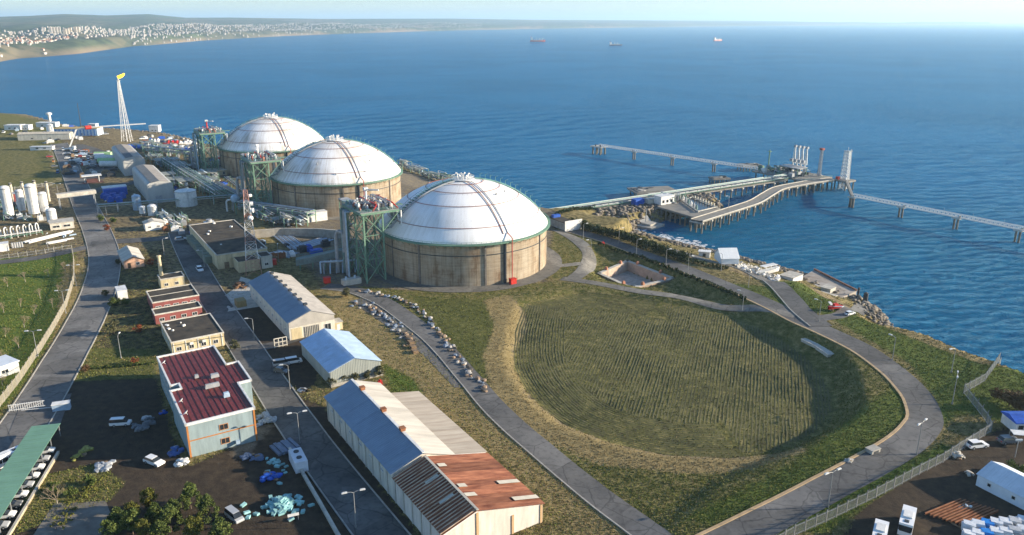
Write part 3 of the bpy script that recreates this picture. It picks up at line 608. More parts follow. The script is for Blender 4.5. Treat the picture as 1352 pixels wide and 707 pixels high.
    for k in range(9):
        a = 2*math.pi*k/9+0.2; r = 1.5+1.8*random.random(); h = 1.0+1.2*random.random(); x, y = r*math.cos(a), r*math.sin(a)
        MB().tube((x,y,TAP+0.3), (x,y,TAP+0.5+h), 0.28, 8).tube((x,y,TAP+0.5+h), (x+0.7*math.cos(a),y+0.7*math.sin(a),TAP+0.7+h), 0.34, 8).out('relief_valve', WHITE, cp)
    # small nozzles and hatches on the dome
    for k in range(12):
        a = random.uniform(0, 6.28); r = random.choice((11,18,26,31)); MB().tube((0,0,0),(0,0,0.9),0.22,6).out('nozzle', PIPE_GREY, t, (r*math.cos(a), r*math.sin(a), dome_z(r)))
    if extra:
        for k, (a, r0, r1) in enumerate(((-150,18,26),(-160,20,29),(-140,12,17))):
            ca, sa = math.cos(R_(a)), math.sin(R_(a)); rm = (r0+r1)/2
            o = MB().box((0,0,0), (r1-r0, 2.2, 0.12)).out('tarpaulin', DARK, t, (rm*ca, rm*sa, dome_z(rm)+0.3)); o.rotation_euler = (0, math.atan2(dome_z(r0)-dome_z(r1), r1-r0), R_(a))
    return t
TANKS = [((-19.8,310.2), 'nearest domed storage tank with clean white roof beside the ploughed field', DOME_CLEAN, False),
         ((-95.0,419.0), 'middle domed storage tank with brown stained roof', DOME_DIRTY, True),
         ((-160.0,523.0), 'farthest domed storage tank, closest to the gas flare', DOME_DIRTY, False)]
for c, lab, dm, ex in TANKS:
    make_tank(c, lab, dm, ex)
    pts = [(c[0]+40.5*math.cos(a), c[1]+40.5*math.sin(a)) for a in np.linspace(0, 2*math.pi, 49)[:-1]]
    V = []
    for k in range(97):
        a = 2*math.pi*k/96
        for r in (33.5, 37, 40.5):
            x, y = c[0]+r*math.cos(a), c[1]+r*math.sin(a); V.append((x, y, Tz(x, y)+0.16))
    i = np.arange(97*3).reshape(97, 3); f = np.stack([i[:-1,:-1], i[:-1,1:], i[1:,1:], i[1:,:-1]], -1).reshape(-1, 4)
    struct(place('tank_apron', npmesh('tank_apron', V, f, PATHM)))
# ---------------------------------------------------------------- pump platforms
EQUIP = [mat('equip_white', (0.66,0.65,0.62), 0.5, 0.2), mat('equip_grey', (0.33,0.34,0.35), 0.5, 0.2), mat('equip_teal', (0.16,0.24,0.23), 0.5, 0.2), RED, PIPE_GREY, mat('equip_pale_blue', (0.35,0.45,0.55), 0.5, 0.2)]
def make_platform(c, label, seed):
    rr = random.Random(seed)
    p = thing('pump_platform', label, 'pump platform', (c[0], c[1], Tz(*c)-0.05), UA, 'pump platforms beside the tanks')
    ZD = 27.6; X0, X1, Y0, Y1 = -11.5, 7.5, -47.0, -31.6
    MB().bx(X0, X1, Y0, Y1, ZD-0.25, ZD).out('deck', mat('deck_grating', (0.24,0.26,0.24), 0.8, 0.25), p)
    b = MB()
    for y in (Y0, Y1): b.bx(X0, X1, y-0.2, y+0.2, ZD-1.0, ZD-0.26)
    for x in (X0, X1): b.bx(x-0.2, x+0.2, Y0+0.2, Y1-0.2, ZD-1.0, ZD-0.26)
    for x in np.linspace(X0+3, X1-3, 5): b.bx(x-0.12, x+0.12, Y0+0.2, Y1-0.2, ZD-0.8, ZD-0.26)
    b.out('deck_beam', GREEN_STEEL, p)
    XS = (X0+0.6, -2.0, X1-0.9); YS = (-45.6, -38.0); lv = (0.0, 9.2, 18.4, ZD-1.0)
    legm = {}
    for x in XS:
        for y in YS: MB().beam((x,y,0), (x,y,ZD-0.9), 0.55).out('leg', GREEN_STEEL, p)
    def brace(a, b_): MB().beam(a, b_, 0.26).out('brace', GREEN_STEEL, p)
    for z0, z1 in zip(lv, lv[1:]):
        for y in YS:
            for xa, xb in zip(XS, XS[1:]): brace((xa,y,z0+0.3), (xb,y,z1)); brace((xb,y,z0+0.3), (xa,y,z1)); brace((xa,y,z1), (xb,y,z1))
        for x in XS: brace((x,YS[0],z0+0.3), (x,YS[1],z1)); brace((x,YS[1],z0+0.3), (x,YS[0],z1)); brace((x,YS[0],z1), (x,YS[1],z1))
    for x in (X0+0.6, X1-0.9): brace((x,-38,19.5), (x,Y1+0.6,ZD-0.9)); MB().beam((x,Y1+1.2,17.0), (x,Y1+1.2,ZD-0.9), 0.4).out('post', WHITE, p)
    b = MB()
    for (xa,ya),(xb,yb) in (((X0,Y0),(X1,Y0)),((X1,Y0),(X1,Y1)),((X1,Y1),(X0,Y1)),((X0,Y1),(X0,Y0))):
        n = 9
        for k in range(n):
            x = xa+(xb-xa)*k/n; y = ya+(yb-ya)*k/n; b.tube((x,y,ZD), (x,y,ZD+1.15), 0.05, 4)
        for z in (0.6, 1.12): b.tube((xa,ya,ZD+z), (xb,yb,ZD+z), 0.05, 4)
    b.out('railing', GREEN_RAIL, p)
    # stair tower on the land side
    b = MB(); z = 0; k = 0
    while z < ZD-2.0:
        xa, xb = (X0-3.0, X0-8.0) if k % 2 == 0 else (X0-8.0, X0-3.0); y = -44 + (k % 2)*1.6
        b.box(((xa+xb)/2, y, z+1.55), (math.hypot(5,3.1), 1.2, 0.22), 0, 0, 0, math.atan2(-3.1, xb-xa) if xb > xa else math.atan2(3.1, xa-xb)); b.bx(min(xa,xb)-1.2 if k%2==0 else max(xa,xb), min(xa,xb) if k%2==0 else max(xa,xb)+1.2, -44.8, -41.6, z+2.95, z+3.1); z += 3.1; k += 1
    b.out('stair', PIPE_GREY, p)
    b = MB()
    for x in (X0-9.0, X0-2.0):
        for y in (-44.9, -41.5): b.beam((x,y,0), (x,y,ZD), 0.3)
    for z in np.arange(3.1, ZD, 3.1):
        for y in (-44.9, -41.5): b.beam((X0-9.0,y,z), (X0-2.0,y,z), 0.16)
    b.out('stair_frame', GREEN_STEEL, p)
    MB().bx(X0-9.5, X0-0.1, -45.2, -41.2, ZD-0.05, ZD+0.15).out('stair_landing', PIPE_GREY, p)
    # vertical pipes on the land side of the legs
    for k in range(6):
        x = X0+1.5+k*1.2; r = rr.uniform(0.18, 0.5); y = -48.4+rr.uniform(-0.4,0.4); MB().path([(x,y,0.3),(x,y,ZD-1.6),(x,-46.0,ZD-1.6)], r, 8).out('vertical_pipe', rr.choice([PIPE_GREY, EQUIP[2], EQUIP[5]]), p)
    MB().path([(X0-1.0,-50,0),(X0-1.0,-50,15),(X0-0.4,-49.6,16.6),(X0+1.0,-49,17.2),(X0+2.4,-48.2,16.6),(X0+2.6,-48.2,9)], 0.75, 10).out('pipe_loop', PIPE_GREY, p)
    # pumps, valves and pipe runs on the deck
    for k in range(58):
        x = rr.uniform(X0+1, X1-1); y = rr.uniform(Y0+1, Y1-1); h = rr.uniform(0.7, 2.4); r = rr.uniform(0.18, 0.48); b = MB(); s = rr.random()
        if s < 0.55: b.tube((x,y,ZD), (x,y,ZD+h), r, 8).tube((x,y,ZD+h), (x,y,ZD+h+0.25), r*1.35, 8).tube((x,y,ZD+h*0.6), (x+rr.choice((-1,1))*1.4,y,ZD+h*0.6), r*0.5, 6)
        else: b.box((x,y,ZD+h/2), (r*2.4, r*3, h), rr.uniform(0, 1)).box((x,y,ZD+h+0.15), (r*1.4, r*1.8, 0.4))
        b.out('pump', rr.choice([EQUIP[0],EQUIP[1],EQUIP[2],PIPE_GREY,PIPE_RED,DARK,EQUIP[1],EQUIP[0]]), p)
    for k in range(9):
        y = rr.uniform(Y0+1, Y1-1); z = ZD+rr.uniform(0.6, 2.6); MB().path([(X0+0.5,y,ZD),(X0+0.5,y,z),(X1-rr.uniform(1,7),y,z),(X1-1,y+rr.uniform(-2,2),ZD)], rr.uniform(0.12,0.28), 6).out('deck_pipe', rr.choice(EQUIP), p)
    # jib crane
    cr = MB().tube((-4,-40,ZD), (-4,-40,ZD+6.5), 0.42, 10).out('crane_post', WHITE if seed != 2 else RED, p)
    MB().beam((-4,-40,ZD+6.2), (4.0,-42.5,ZD+5.2) if seed == 1 else (1.5,-37,ZD+6.6), 0.45).bx(-4.8,-3.2,-40.8,-39.2,ZD+5.8,ZD+7.0).out('jib', WHITE, cr)
    # bridge from deck to dome
    MB().bx(-1.2, 1.2, Y1, -27.0, ZD-0.2, ZD).out('bridge', GREEN_STEEL, p)
    for k in range(7):
        MB().path([(-5+k*1.3, Y1+0.2, ZD-0.8), (-5+k*1.3, -30.4, ZD-2.6), (-5+k*1.3, -30.0, dome_z(30.2)+0.3)], 0.28, 6).out('tank_pipe', EQUIP[k % 3], p)
for k, (c, lab, _, _) in enumerate(TANKS):
    make_platform(c, ['green steel pump platform standing against the nearest tank', 'green steel pump platform standing against the middle tank', 'green steel pump platform standing against the farthest tank'][k], k)
# ================================================================ buildings on the site grid
def B(name, label, cat, origin, group=None, z=None):
    return thing(name, label, cat, (origin[0], origin[1], (Tz(*origin) if z is None else z)-0.03), UA, group)
WFRAME = mat('window_frame_white', (0.62,0.61,0.58), 0.6, 0.1)
def window(t, face, a, z, w, h, L, Wd, fm=None, name='window', pane=None):
    """face: front (x=L), back (x=0), left (y=0), right (y=Wd); a is the distance along that face"""
    fm = fm or WFRAME; b = MB(); f = 0.12; d = 0.10
    def bb(mb, u0, u1, z0, z1, e):
        if face == 'front': mb.bx(L+0.003, L+e, u0, u1, z0, z1)
        elif face == 'back': mb.bx(-e, -0.003, u0, u1, z0, z1)
        elif face == 'left': mb.bx(u0, u1, -e, -0.003, z0, z1)
        else: mb.bx(u0, u1, Wd+0.003, Wd+e, z0, z1)
    bb(b, a, a+w, z, z+f, d); bb(b, a, a+w, z+h-f, z+h, d); bb(b, a, a+f, z+f, z+h-f, d); bb(b, a+w-f, a+w, z+f, z+h-f, d)
    if w > 1.0: bb(b, a+w/2-f/3, a+w/2+f/3, z+f, z+h-f, d)
    o = b.out(name, fm, t); g = MB(); bb(g, a+f, a+w-f, z+f, z+h-f, 0.04); g.out('pane', pane or GLASS, o)
    return o
def slope(t, e0, e1, r0, r1, n, mats, name='roof_panel', ribs=4, rib_h=0.09, th=0.08, pick=None, rib_m=None):
    """roof slope between eave e0-e1 and ridge r0-r1, laid as n separate sheets with standing ribs"""
    e0, e1, r0, r1 = map(Vector, (e0, e1, r0, r1)); ax = (e1-e0); L = ax.length/n; ax.normalize(); up = (r0-e0); S = up.length; up.normalize(); nz = ax.cross(up)
    if nz.z < 0: nz = -nz; 
    b = MB(); b.bx(0.012, L-0.012, 0, S, 0, th)
    for k in range(ribs):
        x = (k+0.5)*L/ribs; b.bx(x-0.05-0.03*bool(rib_m), x+0.05+0.03*bool(rib_m), 0, S, th+0.001, th+rib_h, 1 if rib_m else 0)
    mm = mats if isinstance(mats, (list, tuple)) else [mats]
    me = b.mesh(name, [mm[0]]+([rib_m] if rib_m else [])); Rm = Matrix((ax, up, nz)).transposed()
    if Rm.determinant() < 0: Rm = Matrix((ax, up, -nz)).transposed()
    for k in range(n):
        o = place(name, me, t); M4 = Rm.to_4x4(); M4.translation = e0 + ax*(L*k) + nz*(0.012*((k*7) % 3)); o.matrix_local = M4
        m = pick(k) if pick else mm[0]
        if m is not mm[0]: recolour(o, m)
def gable_wall(t, L, Wd, he, hr, m, ridge=0.5, x0=0.0):
    y = Wd*ridge; s = [(0,0),(Wd,0),(Wd,he),(y,hr),(0,he)]
    vs = [(x0,a,b) for a,b in s] + [(L,a,b) for a,b in s]
    return MB().add(vs, [(4,3,2,1,0),(5,6,7,8,9)] + [(i,(i+1)%5,(i+1)%5+5,i+5)[::1] for i in range(5)]).out('wall', m, t)
def flat_building(t, L, Wd, h, wall, roofm, par=0.42, parm=None):
    MB().bx(0, L, 0, Wd, 0, h-0.3).out('wall', wall, t)
    MB().bx(0.25, L-0.25, 0.25, Wd-0.25, h-0.3, h-0.15).out('roof', roofm, t)
    b = MB(); e = 0.12
    b.bx(-e, L+e, -e, 0.25, h-0.3, h+par-0.3); b.bx(-e, L+e, Wd-0.25, Wd+e, h-0.3, h+par-0.3); b.bx(-e, 0.25, 0.25, Wd-0.25, h-0.3, h+par-0.3); b.bx(L-0.25, L+e, 0.25, Wd-0.25, h-0.3, h+par-0.3)
    b.out('parapet', parm or OFFWHITE, t)
def rubbish_on_roof(t, L, Wd, z, n, m):
    for k in range(n): MB().box((random.uniform(1,L-1), random.uniform(1,Wd-1), z+0.2), (random.uniform(0.4,1.2), random.uniform(0.4,1.0), random.uniform(0.25,0.7)), random.random()).out('roof_vent', m, t)
R_WHITE = mat('white_roof_sheet', (0.52,0.48,0.41), 0.6, 0.16, 0.5, stretch=(1,0.2,1), rnd=0.09, detail=8)
R_SHADE_SIDE = mat('shade_side_roof_sheet', (0.27,0.33,0.40), 0.42, 0.08, 0.3, metal=0.55, rnd=0.05)  # shade of the warehouse and workshop left slopes, put into the sheet colour
R_ASBEST = mat('fibre_cement_sheet', (0.30,0.25,0.20), 0.9, 0.25, 0.6, c2=(0.43,0.38,0.31), stretch=(1,0.15,1), rnd=0.08)
R_RUST = mat('rusty_roof_sheet', (0.12,0.034,0.018), 0.85, 0.3, 0.9, c2=(0.36,0.145,0.075), stretch=(1.1,0.22,1), rnd=0.35, detail=8)
R_RIB = mat('pale_rusty_rib', (0.38,0.24,0.15), 0.85, 0.3, 0.5, c2=(0.58,0.46,0.34)); R_ASRIB = mat('pale_fibre_rib', (0.42,0.36,0.29), 0.9, 0.2, 0.8)
R_GREY = mat('grey_roof_sheet', (0.40,0.37,0.33), 0.7, 0.15, 0.4, rnd=0.06)
R_RED = mat('maroon_roof_sheet', (0.145,0.024,0.022), 0.5, 0.25, 0.6, rnd=0.10)
R_BLUE = mat('sky_blue_roof_sheet', (0.40,0.52,0.67), 0.5, 0.12, 0.4, rnd=0.04)
R_BITUMEN = mat('bitumen_roof', (0.032,0.029,0.025), 0.95, 0.3, 0.25, c2=(0.092,0.075,0.054), detail=8)
R_CLEAR = mat('pale_translucent_sheet', (0.50,0.46,0.38), 0.6, 0.1, 0.5)
PINKW = mat('pale_pink_render', (0.62,0.55,0.48), 0.85, 0.16, 0.8, stretch=(1,1,0.2), detail=8)
TAN = mat('tan_trim', (0.50,0.33,0.18), 0.8, 0.1)
# ---- long warehouse with white hall, lean-to and rusty hall
def warehouse():
    o = (-46.0, 174.4); L1, L2, Wd = 40.5, 22.5, 14.0
    t = B('warehouse', 'long warehouse with white front half and rusty corrugated rear roof', 'warehouse', o)
    gable_wall(t, L1, Wd, 6.3, 8.9, OFFWHITE); 
    slope(t, (-0.4,-0.5,6.22), (L1+0.3,-0.5,6.22), (-0.4,7,9.0), (L1+0.3,7,9.0), 20, R_SHADE_SIDE, ribs=3, rib_h=0.05)
    slope(t, (-0.4,14.5,6.22), (L1+0.3,14.5,6.22), (-0.4,7,9.0), (L1+0.3,7,9.0), 20, R_WHITE, ribs=3, rib_h=0.05)
    MB().bx(-0.4, L1+0.3, 6.7, 7.3, 9.1, 9.24).out('ridge_cap', WHITE, t)
    for x in (6, 19, 29.5): MB().bx(x, x+1.2, 6.5, 7.6, 9.25, 9.85).bx(x-0.1, x+1.3, 6.4, 7.7, 9.85, 9.97).out('ridge_vent', RUST, t)
    # lean-to on the field side
    MB().add([(6,14.02,0),(L1,14.02,0),(L1,22,0),(6,22,0),(6,14.02,5.9),(L1,14.02,5.9),(L1,22,4.3),(6,22,4.3)], [(4,5,6,7),(1,2,6,5),(2,3,7,6),(3,0,4,7)]).out('lean_to_wall', OFFWHITE, t)
    slope(t, (5.6,22.5,4.28), (L1+0.0,22.5,4.28), (5.6,14.0,6.0), (L1+0.0,14.0,6.0), 18, R_ASBEST, name='lean_to_panel', ribs=3, rib_h=0.16, rib_m=R_ASRIB)
    # rusty hall
    h = thing
    gable = [(0,0),(22,0),(22,4.3),(7.2,8.1),(0,5.7)]
    vs = [(L1+0.02,a,b) for a,b in gable]+[(L1+L2,a,b) for a,b in gable]
    MB().add(vs, [(4,3,2,1,0),(5,6,7,8,9)]+[(i,(i+1)%5,(i+1)%5+5,i+5) for i in range(5)]).out('rusty_hall_wall', PINKW, t)
    pk = lambda k: R_CLEAR if k in () else R_RUST
    slope(t, (L1+0.35,-0.4,5.62), (L1+L2+0.3,-0.4,5.62), (L1+0.35,7.2,8.2), (L1+L2+0.3,7.2,8.2), 12, R_RUST, name='rusty_roof_panel', ribs=2, rib_h=0.20, rib_m=R_RIB)
    slope(t, (L1+0.35,22.4,4.25), (L1+L2+0.3,22.4,4.25), (L1+0.35,7.2,8.2), (L1+L2+0.3,7.2,8.2), 12, R_RUST, name='rusty_roof_panel', ribs=2, rib_h=0.20, rib_m=R_RIB)
    MB().bx(L1+0.32, L1+L2+0.3, 6.95, 7.45, 8.34, 8.46).out('ridge_cap', R_CLEAR, t)
    for x, y0, y1 in ((13.0,17,22),(19.6,16.5,22.3),(4.2,8.0,9.8),(12.9,8.0,9.8),(16.5,7.6,10)):
        a = (8.2-4.25)/15.2; zf = lambda y: 8.2-(y-7.2)*a+0.24
        MB().add([(L1+x,y0,zf(y0)),(L1+x+1.3,y0,zf(y0)),(L1+x+1.3,y1,zf(y1)),(L1+x,y1,zf(y1))]+[(L1+x,y0,zf(y0)+.03),(L1+x+1.3,y0,zf(y0)+.03),(L1+x+1.3,y1,zf(y1)+.03),(L1+x,y1,zf(y1)+.03)], [(4,5,6,7),(0,1,5,4),(1,2,6,5),(2,3,7,6),(3,0,4,7)]).out('patch_sheet', R_CLEAR, t)
    for x, y0, y1 in ((7.6,3.6,6.4),(14.8,3.0,6.0)):
        a = (8.2-5.62)/7.6; zf = lambda y: 5.62+(y+0.4)*a+0.24
        MB().add([(L1+x,y0,zf(y0)),(L1+x+1.0,y0,zf(y0)),(L1+x+1.0,y1,zf(y1)),(L1+x,y1,zf(y1))], [(0,1,2,3)]).out('patch_sheet', R_CLEAR, t)
    for k in range(16):
        x = 1.0+k*(L1+L2-2)/15; MB().bx(x-0.2, x+0.2, -0.16, -0.002, 0, 5.6).out('pilaster', TAN if k > 20 else PALE_CONC, t)
    for y in (7.2, 15.0, 21.6, 0.2): MB().bx(L1+L2+0.002, L1+L2+0.16, y-0.25, y+0.25, 0, 4.2 if y > 10 or y < 1 else 7.6).out('pilaster', TAN, t)
    MB().add([(L1+L2+0.02,-0.2,5.35),(L1+L2+0.14,-0.2,5.35),(L1+L2+0.14,7.2,7.85),(L1+L2+0.02,7.2,7.85),(L1+L2+0.02,-0.2,5.6),(L1+L2+0.14,-0.2,5.6),(L1+L2+0.14,7.2,8.1),(L1+L2+0.02,7.2,8.1)],[(0,1,2,3),(4,7,6,5),(1,5,6,2)]).out('barge_board', WHITE, t)
    for k in range(6): window(t, 'left', 3+k*6.2, 3.8, 1.6, 0.8, L1, Wd, pane=mat('pale_pane', (0.28,0.33,0.38), 0.2, 0.2))
warehouse()
# ---- grey workshop
def workshop():
    o = (-94.0, 264.6); L, Wd = 47.0, 14.6
    t = B('workshop_shed', 'long grey-roofed workshop with striped sliding door in its gable', 'shed', o)
    gable_wall(t, L, Wd, 6.0, 8.7, OFFWHITE)
    slope(t, (-0.3,-0.4,5.92), (L+0.3,-0.4,5.92), (-0.3,7.3,8.8), (L+0.3,7.3,8.8), 22, R_SHADE_SIDE, ribs=3)
    slope(t, (-0.3,15.0,5.92), (L+0.3,15.0,5.92), (-0.3,7.3,8.8), (L+0.3,7.3,8.8), 22, R_GREY, ribs=3)
    for k in range(8): MB().bx(3+k*5.4, 4.2+k*5.4, 6.7, 7.9, 8.9, 9.45).out('ridge_vent', DARK, t)
    MB().add([(L+0.004,-0.0,4.3),(L+0.1,-0.0,4.3),(L+0.1,Wd,4.3),(L+0.004,Wd,4.3),(L+0.004,0,5.95),(L+0.1,0,5.95),(L+0.1,Wd,5.95),(L+0.004,Wd,5.95),(L+0.1,7.3,8.6),(L+0.004,7.3,8.6)], [(0,1,2,3),(1,8,6,2),(1,5,8),(2,8,6)][:1]+[(1,2,6,8,5)]).out('gable_cladding', R_GREY, t)
    MB().bx(L+0.004, L+0.06, 0.6, 4.0, 0.2, 3.9).out('cream_panel', CREAM, t)
    d = MB().bx(L+0.004, L+0.10, 4.6, 9.6, 0, 3.9).out('sliding_door', PALE_CONC, t)
    for k in range(9): MB().bx(L+0.101, L+0.15, 4.75+k*0.54, 5.0+k*0.54, 0.1, 3.7).out('door_slat', DARK, d)
    for a in (11.2,): window(t, 'front', a, 0.2, 2.2, 3.2, L, Wd, name='glazed_door')
    for k in range(9): window(t, 'left', 4+k*4.8, 2.2, 0.9, 0.9, L, Wd)
    b = B('brick_hut', 'small cream hut against the far corner of the grey workshop', 'hut', (o[0]+UX*(L-4)+VX*14.8, o[1]+UY*(L-4)+VY*14.8))
    MB().bx(0,3.4,0,2.6,0,2.6).out('wall', CREAM, b); MB().bx(-0.2,3.6,-0.1,2.8,2.6,2.8).out('roof', PALE_CONC, b); MB().bx(3.402,3.46,0.7,1.7,0,2.0).out('door', WHITE, b)
workshop()
# ---- blue-roofed shed
def blue_shed():
    o = (-62.5, 213.8); L, Wd = 25.0, 14.6
    t = B('steel_shed', 'steel shed with bright blue pitched roof', 'shed', o); GW = mat('pale_grey_cladding', (0.33,0.35,0.32), 0.7, 0.15, 0.6, stretch=(1,1,0.2))
    gable_wall(t, L, Wd, 4.4, 6.9, GW)
    slope(t, (-0.3,-0.4,4.33), (L+0.3,-0.4,4.33), (-0.3,7.3,7.0), (L+0.3,7.3,7.0), 12, R_BLUE, ribs=3, rib_h=0.05)
    slope(t, (-0.3,15.0,4.33), (L+0.3,15.0,4.33), (-0.3,7.3,7.0), (L+0.3,7.3,7.0), 12, R_BLUE, ribs=3, rib_h=0.05)
    for k in range(30): MB().bx(L+0.002, L+0.06, 0.2+k*0.48, 0.36+k*0.48, 0.0, 4.3+2.4*(1-abs(0.3+k*0.48-7.3)/7.3)).out('cladding_rib', GW, t)
    MB().bx(L+0.002, L+0.5, -0.1, Wd+0.4, 0, 0.9).out('plinth', CONC, t)
blue_shed()
# ---- teal office block with maroon roof
def teal_block():
    o = (-95.6, 193.2); L, Wd, h = 43.0, 14.6, 8.2
    TEAL = mat('pale_teal_render', (0.25,0.315,0.325), 0.85, 0.18, 0.8, stretch=(1,1,0.2), detail=8)
    t = B('office_block', 'two storey teal office block with maroon sheet roof', 'office building', o)
    poly = [(0,0),(20.2,0),(20.2,2.0),(23.4,2.0),(23.4,-0.6),(L,-0.6),(L,Wd),(27.5,Wd),(27.5,Wd+3.2),(14.5,Wd+3.2),(14.5,Wd),(0,Wd)]
    MB().prism(poly, 0, h).out('wall', TEAL, t)
    # maroon sheets: long strips falling gently, cut to the plan
    def strip(x0, x1, y0, y1): 
        n = max(1, round((y1-y0)/1.35)); w = (y1-y0)/n
        for k in range(n):
            ya = y0+k*w; MB().bx(x0, x1, ya+0.02, ya+w-0.02, h+0.15, h+0.24+0.012*(k % 2)).bx(x0, x1, ya-0.06, ya+0.06, h+0.28, h+0.36).out('roof_panel', R_RED, t)
    strip(0.3, 20.1, 0.3, 14.3); strip(20.15, 23.4, 2.3, 14.3); strip(23.45, L-0.3, -0.3, 14.3); strip(14.8, 27.2, 14.35, Wd+2.9)
    b = MB(); pw = 0.22
    n = len(poly)
    for i in range(n):
        (xa,ya),(xb,yb) = poly[i], poly[(i+1)%n]; b.bx(min(xa,xb)-pw, max(xa,xb)+pw, min(ya,yb)-pw, max(ya,yb)+pw, h+0.005+0.002*i, h+0.62+0.003*i)
    b.out('parapet', WHITE, t)
    ORANGE = mat('orange_band', (0.42,0.17,0.05), 0.8, 0.1)
    MB().bx(L+0.003, L+0.08, -0.6, Wd, 4.15, 4.42).out('band', ORANGE, t); MB().bx(L+0.004, L+0.12, -0.6, -0.2, 0, h).out('corner_strip', ORANGE, t); MB().bx(L+0.004, L+0.12, Wd-0.4, Wd, 0, h).out('corner_strip', ORANGE, t)
    for z in (5.0, 1.4): window(t, 'front', 6.4, z, 2.0, 1.5, L, Wd, fm=mat('orange_surround', (0.45,0.22,0.10), 0.7, 0.1)); 
    for k in range(6): window(t, 'left', 2+k*3, 5.2, 1.6, 1.4, L, Wd); window(t, 'left', 2+k*3, 1.6, 1.6, 1.4, L, Wd)
    window(t, 'right', 31, 5.0, 1.8, 1.5, L, Wd); window(t, 'right', 36, 5.0, 1.8, 1.5, L, Wd)
    for x, y, dx, dy, dz in ((26,7,0.8,3.4,1.1),(20,9.5,1.2,2.0,0.9),(33,9.8,1.0,1.4,1.2),(18,6,1,1,0.8)): MB().bx(x,x+dx,y,y+dy,h+0.3,h+0.5+dz*0.5).bx(x+0.1,x+dx-0.1,y+0.1,y+dy-0.1,h+0.5+dz*0.5,h+0.3+dz).out('roof_unit', EQUIP[1] if x != 33 else EQUIP[5], t)
    for x, y in ((31.5,0.6),(38.5,0.4),(6,0.8)):
        b = MB().lathe([(0,0),(0.4,0.05),(0.7,0.25)], 14).tube((0,0,0),(0,0,-0.5),0.05,5); dd = b.out('satellite_dish', WHITE, t, (x,y,h+1.0)); dd.rotation_euler = (R_(35), R_(-20), 0)
    MB().bx(L+0.3, L+1.1, 9.5, 10.4, 0.9, 1.7).bx(L+0.003, L+0.3, 9.7, 10.2, 1.1, 1.5).out('air_conditioner', EQUIP[5], t)
teal_block()
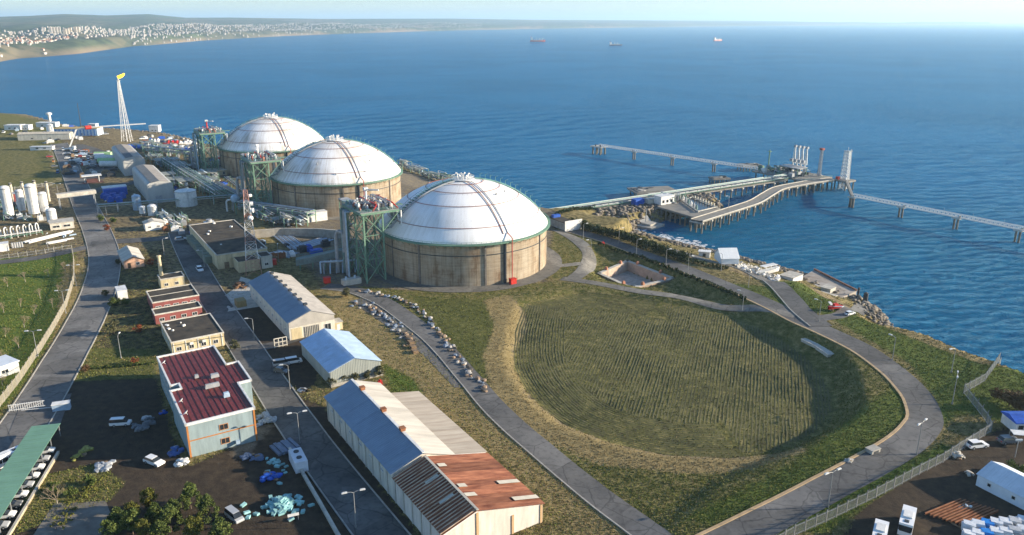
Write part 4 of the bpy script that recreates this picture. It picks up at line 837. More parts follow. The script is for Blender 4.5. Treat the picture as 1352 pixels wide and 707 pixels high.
# ---- row of cream flat-roofed buildings
def cream_row():
    t = B('admin_block', 'cream flat-roofed block with dark bitumen roof next to the maroon roof', 'building', (-111.0,229.6)); L, Wd = 19.2, 15.0
    flat_building(t, L, Wd, 4.3, CREAM, R_BITUMEN)
    for k in range(5): MB().bx(L+0.003, L+0.14, 0.4+k*3.45, 0.62+k*3.45, 0, 3.9).out('pilaster', WHITE, t)
    for k in range(4): window(t, 'front', 1.2+k*3.5, 1.2, 1.5, 1.3, L, Wd)
    for k in range(5): window(t, 'left', 1.5+k*3.6, 1.2, 1.5, 1.3, L, Wd)
    MB().path([(L+0.25,-0.3,3.3),(L+0.25,8,3.25),(L+0.3,8.2,3.6),(L+0.25,14.8,3.1)], 0.07, 5).out('conduit', DARK, t); rubbish_on_roof(t, L, Wd, 4.15, 5, WHITE)
    for k in range(2): MB().bx(L+0.15, L+0.6, 5+k*3.6, 6+k*3.6, 2.6, 3.3).out('air_conditioner', WHITE, t)
    REDW = mat('brick_red_render', (0.27,0.085,0.075), 0.85, 0.2)
    t = B('canteen', 'low flat-roofed block with dark red wall between two bigger roofs', 'building', (-119.9,243.4)); flat_building(t, 6.2, 14.6, 3.6, REDW, R_BITUMEN)
    for k in range(4): window(t, 'front', 1.2+k*3.4, 1.0, 1.6, 1.2, 6.2, 14.6)
    t = B('store_block', 'flat-roofed block with white parapet and red window wall', 'building', (-128.9,259.6)); flat_building(t, 13.8, 15.0, 4.2, REDW, R_BITUMEN)
    for k in range(5): window(t, 'front', 0.8+k*2.8, 1.2, 1.8, 1.5, 13.8, 15.0)
    MB().bx(6.5,6.8,0.3,14.7,4.06,4.22).out('roof_seam', PALE_CONC, t)
    t = B('boiler_hut', 'small cream hut with a tall tapering chimney on its corner', 'hut', (-133.4,279.0)); flat_building(t, 6.4, 8.4, 3.9, CREAM, R_BITUMEN, parm=PALE_CONC)
    ch = MB().tube((1.0,1.2,3.8),(1.0,1.2,11.0),0.75,10,0.55).lathe([(0.62,11.0),(0.85,11.1),(0.85,11.6),(0.3,11.7)],12,c=(1.0,1.2)).out('chimney', CREAM, t)
    for z in (6,8.5): MB().lathe([(0.70,z),(0.74,z),(0.74,z+0.2),(0.70,z+0.2)],12,c=(1.0,1.2)).out('chimney_band', PALE_CONC, ch)
    for k in range(2): window(t, 'front', 1.2+k*3.6, 1.0, 1.4, 1.2, 6.4, 8.4)
    # gatehouse with pale roof
    t = B('gatehouse', 'pink-walled gatehouse with pale blue pitched roof beside the main road', 'gatehouse', (-165.0,313.6)); PK = mat('salmon_render', (0.55,0.33,0.22), 0.85, 0.12); L, Wd = 18.0, 7.4
    gable_wall(t, L, Wd, 3.2, 4.9, PK)
    slope(t, (-0.3,-0.4,3.15), (L+0.5,-0.4,3.15), (-0.3,3.7,5.0), (L+0.5,3.7,5.0), 9, R_WHITE, ribs=2, rib_h=0.05); slope(t, (-0.3,7.8,3.15), (L+0.5,7.8,3.15), (-0.3,3.7,5.0), (L+0.5,3.7,5.0), 9, R_WHITE, ribs=2, rib_h=0.05)
    window(t, 'front', 1.4, 0.2, 1.1, 2.2, L, Wd, name='door', fm=WOOD); window(t, 'front', 4.4, 1.0, 1.4, 1.3, L, Wd)
    for k in range(4): window(t, 'left', 2+k*4, 1.0, 1.4, 1.2, L, Wd)
    x, y, z = G(163,392)
    t = B('site_cabin', 'small white site cabin on the verge below the gatehouse', 'cabin', (x-3,y+1)); MB().bx(0,6.2,0,3.2,0.2,3.4).out('wall', WHITE, t); MB().bx(-0.1,6.3,-0.1,3.3,3.4,3.6).out('roof', EQUIP[0], t); window(t,'left',1,1.2,1.4,1.1,6.2,3.2)
    b = MB()
    for a in (0.4,5.4): b.bx(a,a+0.4,0.2,3.0,-0.2,0.2)
    b.out('skid', DARK, t)
cream_row()
# ---- control building
def control():
    o = (-147.6, 345.6); L, Wd = 56.5, 20.0
    t = B('control_building', 'large flat-roofed control building with cream walls beside the lattice mast', 'building', o); flat_building(t, L, Wd, 6.0, CREAM, R_BITUMEN, parm=PALE_CONC)
    for x in (20, 33): MB().bx(x,x+0.25,0.3,Wd-0.3,5.86,6.0).out('roof_seam', DARK, t)
    for k in range(5): MB().bx(L+0.002, L+0.1, 0.5+k*4.6, 0.8+k*4.6, 0, 5.6).out('pilaster', CREAM, t)
    MB().bx(L+0.003,L+0.1,2.6,4.4,0,2.6).out('door', WOOD, t); MB().bx(L+0.003,L+0.1,13,15,0,2.6).out('door', WOOD, t)
    for k in range(9):                                # louvred store rooms along the road side
        MB().bx(6+k*4.6, 9.4+k*4.6, -2.6, -0.003, 0, 2.8).bx(5.9+k*4.6, 9.5+k*4.6, -2.8, -0.002, 2.81, 2.95).out('bay', mat('grey_green_render', (0.20,0.23,0.18), 0.9, 0.15), t)
    rubbish_on_roof(t, L, Wd, 5.86, 6, WHITE)
    t = B('annex', 'cream annex with dark flat roof in front of the control building', 'building', (o[0]+UX*(L+0.5)+VX*6, o[1]+UY*(L+0.5)+VY*6)); flat_building(t, 8.5, 8.4, 4.4, CREAM, R_BITUMEN, parm=CREAM)
    t2 = B('plant_room', 'cream plant room in the legs of the lattice mast', 'building', (o[0]+UX*(L+0.6)+VX*15.2, o[1]+UY*(L+0.6)+VY*15.2)); flat_building(t2, 7.5, 4.4, 5.0, OFFWHITE, R_BITUMEN, parm=PALE_CONC); window(t2,'front',1.2,1.2,1.6,1.2,7.5,4.4)
control()
# ---- compressor halls
def hall(o, L, Wd, h, lab, group):
    t = B('compressor_hall', lab, 'hall', o, group); CL = mat('hall_cladding', (0.40,0.40,0.38), 0.6, 0.10, 0.3, stretch=(1,1,0.3)); n = 10; a0 = 2.0
    prof = [(0,0),(0,h-2.2)] + [(a0-a0*math.cos(i/6*math.pi/2), h-2.2+a0*math.sin(i/6*math.pi/2)) for i in range(1,7)] + [(Wd/2,h+0.5)] + [(Wd-a0+a0*math.sin(i/6*math.pi/2), h-2.2+a0*math.cos(i/6*math.pi/2)) for i in range(0,7)] + [(Wd,0)]
    k = len(prof); MB().add([(0,y,z) for y,z in prof]+[(L,y,z) for y,z in prof], [tuple(range(k)), tuple(range(2*k-1,k-1,-1))]+[(i,i+k,i+1+k,i+1) for i in range(k-1)]).out('wall', CL, t)
    slope(t, (-0.1,a0,h-0.10), (L+0.1,a0,h-0.10), (-0.1,Wd/2,h+0.52), (L+0.1,Wd/2,h+0.52), 16, mat('hall_roof_shade_side', (0.13,0.14,0.15), 0.6, 0.2, rnd=0.06), ribs=2); slope(t, (-0.1,Wd-a0,h-0.10), (L+0.1,Wd-a0,h-0.10), (-0.1,Wd/2,h+0.52), (L+0.1,Wd/2,h+0.52), 16, mat('hall_roof_sun_side', (0.36,0.32,0.27), 0.7, 0.15, rnd=0.06), ribs=2)  # shaded and sunlit slopes of one roof, told apart by painted tone
    MB().bx(L+0.004,L+0.12,3.5,7.0,0,4.2).out('roller_door', EQUIP[1], t)
    for q in range(5): window(t, 'left', 5+q*9, 2.0, 2.4, 1.0, L, Wd)
hall((-229.5,467.0), 60.0, 13.0, 11.5, 'rounded grey compressor hall nearer the small white tank', 'compressor halls')
hall((-281.5,548.0), 62.0, 13.0, 11.5, 'rounded grey compressor hall nearer the gas flare', 'compressor halls')
# ================================================================ process plant
def xy(px, py): return G(px, py)
def at_uv(o, a, b): return (o[0]+UX*a+VX*b, o[1]+UY*a+VY*b)
def pipe_rack(name, label, A, Bp, z, n, width, step=9.0, pm=None, level2=False, post_m=None, group=None):
    A = Vector(A[:2]); Bp = Vector(Bp[:2]); d = Bp-A; L = d.length; ang = math.atan2(d.y, d.x); g = Tz(A.x, A.y)
    t = thing(name, label, 'pipe rack', (A.x, A.y, g-0.05), ang, group); k = max(2, int(L/step)+1)
    for i in range(k):
        x = L*i/(k-1)
        for y in (-width/2, width/2): MB().beam((x,y,0), (x,y,z+(2.2 if level2 else 0)), 0.32).out('post', post_m or GREEN_STEEL, t)
        MB().beam((x,-width/2-0.3,z), (x,width/2+0.3,z), 0.3).out('cross_beam', post_m or GREEN_STEEL, t)
        if level2: MB().beam((x,-width/2-0.3,z+2.2), (x,width/2+0.3,z+2.2), 0.3).out('cross_beam', post_m or GREEN_STEEL, t)
    for y in (-width/2, width/2): MB().beam((0,y,z-0.35), (L,y,z-0.35), 0.25).out('long_beam', post_m or GREEN_STEEL, t)
    pm = pm or [PIPE_GREY, PIPE_GREY, EQUIP[5], EQUIP[1], GREEN_STEEL, DARK, EQUIP[0]]
    for i in range(n):
        y = -width/2+0.3+(width-0.6)*(i+0.5)/n; r = random.choice((0.1,0.14,0.2,0.27)); MB().tube((0,y,z+0.16+r), (L,y,z+0.16+r), r, 8).out('pipe', random.choice(pm), t)
        if level2: MB().tube((0,y,z+2.36+r), (L,y,z+2.36+r), r*0.8, 8).out('pipe', random.choice(pm), t)
    return t
def vtank(name, label, px, r, h, m=WHITE, cat='tank', domed=True, legs=False, group=None, ladder=True):
    x, y, z = xy(*px) if len(px) == 2 else px; t = thing(name, label, cat, (x, y, z-0.05), UA, group); z0 = 1.4 if legs else 0
    top = [(r*math.cos(a), z0+h+(0.55*r if domed else 0.12*r)*math.sin(a)) for a in np.linspace(0, math.pi/2, 6)]
    MB().lathe([(0,z0),(r,z0)]+top, 28).out('shell', m, t, smooth=False)
    MB().lathe([(r+0.02,z0+h*0.97),(r+0.12,z0+h*0.97),(r+0.12,z0+h),(r+0.02,z0+h)], 28).out('rim', PIPE_GREY, t)
    if legs:
        for k in range(4): a = R_(45+90*k); MB().tube((r*0.8*math.cos(a), r*0.8*math.sin(a), 0), (r*0.8*math.cos(a), r*0.8*math.sin(a), z0+0.2), 0.14, 6).out('leg', PIPE_GREY, t)
    if ladder:
        b = MB()
        for s in (-0.25, 0.25): b.tube((r+0.25,s,0.2), (r+0.25,s,z0+h+0.8), 0.05, 4)
        for q in np.arange(0.6, z0+h, 0.8): b.tube((r+0.25,-0.25,q), (r+0.25,0.25,q), 0.04, 4)
        b.out('ladder', PIPE_GREY, t)
    return t
vtank('white_storage_tank', 'squat white cylindrical tank on the open gravel below the pipe rack', (247,271), 5.4, 8.0, WHITE, domed=False)
vtank('upright_vessel', 'tall grey-white vessel standing left of the small white cabin', (182,277), 2.2, 7.0, EQUIP[5])
vtank('upright_vessel', 'shorter white vessel directly behind the small white cabin', (202,284), 2.3, 4.5, WHITE)
vtank('upright_vessel', 'smallest white vessel beside the tall grey-white one', (189,285), 1.6, 3.0, WHITE, legs=True)
# tall cryogenic vessels on the far left
for k, (px, r, h, lab) in enumerate([((13,288), 2.3, 14.0, 'leftmost tall white cryogenic cylinder beside the lawn'), ((30,281), 1.8, 10.0, 'second tall white cryogenic cylinder from the left'), ((46,285), 2.5, 14.0, 'tallest white cryogenic cylinder at the right of the group'), ((60,282), 2.0, 9.0, 'shorter white cryogenic cylinder next to the tallest one'), ((70,296), 2.2, 5.5, 'stumpy white cylinder behind the low cream shed')]):
    vtank('cryogenic_vessel', lab, px, r, h, WHITE, legs=True, group='white cryogenic cylinders')
for k, (px, lab) in enumerate([((18,268),'cream vent stack with dark bands, leftmost'), ((33,266),'cream vent stack with dark bands, second from left'), ((49,264),'cream vent stack with dark bands, third from left'), ((65,266),'cream vent stack with dark bands nearest the road')]):
    x, y, z = xy(*px); t = thing('vent_stack', lab, 'vent stack', (x,y,z), 0, 'banded vent stacks'); MB().tube((0,0,0),(0,0,11),0.75,12).out('stack', mat('stack_cream', (0.52,0.47,0.36),0.7,0.1), t)
    for q in (3,5.5,8,10.2): MB().lathe([(0.76,q),(0.86,q),(0.86,q+0.7),(0.76,q+0.7)],12).out('band', PALE_CONC if q < 10 else DARK, t)
x, y, z = xy(26,272); t = thing('vaporiser_unit', 'dark red vaporiser unit between the white cylinders', 'vaporiser', (x,y,z), UA); MB().bx(-2,2,-2,2,0.4,7).out('body', mat('oxide_red', (0.27,0.06,0.045),0.7,0.2), t); MB().bx(-2.3,2.3,-2.3,2.3,7,7.3).out('top', EQUIP[1], t)
for px, lab in (((28,288),'pale blue pump skid at the feet of the leftmost cylinders'), ((55,290),'pale blue pump skid beside the tallest cylinder')):
    x, y, z = xy(*px); t = thing('pump_skid', lab, 'skid', (x,y,z), UA); MB().bx(-4,4,-2,2,0,0.4).out('base', CONC, t)
    for k in range(4): MB().bx(-3.5+k*2,-2.3+k*2,-1.2,0.8,0.4,1.8+k*0.3).tube((-2.9+k*2,-0.2,1.8),(-2.9+k*2,-0.2,3.0),0.3,8).out('pump', EQUIP[(k*2)%6], t)
    MB().path([(-4,-1.6,1),(4,-1.6,1),(4,-1.6,3),(5,-1.6,3)],0.2,6).out('pipe', EQUIP[0], t)
t = B('low_shed', 'low cream shed with grey flat roof beside the stumpy cylinder', 'shed', xy(66,300)[:2]); MB().bx(0,8,0,10,0,3.2).out('wall', OFFWHITE, t); MB().bx(-0.3,8.3,-0.3,10.3,3.2,3.5).out('roof', PALE_CONC, t); window(t,'front',1,1,3,1.2,8,10); window(t,'front',5.5,1,3,1.2,8,10)
# pipe manifold by the lawn
a = xy(-8,318); b_ = xy(56,309); pipe_rack('pipe_manifold', 'low pale pipe manifold along the edge of the left lawn', a, b_, 1.6, 4, 3.0, 6.0, [EQUIP[0], EQUIP[0], PIPE_GREY])
for k in range(7):
    p = Vector(a)+(Vector(b_)-Vector(a))*(0.1+0.13*k); t = thing('manifold_loop', 'white gooseneck pipe loop standing over the left pipe manifold', 'pipe', (p.x, p.y, Tz(p.x,p.y)), R_(100), 'gooseneck pipe loops'); MB().path([(0,0,0),(0,0,4.2),(0.5,0,4.9),(1.6,0,5.1),(2.6,0,4.6),(3,0,3.6),(3,0,0.2)],0.28,8).out('loop', EQUIP[0], t); MB().tube((0,0,2.4),(0,0,2.9),0.5,8).out('valve', PIPE_GREY, t)
# bundles of white pipe on the ground
for k, (p0, p1, n, lab) in enumerate([((34,322),(98,306),6,'long bundle of white pipes lying behind the side road'), ((54,324),(98,316),4,'shorter bundle of white pipes nearest the side road'), ((80,314),(100,310),5,'short stack of blue-grey pipes beside the main road')]):
    A = Vector(xy(*p0)); Bq = Vector(xy(*p1)); d = Bq-A; t = thing('pipe_bundle', lab, 'pipe bundle', A, math.atan2(d.y,d.x)); L = d.length
    for q in range(n):
        s = random.uniform(0,4); MB().tube((s,-1.6+q*0.7,0.45),(L-random.uniform(0,6),-1.6+q*0.7+random.uniform(-0.3,0.3),0.45),0.36,8).out('pipe', EQUIP[0] if k < 2 else EQUIP[5], t)
    for q in (0.2,0.8): MB().bx(L*q,L*q+0.3,-2.2,2.6,0,0.12).out('bearer', WOOD, t)
x, y, z = xy(17,328); t = thing('gas_rack', 'rack of grey upright gas bottles beside a white cube', 'gas rack', (x,y,z), UA)
for k in range(5): MB().tube((0,k*0.9,0.1),(0,k*0.9,2.4),0.42,10).out('bottle', EQUIP[1], t)
MB().bx(-0.6,0.6,-0.6,4.2,0,0.1).out('base', DARK, t)
t = B('white_kiosk', 'white cube kiosk at the left edge by the pipe manifold', 'kiosk', xy(0,330)[:2]); MB().bx(0,4,0,3.4,0,3.2).out('wall', WHITE, t); MB().bx(-0.2,4.2,-0.2,3.6,3.2,3.4).out('roof', EQUIP[0], t)
# main racks
a = xy(80,276); b_ = xy(126,270); t = pipe_rack('pipe_bridge', 'pale pipe bridge crossing high over the main road', a, b_, 6.4, 5, 3.4, 11.0, post_m=STEEL)
L = (Vector(b_)-Vector(a)).to_2d().length; MB().bx(-1,L+1,-1.9,1.9,8.0,8.15).out('cover', PALE_CONC, t); MB().bx(-1,L+1,-2.0,-1.9,6.2,8.0).out('side_sheet', PALE_CONC, t)
pipe_rack('pipe_rack', 'long pale pipe rack running from the road past the squat white tank', xy(130,281), xy(330,266), 4.0, 6, 4.0, 9.0, post_m=STEEL)
pipe_rack('pipe_rack', 'two-level pipe rack running down from the halls towards the control building', xy(222,222), xy(292,268), 4.6, 7, 7.0, 8.0, level2=True)
pipe_rack('pipe_rack', 'pipe rack of grey pipes sloping past the low flat-roofed hut', xy(258,236), xy(318,268), 3.2, 8, 8.0, 8.0)
pipe_rack('pipe_rack', 'pipe rack between the far compressor hall and the farthest tank', xy(196,206), xy(262,214), 5.0, 6, 6.0, 8.0, level2=True)
pipe_rack('pipe_rack', 'pipe rack along the landward foot of the middle tank', xy(318,282), xy(412,296), 4.2, 7, 6.0, 8.0, level2=True)
pipe_rack('pipe_rack', 'pipe rack lying beside the near compressor hall', xy(232,232), xy(236,252), 4.2, 5, 5.0, 8.0)
# process skids
def skid(px, seed, label, s=1.0, grp='process skids'):
    rr = random.Random(seed); x, y, z = xy(*px); t = thing('process_skid', label, 'process skid', (x,y,z-0.03), UA, grp); a, b_, h = 6*s, 4.5*s, rr.uniform(4,8)*s
    for sx in (-1,1):
        for sy in (-1,1): MB().beam((sx*a,sy*b_,0),(sx*a,sy*b_,h),0.3).out('post', GREEN_STEEL, t)
    for q in (h*0.5, h):
        MB().bx(-a,a,-b_,b_,q-0.12,q).out('floor', mat('deck_grating',(0,0,0)), t)
        for sy in (-1,1): MB().tube((-a,sy*b_,q+1.1),(a,sy*b_,q+1.1),0.06,4).out('rail', GREEN_RAIL, t)
    for k in range(3): 
        px_ = -a*0.6+k*a*0.6; MB().lathe([(0,0.3),(1.0*s,0.5),(1.0*s,h*0.8),(0,h*0.95)],14,c=(px_,rr.uniform(-1,1))).out('vessel', rr.choice([EQUIP[0],EQUIP[0],EQUIP[1],EQUIP[5]]), t)
    for k in range(5): yy = rr.uniform(-b_,b_); zz = rr.uniform(1,h+1.5); MB().path([(-a-1,yy,0),(-a-1,yy,zz),(a,yy,zz),(a,yy+1.5,zz-1)],rr.uniform(0.14,0.32),6).out('pipe', rr.choice(EQUIP[:2]+[EQUIP[5],PIPE_GREY,GREEN_STEEL]), t)
for k, px in enumerate([(196,200),(208,204),(222,206),(206,214),(214,220),(228,222),(238,230),(222,240),(234,246),(246,250)]): skid(px, k, 'steel process skid with white pipes behind the compressor halls')
for k, px in enumerate([(222,294),(232,300),(240,292),(214,290)]): skid(px, 30+k, 'low pump skid in front of the squat white tank', 0.55, 'low pump skids')
for k, px in enumerate([(352,292),(366,296),(380,298),(396,298),(340,288)]): skid(px, 50+k, 'green pipe manifold skid at the foot of the middle tank', 0.6, 'manifold skids')
x, y, z = xy(312,278); t = thing('sphere_vessel', 'grey ball-shaped vessel on a frame left of the lattice mast', 'vessel', (x,y,z), UA)
MB().lathe([(2.3*math.cos(q),6.2+2.3*math.sin(q)) for q in np.linspace(-math.pi/2,math.pi/2,13)],24).out('ball', EQUIP[5], t, smooth=True)
for k in range(4): aa = R_(45+90*k); MB().tube((2.4*math.cos(aa),2.4*math.sin(aa),0),(1.8*math.cos(aa),1.8*math.sin(aa),5.6),0.2,6).out('leg', PIPE_GREY, t)
MB().path([(0,-2.2,6),(0,-4,6),(0,-4.6,5),(0,-4.6,0)],0.45,8).out('pipe', EQUIP[0], t)
t = B('white_cabin', 'small white cabin with grey-white pitched roof near the upright vessels', 'cabin', xy(190,302)[:2]); gable_wall(t, 6.5, 8.2, 3.4, 4.6, WHITE); slope(t,(-0.3,-0.4,3.35),(6.8,-0.4,3.35),(-0.3,4.1,4.7),(6.8,4.1,4.7),3,R_WHITE,ribs=2); slope(t,(-0.3,8.6,3.35),(6.8,8.6,3.35),(-0.3,4.1,4.7),(6.8,4.1,4.7),3,R_WHITE,ribs=2); window(t,'front',1.2,1.4,1.4,0.9,6.5,8.2); window(t,'front',5,1.4,1.4,0.9,6.5,8.2)
t = B('blue_container', 'dark blue container behind the control building', 'container', xy(250,304)[:2]); MB().bx(0,6,0,10,0.1,2.8).out('body', mat('navy_sheet',(0.03,0.06,0.16),0.5,0.2), t)
for k in range(12): MB().bx(6.002,6.08,0.2+k*0.82,0.5+k*0.82,0.3,2.6).out('corrugation', mat('navy_sheet',(0,0,0)), t)
t = B('cooling_unit', 'white cooling unit at the end of the dark blue container', 'cooling unit', xy(276,303)[:2]); MB().bx(-1,3.5,-2,2.5,0,4).out('body', EQUIP[0], t); MB().tube((1.2,0.2,4),(1.2,0.2,5.2),1.3,14).out('fan', PIPE_GREY, t)
t = B('low_hut', 'long low hut with pale flat roof beside the farthest tank', 'hut', xy(263,232)[:2]); MB().bx(0,8,0,20,0,3.4).out('wall', CREAM, t); MB().bx(-0.8,8.8,-0.8,21,3.4,3.8).out('roof', PALE_CONC, t)
for k in range(4): window(t,'front',6+k*3.6,0.6,1.2,2.0,8,20)
# yard between control building and nearest platform
def wall_run(name, label, pts, h, th, m, z=None):
    P_ = [xy(*p) for p in pts]; o = Vector(P_[0]); t = thing(name, label, 'wall', o)
    for p, q in zip(P_, P_[1:]):
        a = Vector(p)-o; c = Vector(q)-o; d = (c-a); ang = math.atan2(d.y,d.x); mid = (a+c)/2; L = d.to_2d().length; zz = min(a.z,c.z)-0.5
        MB().bx(-L/2,L/2,-th/2,th/2,zz,max(a.z,c.z)+h).out('wall_run', m, t, (mid.x,mid.y,0), ang); MB().bx(-L/2-0.1,L/2+0.1,-th/2-0.12,th/2+0.12,max(a.z,c.z)+h+0.004,max(a.z,c.z)+h+0.2).out('coping', PALE_CONC, t, (mid.x,mid.y,0), ang)
    return t
wall_run('retaining_wall', 'concrete retaining wall in shade below the middle tank', [(332,315),(372,312),(420,313),(462,316)], 3.6, 0.5, CONC)
t = B('white_container', 'white box cabin in front of the middle tank', 'container', xy(403,292)[:2]); MB().bx(0,4.5,0,10,0.1,4.6).out('body', WHITE, t); MB().bx(-0.15,4.65,-0.15,10.15,4.6,4.8).out('roof', EQUIP[0], t); MB().bx(4.503,4.56,1,2.2,0.2,2.4).out('door', EQUIP[1], t)
for k, (p0,p1,lab) in enumerate([((366,306),(398,330),'bundle of long grey pipes lying in the shaded yard'),((386,330),(432,316),'second bundle of grey pipes beside the covered gallery'),((360,334),(392,338),'heap of pale pipes beside the lattice mast yard')]):
    A = Vector(xy(*p0)); Bq = Vector(xy(*p1)); d = Bq-A; t = thing('pipe_bundle', lab, 'pipe bundle', A, math.atan2(d.y,d.x)); L = d.to_2d().length
    for q in range(8): MB().tube((random.uniform(0,3),-4+q*1.0,0.4),(L-random.uniform(0,3),-4+q*1.0,0.4),0.34,8).out('pipe', PIPE_GREY if q%2 else EQUIP[5], t)
    for q in (0.25,0.75): MB().bx(L*q,L*q+0.3,-4.6,3.8,0,0.1).out('bearer', WOOD, t)
# covered pipe gallery
A = Vector(xy(392,356)); Bq = Vector(xy(474,352)); d = Bq-A; L = d.to_2d().length; t = thing('pipe_gallery', 'covered green pipe gallery leading to the nearest pump platform', 'pipe gallery', A, math.atan2(d.y,d.x))
GAL = mat('gallery_sheet', (0.16,0.20,0.19), 0.7, 0.2)
MB().add([(0,-2,2.0),(L,-2,6.0),(L,2,6.0),(0,2,2.0),(0,-2,4.4),(L,-2,8.6),(L,2,8.6),(0,2,4.4)],[(0,1,5,4),(1,2,6,5),(2,3,7,6),(3,0,4,7),(4,5,6,7),(3,2,1,0)]).out('duct', GAL, t)
for k in range(5):
    x = L*(k+0.3)/5
    for s in (-1.9,1.9): MB().beam((x,s,0),(x,s,2.1+4*x/L),0.28).out('post', GREEN_STEEL, t)
for s in (-2.05,2.05): MB().tube((0,s,5.2),(L,s,9.4),0.06,4).out('rail', GREEN_RAIL, t)
for k in range(6): MB().path([(L*0.45+k*2.4,-9,0.3),(L*0.45+k*2.4,-6,2.6+0.2*k),(L*0.45+k*2.4,-2.2,3.2),(L*0.45+k*2.4,2,2.4)],0.28,6).out('pipe', EQUIP[5] if k%2 else PIPE_GREY, t)
MB().path([(L*0.4,-8,0.3),(L*0.4,-8,5),(L*0.4+14,-8,5),(L*0.4+14,-8,0.3)],0.35,8).out('pipe', EQUIP[5], t); MB().path([(L*0.4+1,-6.5,0.3),(L*0.4+1,-6.5,4.2),(L*0.4+15,-6.5,4.2),(L*0.4+15,-6.5,0.3)],0.3,8).out('pipe', PIPE_GREY, t)
t = B('valve_block', 'pale concrete valve block beside the gallery pipes', 'valve block', xy(464,375)[:2]); MB().bx(-1.5,1.5,-3.5,3.5,0,2.2).out('body', PALE_CONC, t); MB().tube((0,-2,2.2),(0,-2,3.2),0.4,8).tube((0,1.5,2.2),(0,1.5,3.2),0.4,8).out('valve', EQUIP[5], t)
for px, lab in (((361,350),'red hydrant cabinet at the corner of the control building yard'), ((432,374),'red hydrant cabinet under the pipe gallery')):
    x,y,z = xy(*px); t = thing('hydrant_cabinet', lab, 'cabinet', (x,y,z), UA); MB().bx(-1,1,-1.1,1.1,0.1,2.2).out('body', RED, t); MB().bx(-1.15,1.15,-1.25,1.25,2.2,2.4).out('roof', RED, t); MB().bx(1.003,1.05,-0.8,0.8,0.4,1.9).out('door', RED, t)
# ---- red and white lattice mast
def lattice(t, h, w0, w1, nlev, leg_m, brace_m, lw=0.2, bw=0.11, band=False):
    REDP = mat('mast_red', (0.46,0.24,0.19), 0.6, 0.15)
    z = [h*(1-(1-k/nlev)**1.15) for k in range(nlev+1)]; wf = lambda q: w0+(w1-w0)*(q/h)**0.8; C4 = [(-1,-1),(1,-1),(1,1),(-1,1)]
    for k in range(nlev):
        z0, z1 = z[k], z[k+1]; a, c = wf(z0)/2, wf(z1)/2; m = (REDP if (int(z0/h*7) % 2 == 0) else leg_m) if band else leg_m
        b = MB()
        for i in range(4):
            s, n = C4[i], C4[(i+1)%4]; b.beam((s[0]*a,s[1]*a,z0),(s[0]*c,s[1]*c,z1),lw)
            b.beam((s[0]*a,s[1]*a,z0),(n[0]*c,n[1]*c,z1),bw); b.beam((n[0]*a,n[1]*a,z0),(s[0]*c,s[1]*c,z1),bw); b.beam((s[0]*c,s[1]*c,z1),(n[0]*c,n[1]*c,z1),bw)
        b.out('lattice_section', m, t)
x, y, z = xy(335,361); t = thing('lattice_mast', 'red and white lattice radio mast with white dishes', 'mast', (x,y,z-0.05), R_(20)); lattice(t, 33.5, 6.0, 1.4, 12, EQUIP[0], EQUIP[0], 0.15, 0.08, True)
for q, aa, r in ((25.5,-20,0.9),(28.0,0,0.8),(22.8,-60,0.9),(31,30,0.6)):
    ca, sa = math.cos(R_(aa)), math.sin(R_(aa)); MB().tube((1.3*ca,1.3*sa,q),(2.4*ca,2.4*sa,q),r,14).out('drum_dish', WHITE, t)
MB().tube((0,0,33.5),(0,0,37.0),0.07,5).out('aerial', STEEL, t)
# ---- gas flare
x, y, z = xy(168,187); t = thing('flare_tower', 'white lattice gas flare tower with yellow flame', 'flare tower', (x,y,z-0.05), R_(10)); lattice(t, 50.0, 7.2, 1.3, 13, WHITE, WHITE, 0.22, 0.10)
MB().tube((0,0,0),(0,0,51.5),0.4,8).out('flare_stack', WHITE, t); MB().lathe([(1.0,50.0),(1.7,50.1),(1.7,50.4),(1.0,50.5)],14).out('top_platform', STEEL, t)
FL = mat('gas_flame', (1.0,0.62,0.03), 0.9, 0.05, emit=1.5)
b = MB(); pr = [(0.15,0),(1.0,0.8),(1.9,2.2),(2.3,3.6),(1.7,5.0),(0.8,6.2),(0.05,7.2)]; n = 12
for i in range(n):
    aa = 2*math.pi*i/n
    for k, (r, q) in enumerate(pr): w = r*(1+0.25*math.sin(aa*3+k)); b.v.append((w*math.cos(aa)+q*0.75+0.4*math.sin(k*1.7), w*0.8*math.sin(aa), 51.6+q*0.62))
b.f = [(i*7+k, ((i+1)%n)*7+k, ((i+1)%n)*7+k+1, i*7+k+1) for i in range(n) for k in range(6)]; b.m = [0]*len(b.f); b.out('flame', FL, t, smooth=True)
# ---- far yard: kiosks, tanks, crane boom, sheds
def cyl_h(px, lab, m, L=9, r=1.7, ang=UA, grp=None):
    x,y,z = xy(*px); t = thing('horizontal_tank', lab, 'tank', (x,y,z), ang, grp); MB().tube((-L/2,0,r+0.6),(L/2,0,r+0.6),r,16).tube((L/2,0,r+0.6),(L/2+0.5,0,r+0.6),r,16,r*0.5).out('shell', m, t)
    for s in (-L*0.3,L*0.3): MB().bx(s-0.25,s+0.25,-r*0.8,r*0.8,0,r).out('saddle', CONC, t)
for k in range(4): cyl_h((137+2.6*k,209+4.2*k), ['farthest of four green and white horizontal tanks','second farthest of four green and white horizontal tanks','second nearest of four green and white horizontal tanks','nearest of four green and white horizontal tanks'][k], WHITE if k%2 else mat('pale_green_paint',(0.35,0.55,0.25),0.5,0.1), 12, 2.0, UA+R_(60), 'green and white horizontal tanks')
x,y,z = xy(122,241); t = thing('canopy_kiosk', 'white flat canopy on a dark island in the plant lane', 'canopy', (x,y,z), UA+R_(90)); MB().bx(-5.5,5.5,-3,3,4.2,4.6).out('canopy', WHITE, t)
for s in (-4,4): MB().beam((s,0,0),(s,0,4.2),0.4).out('post', WHITE, t)
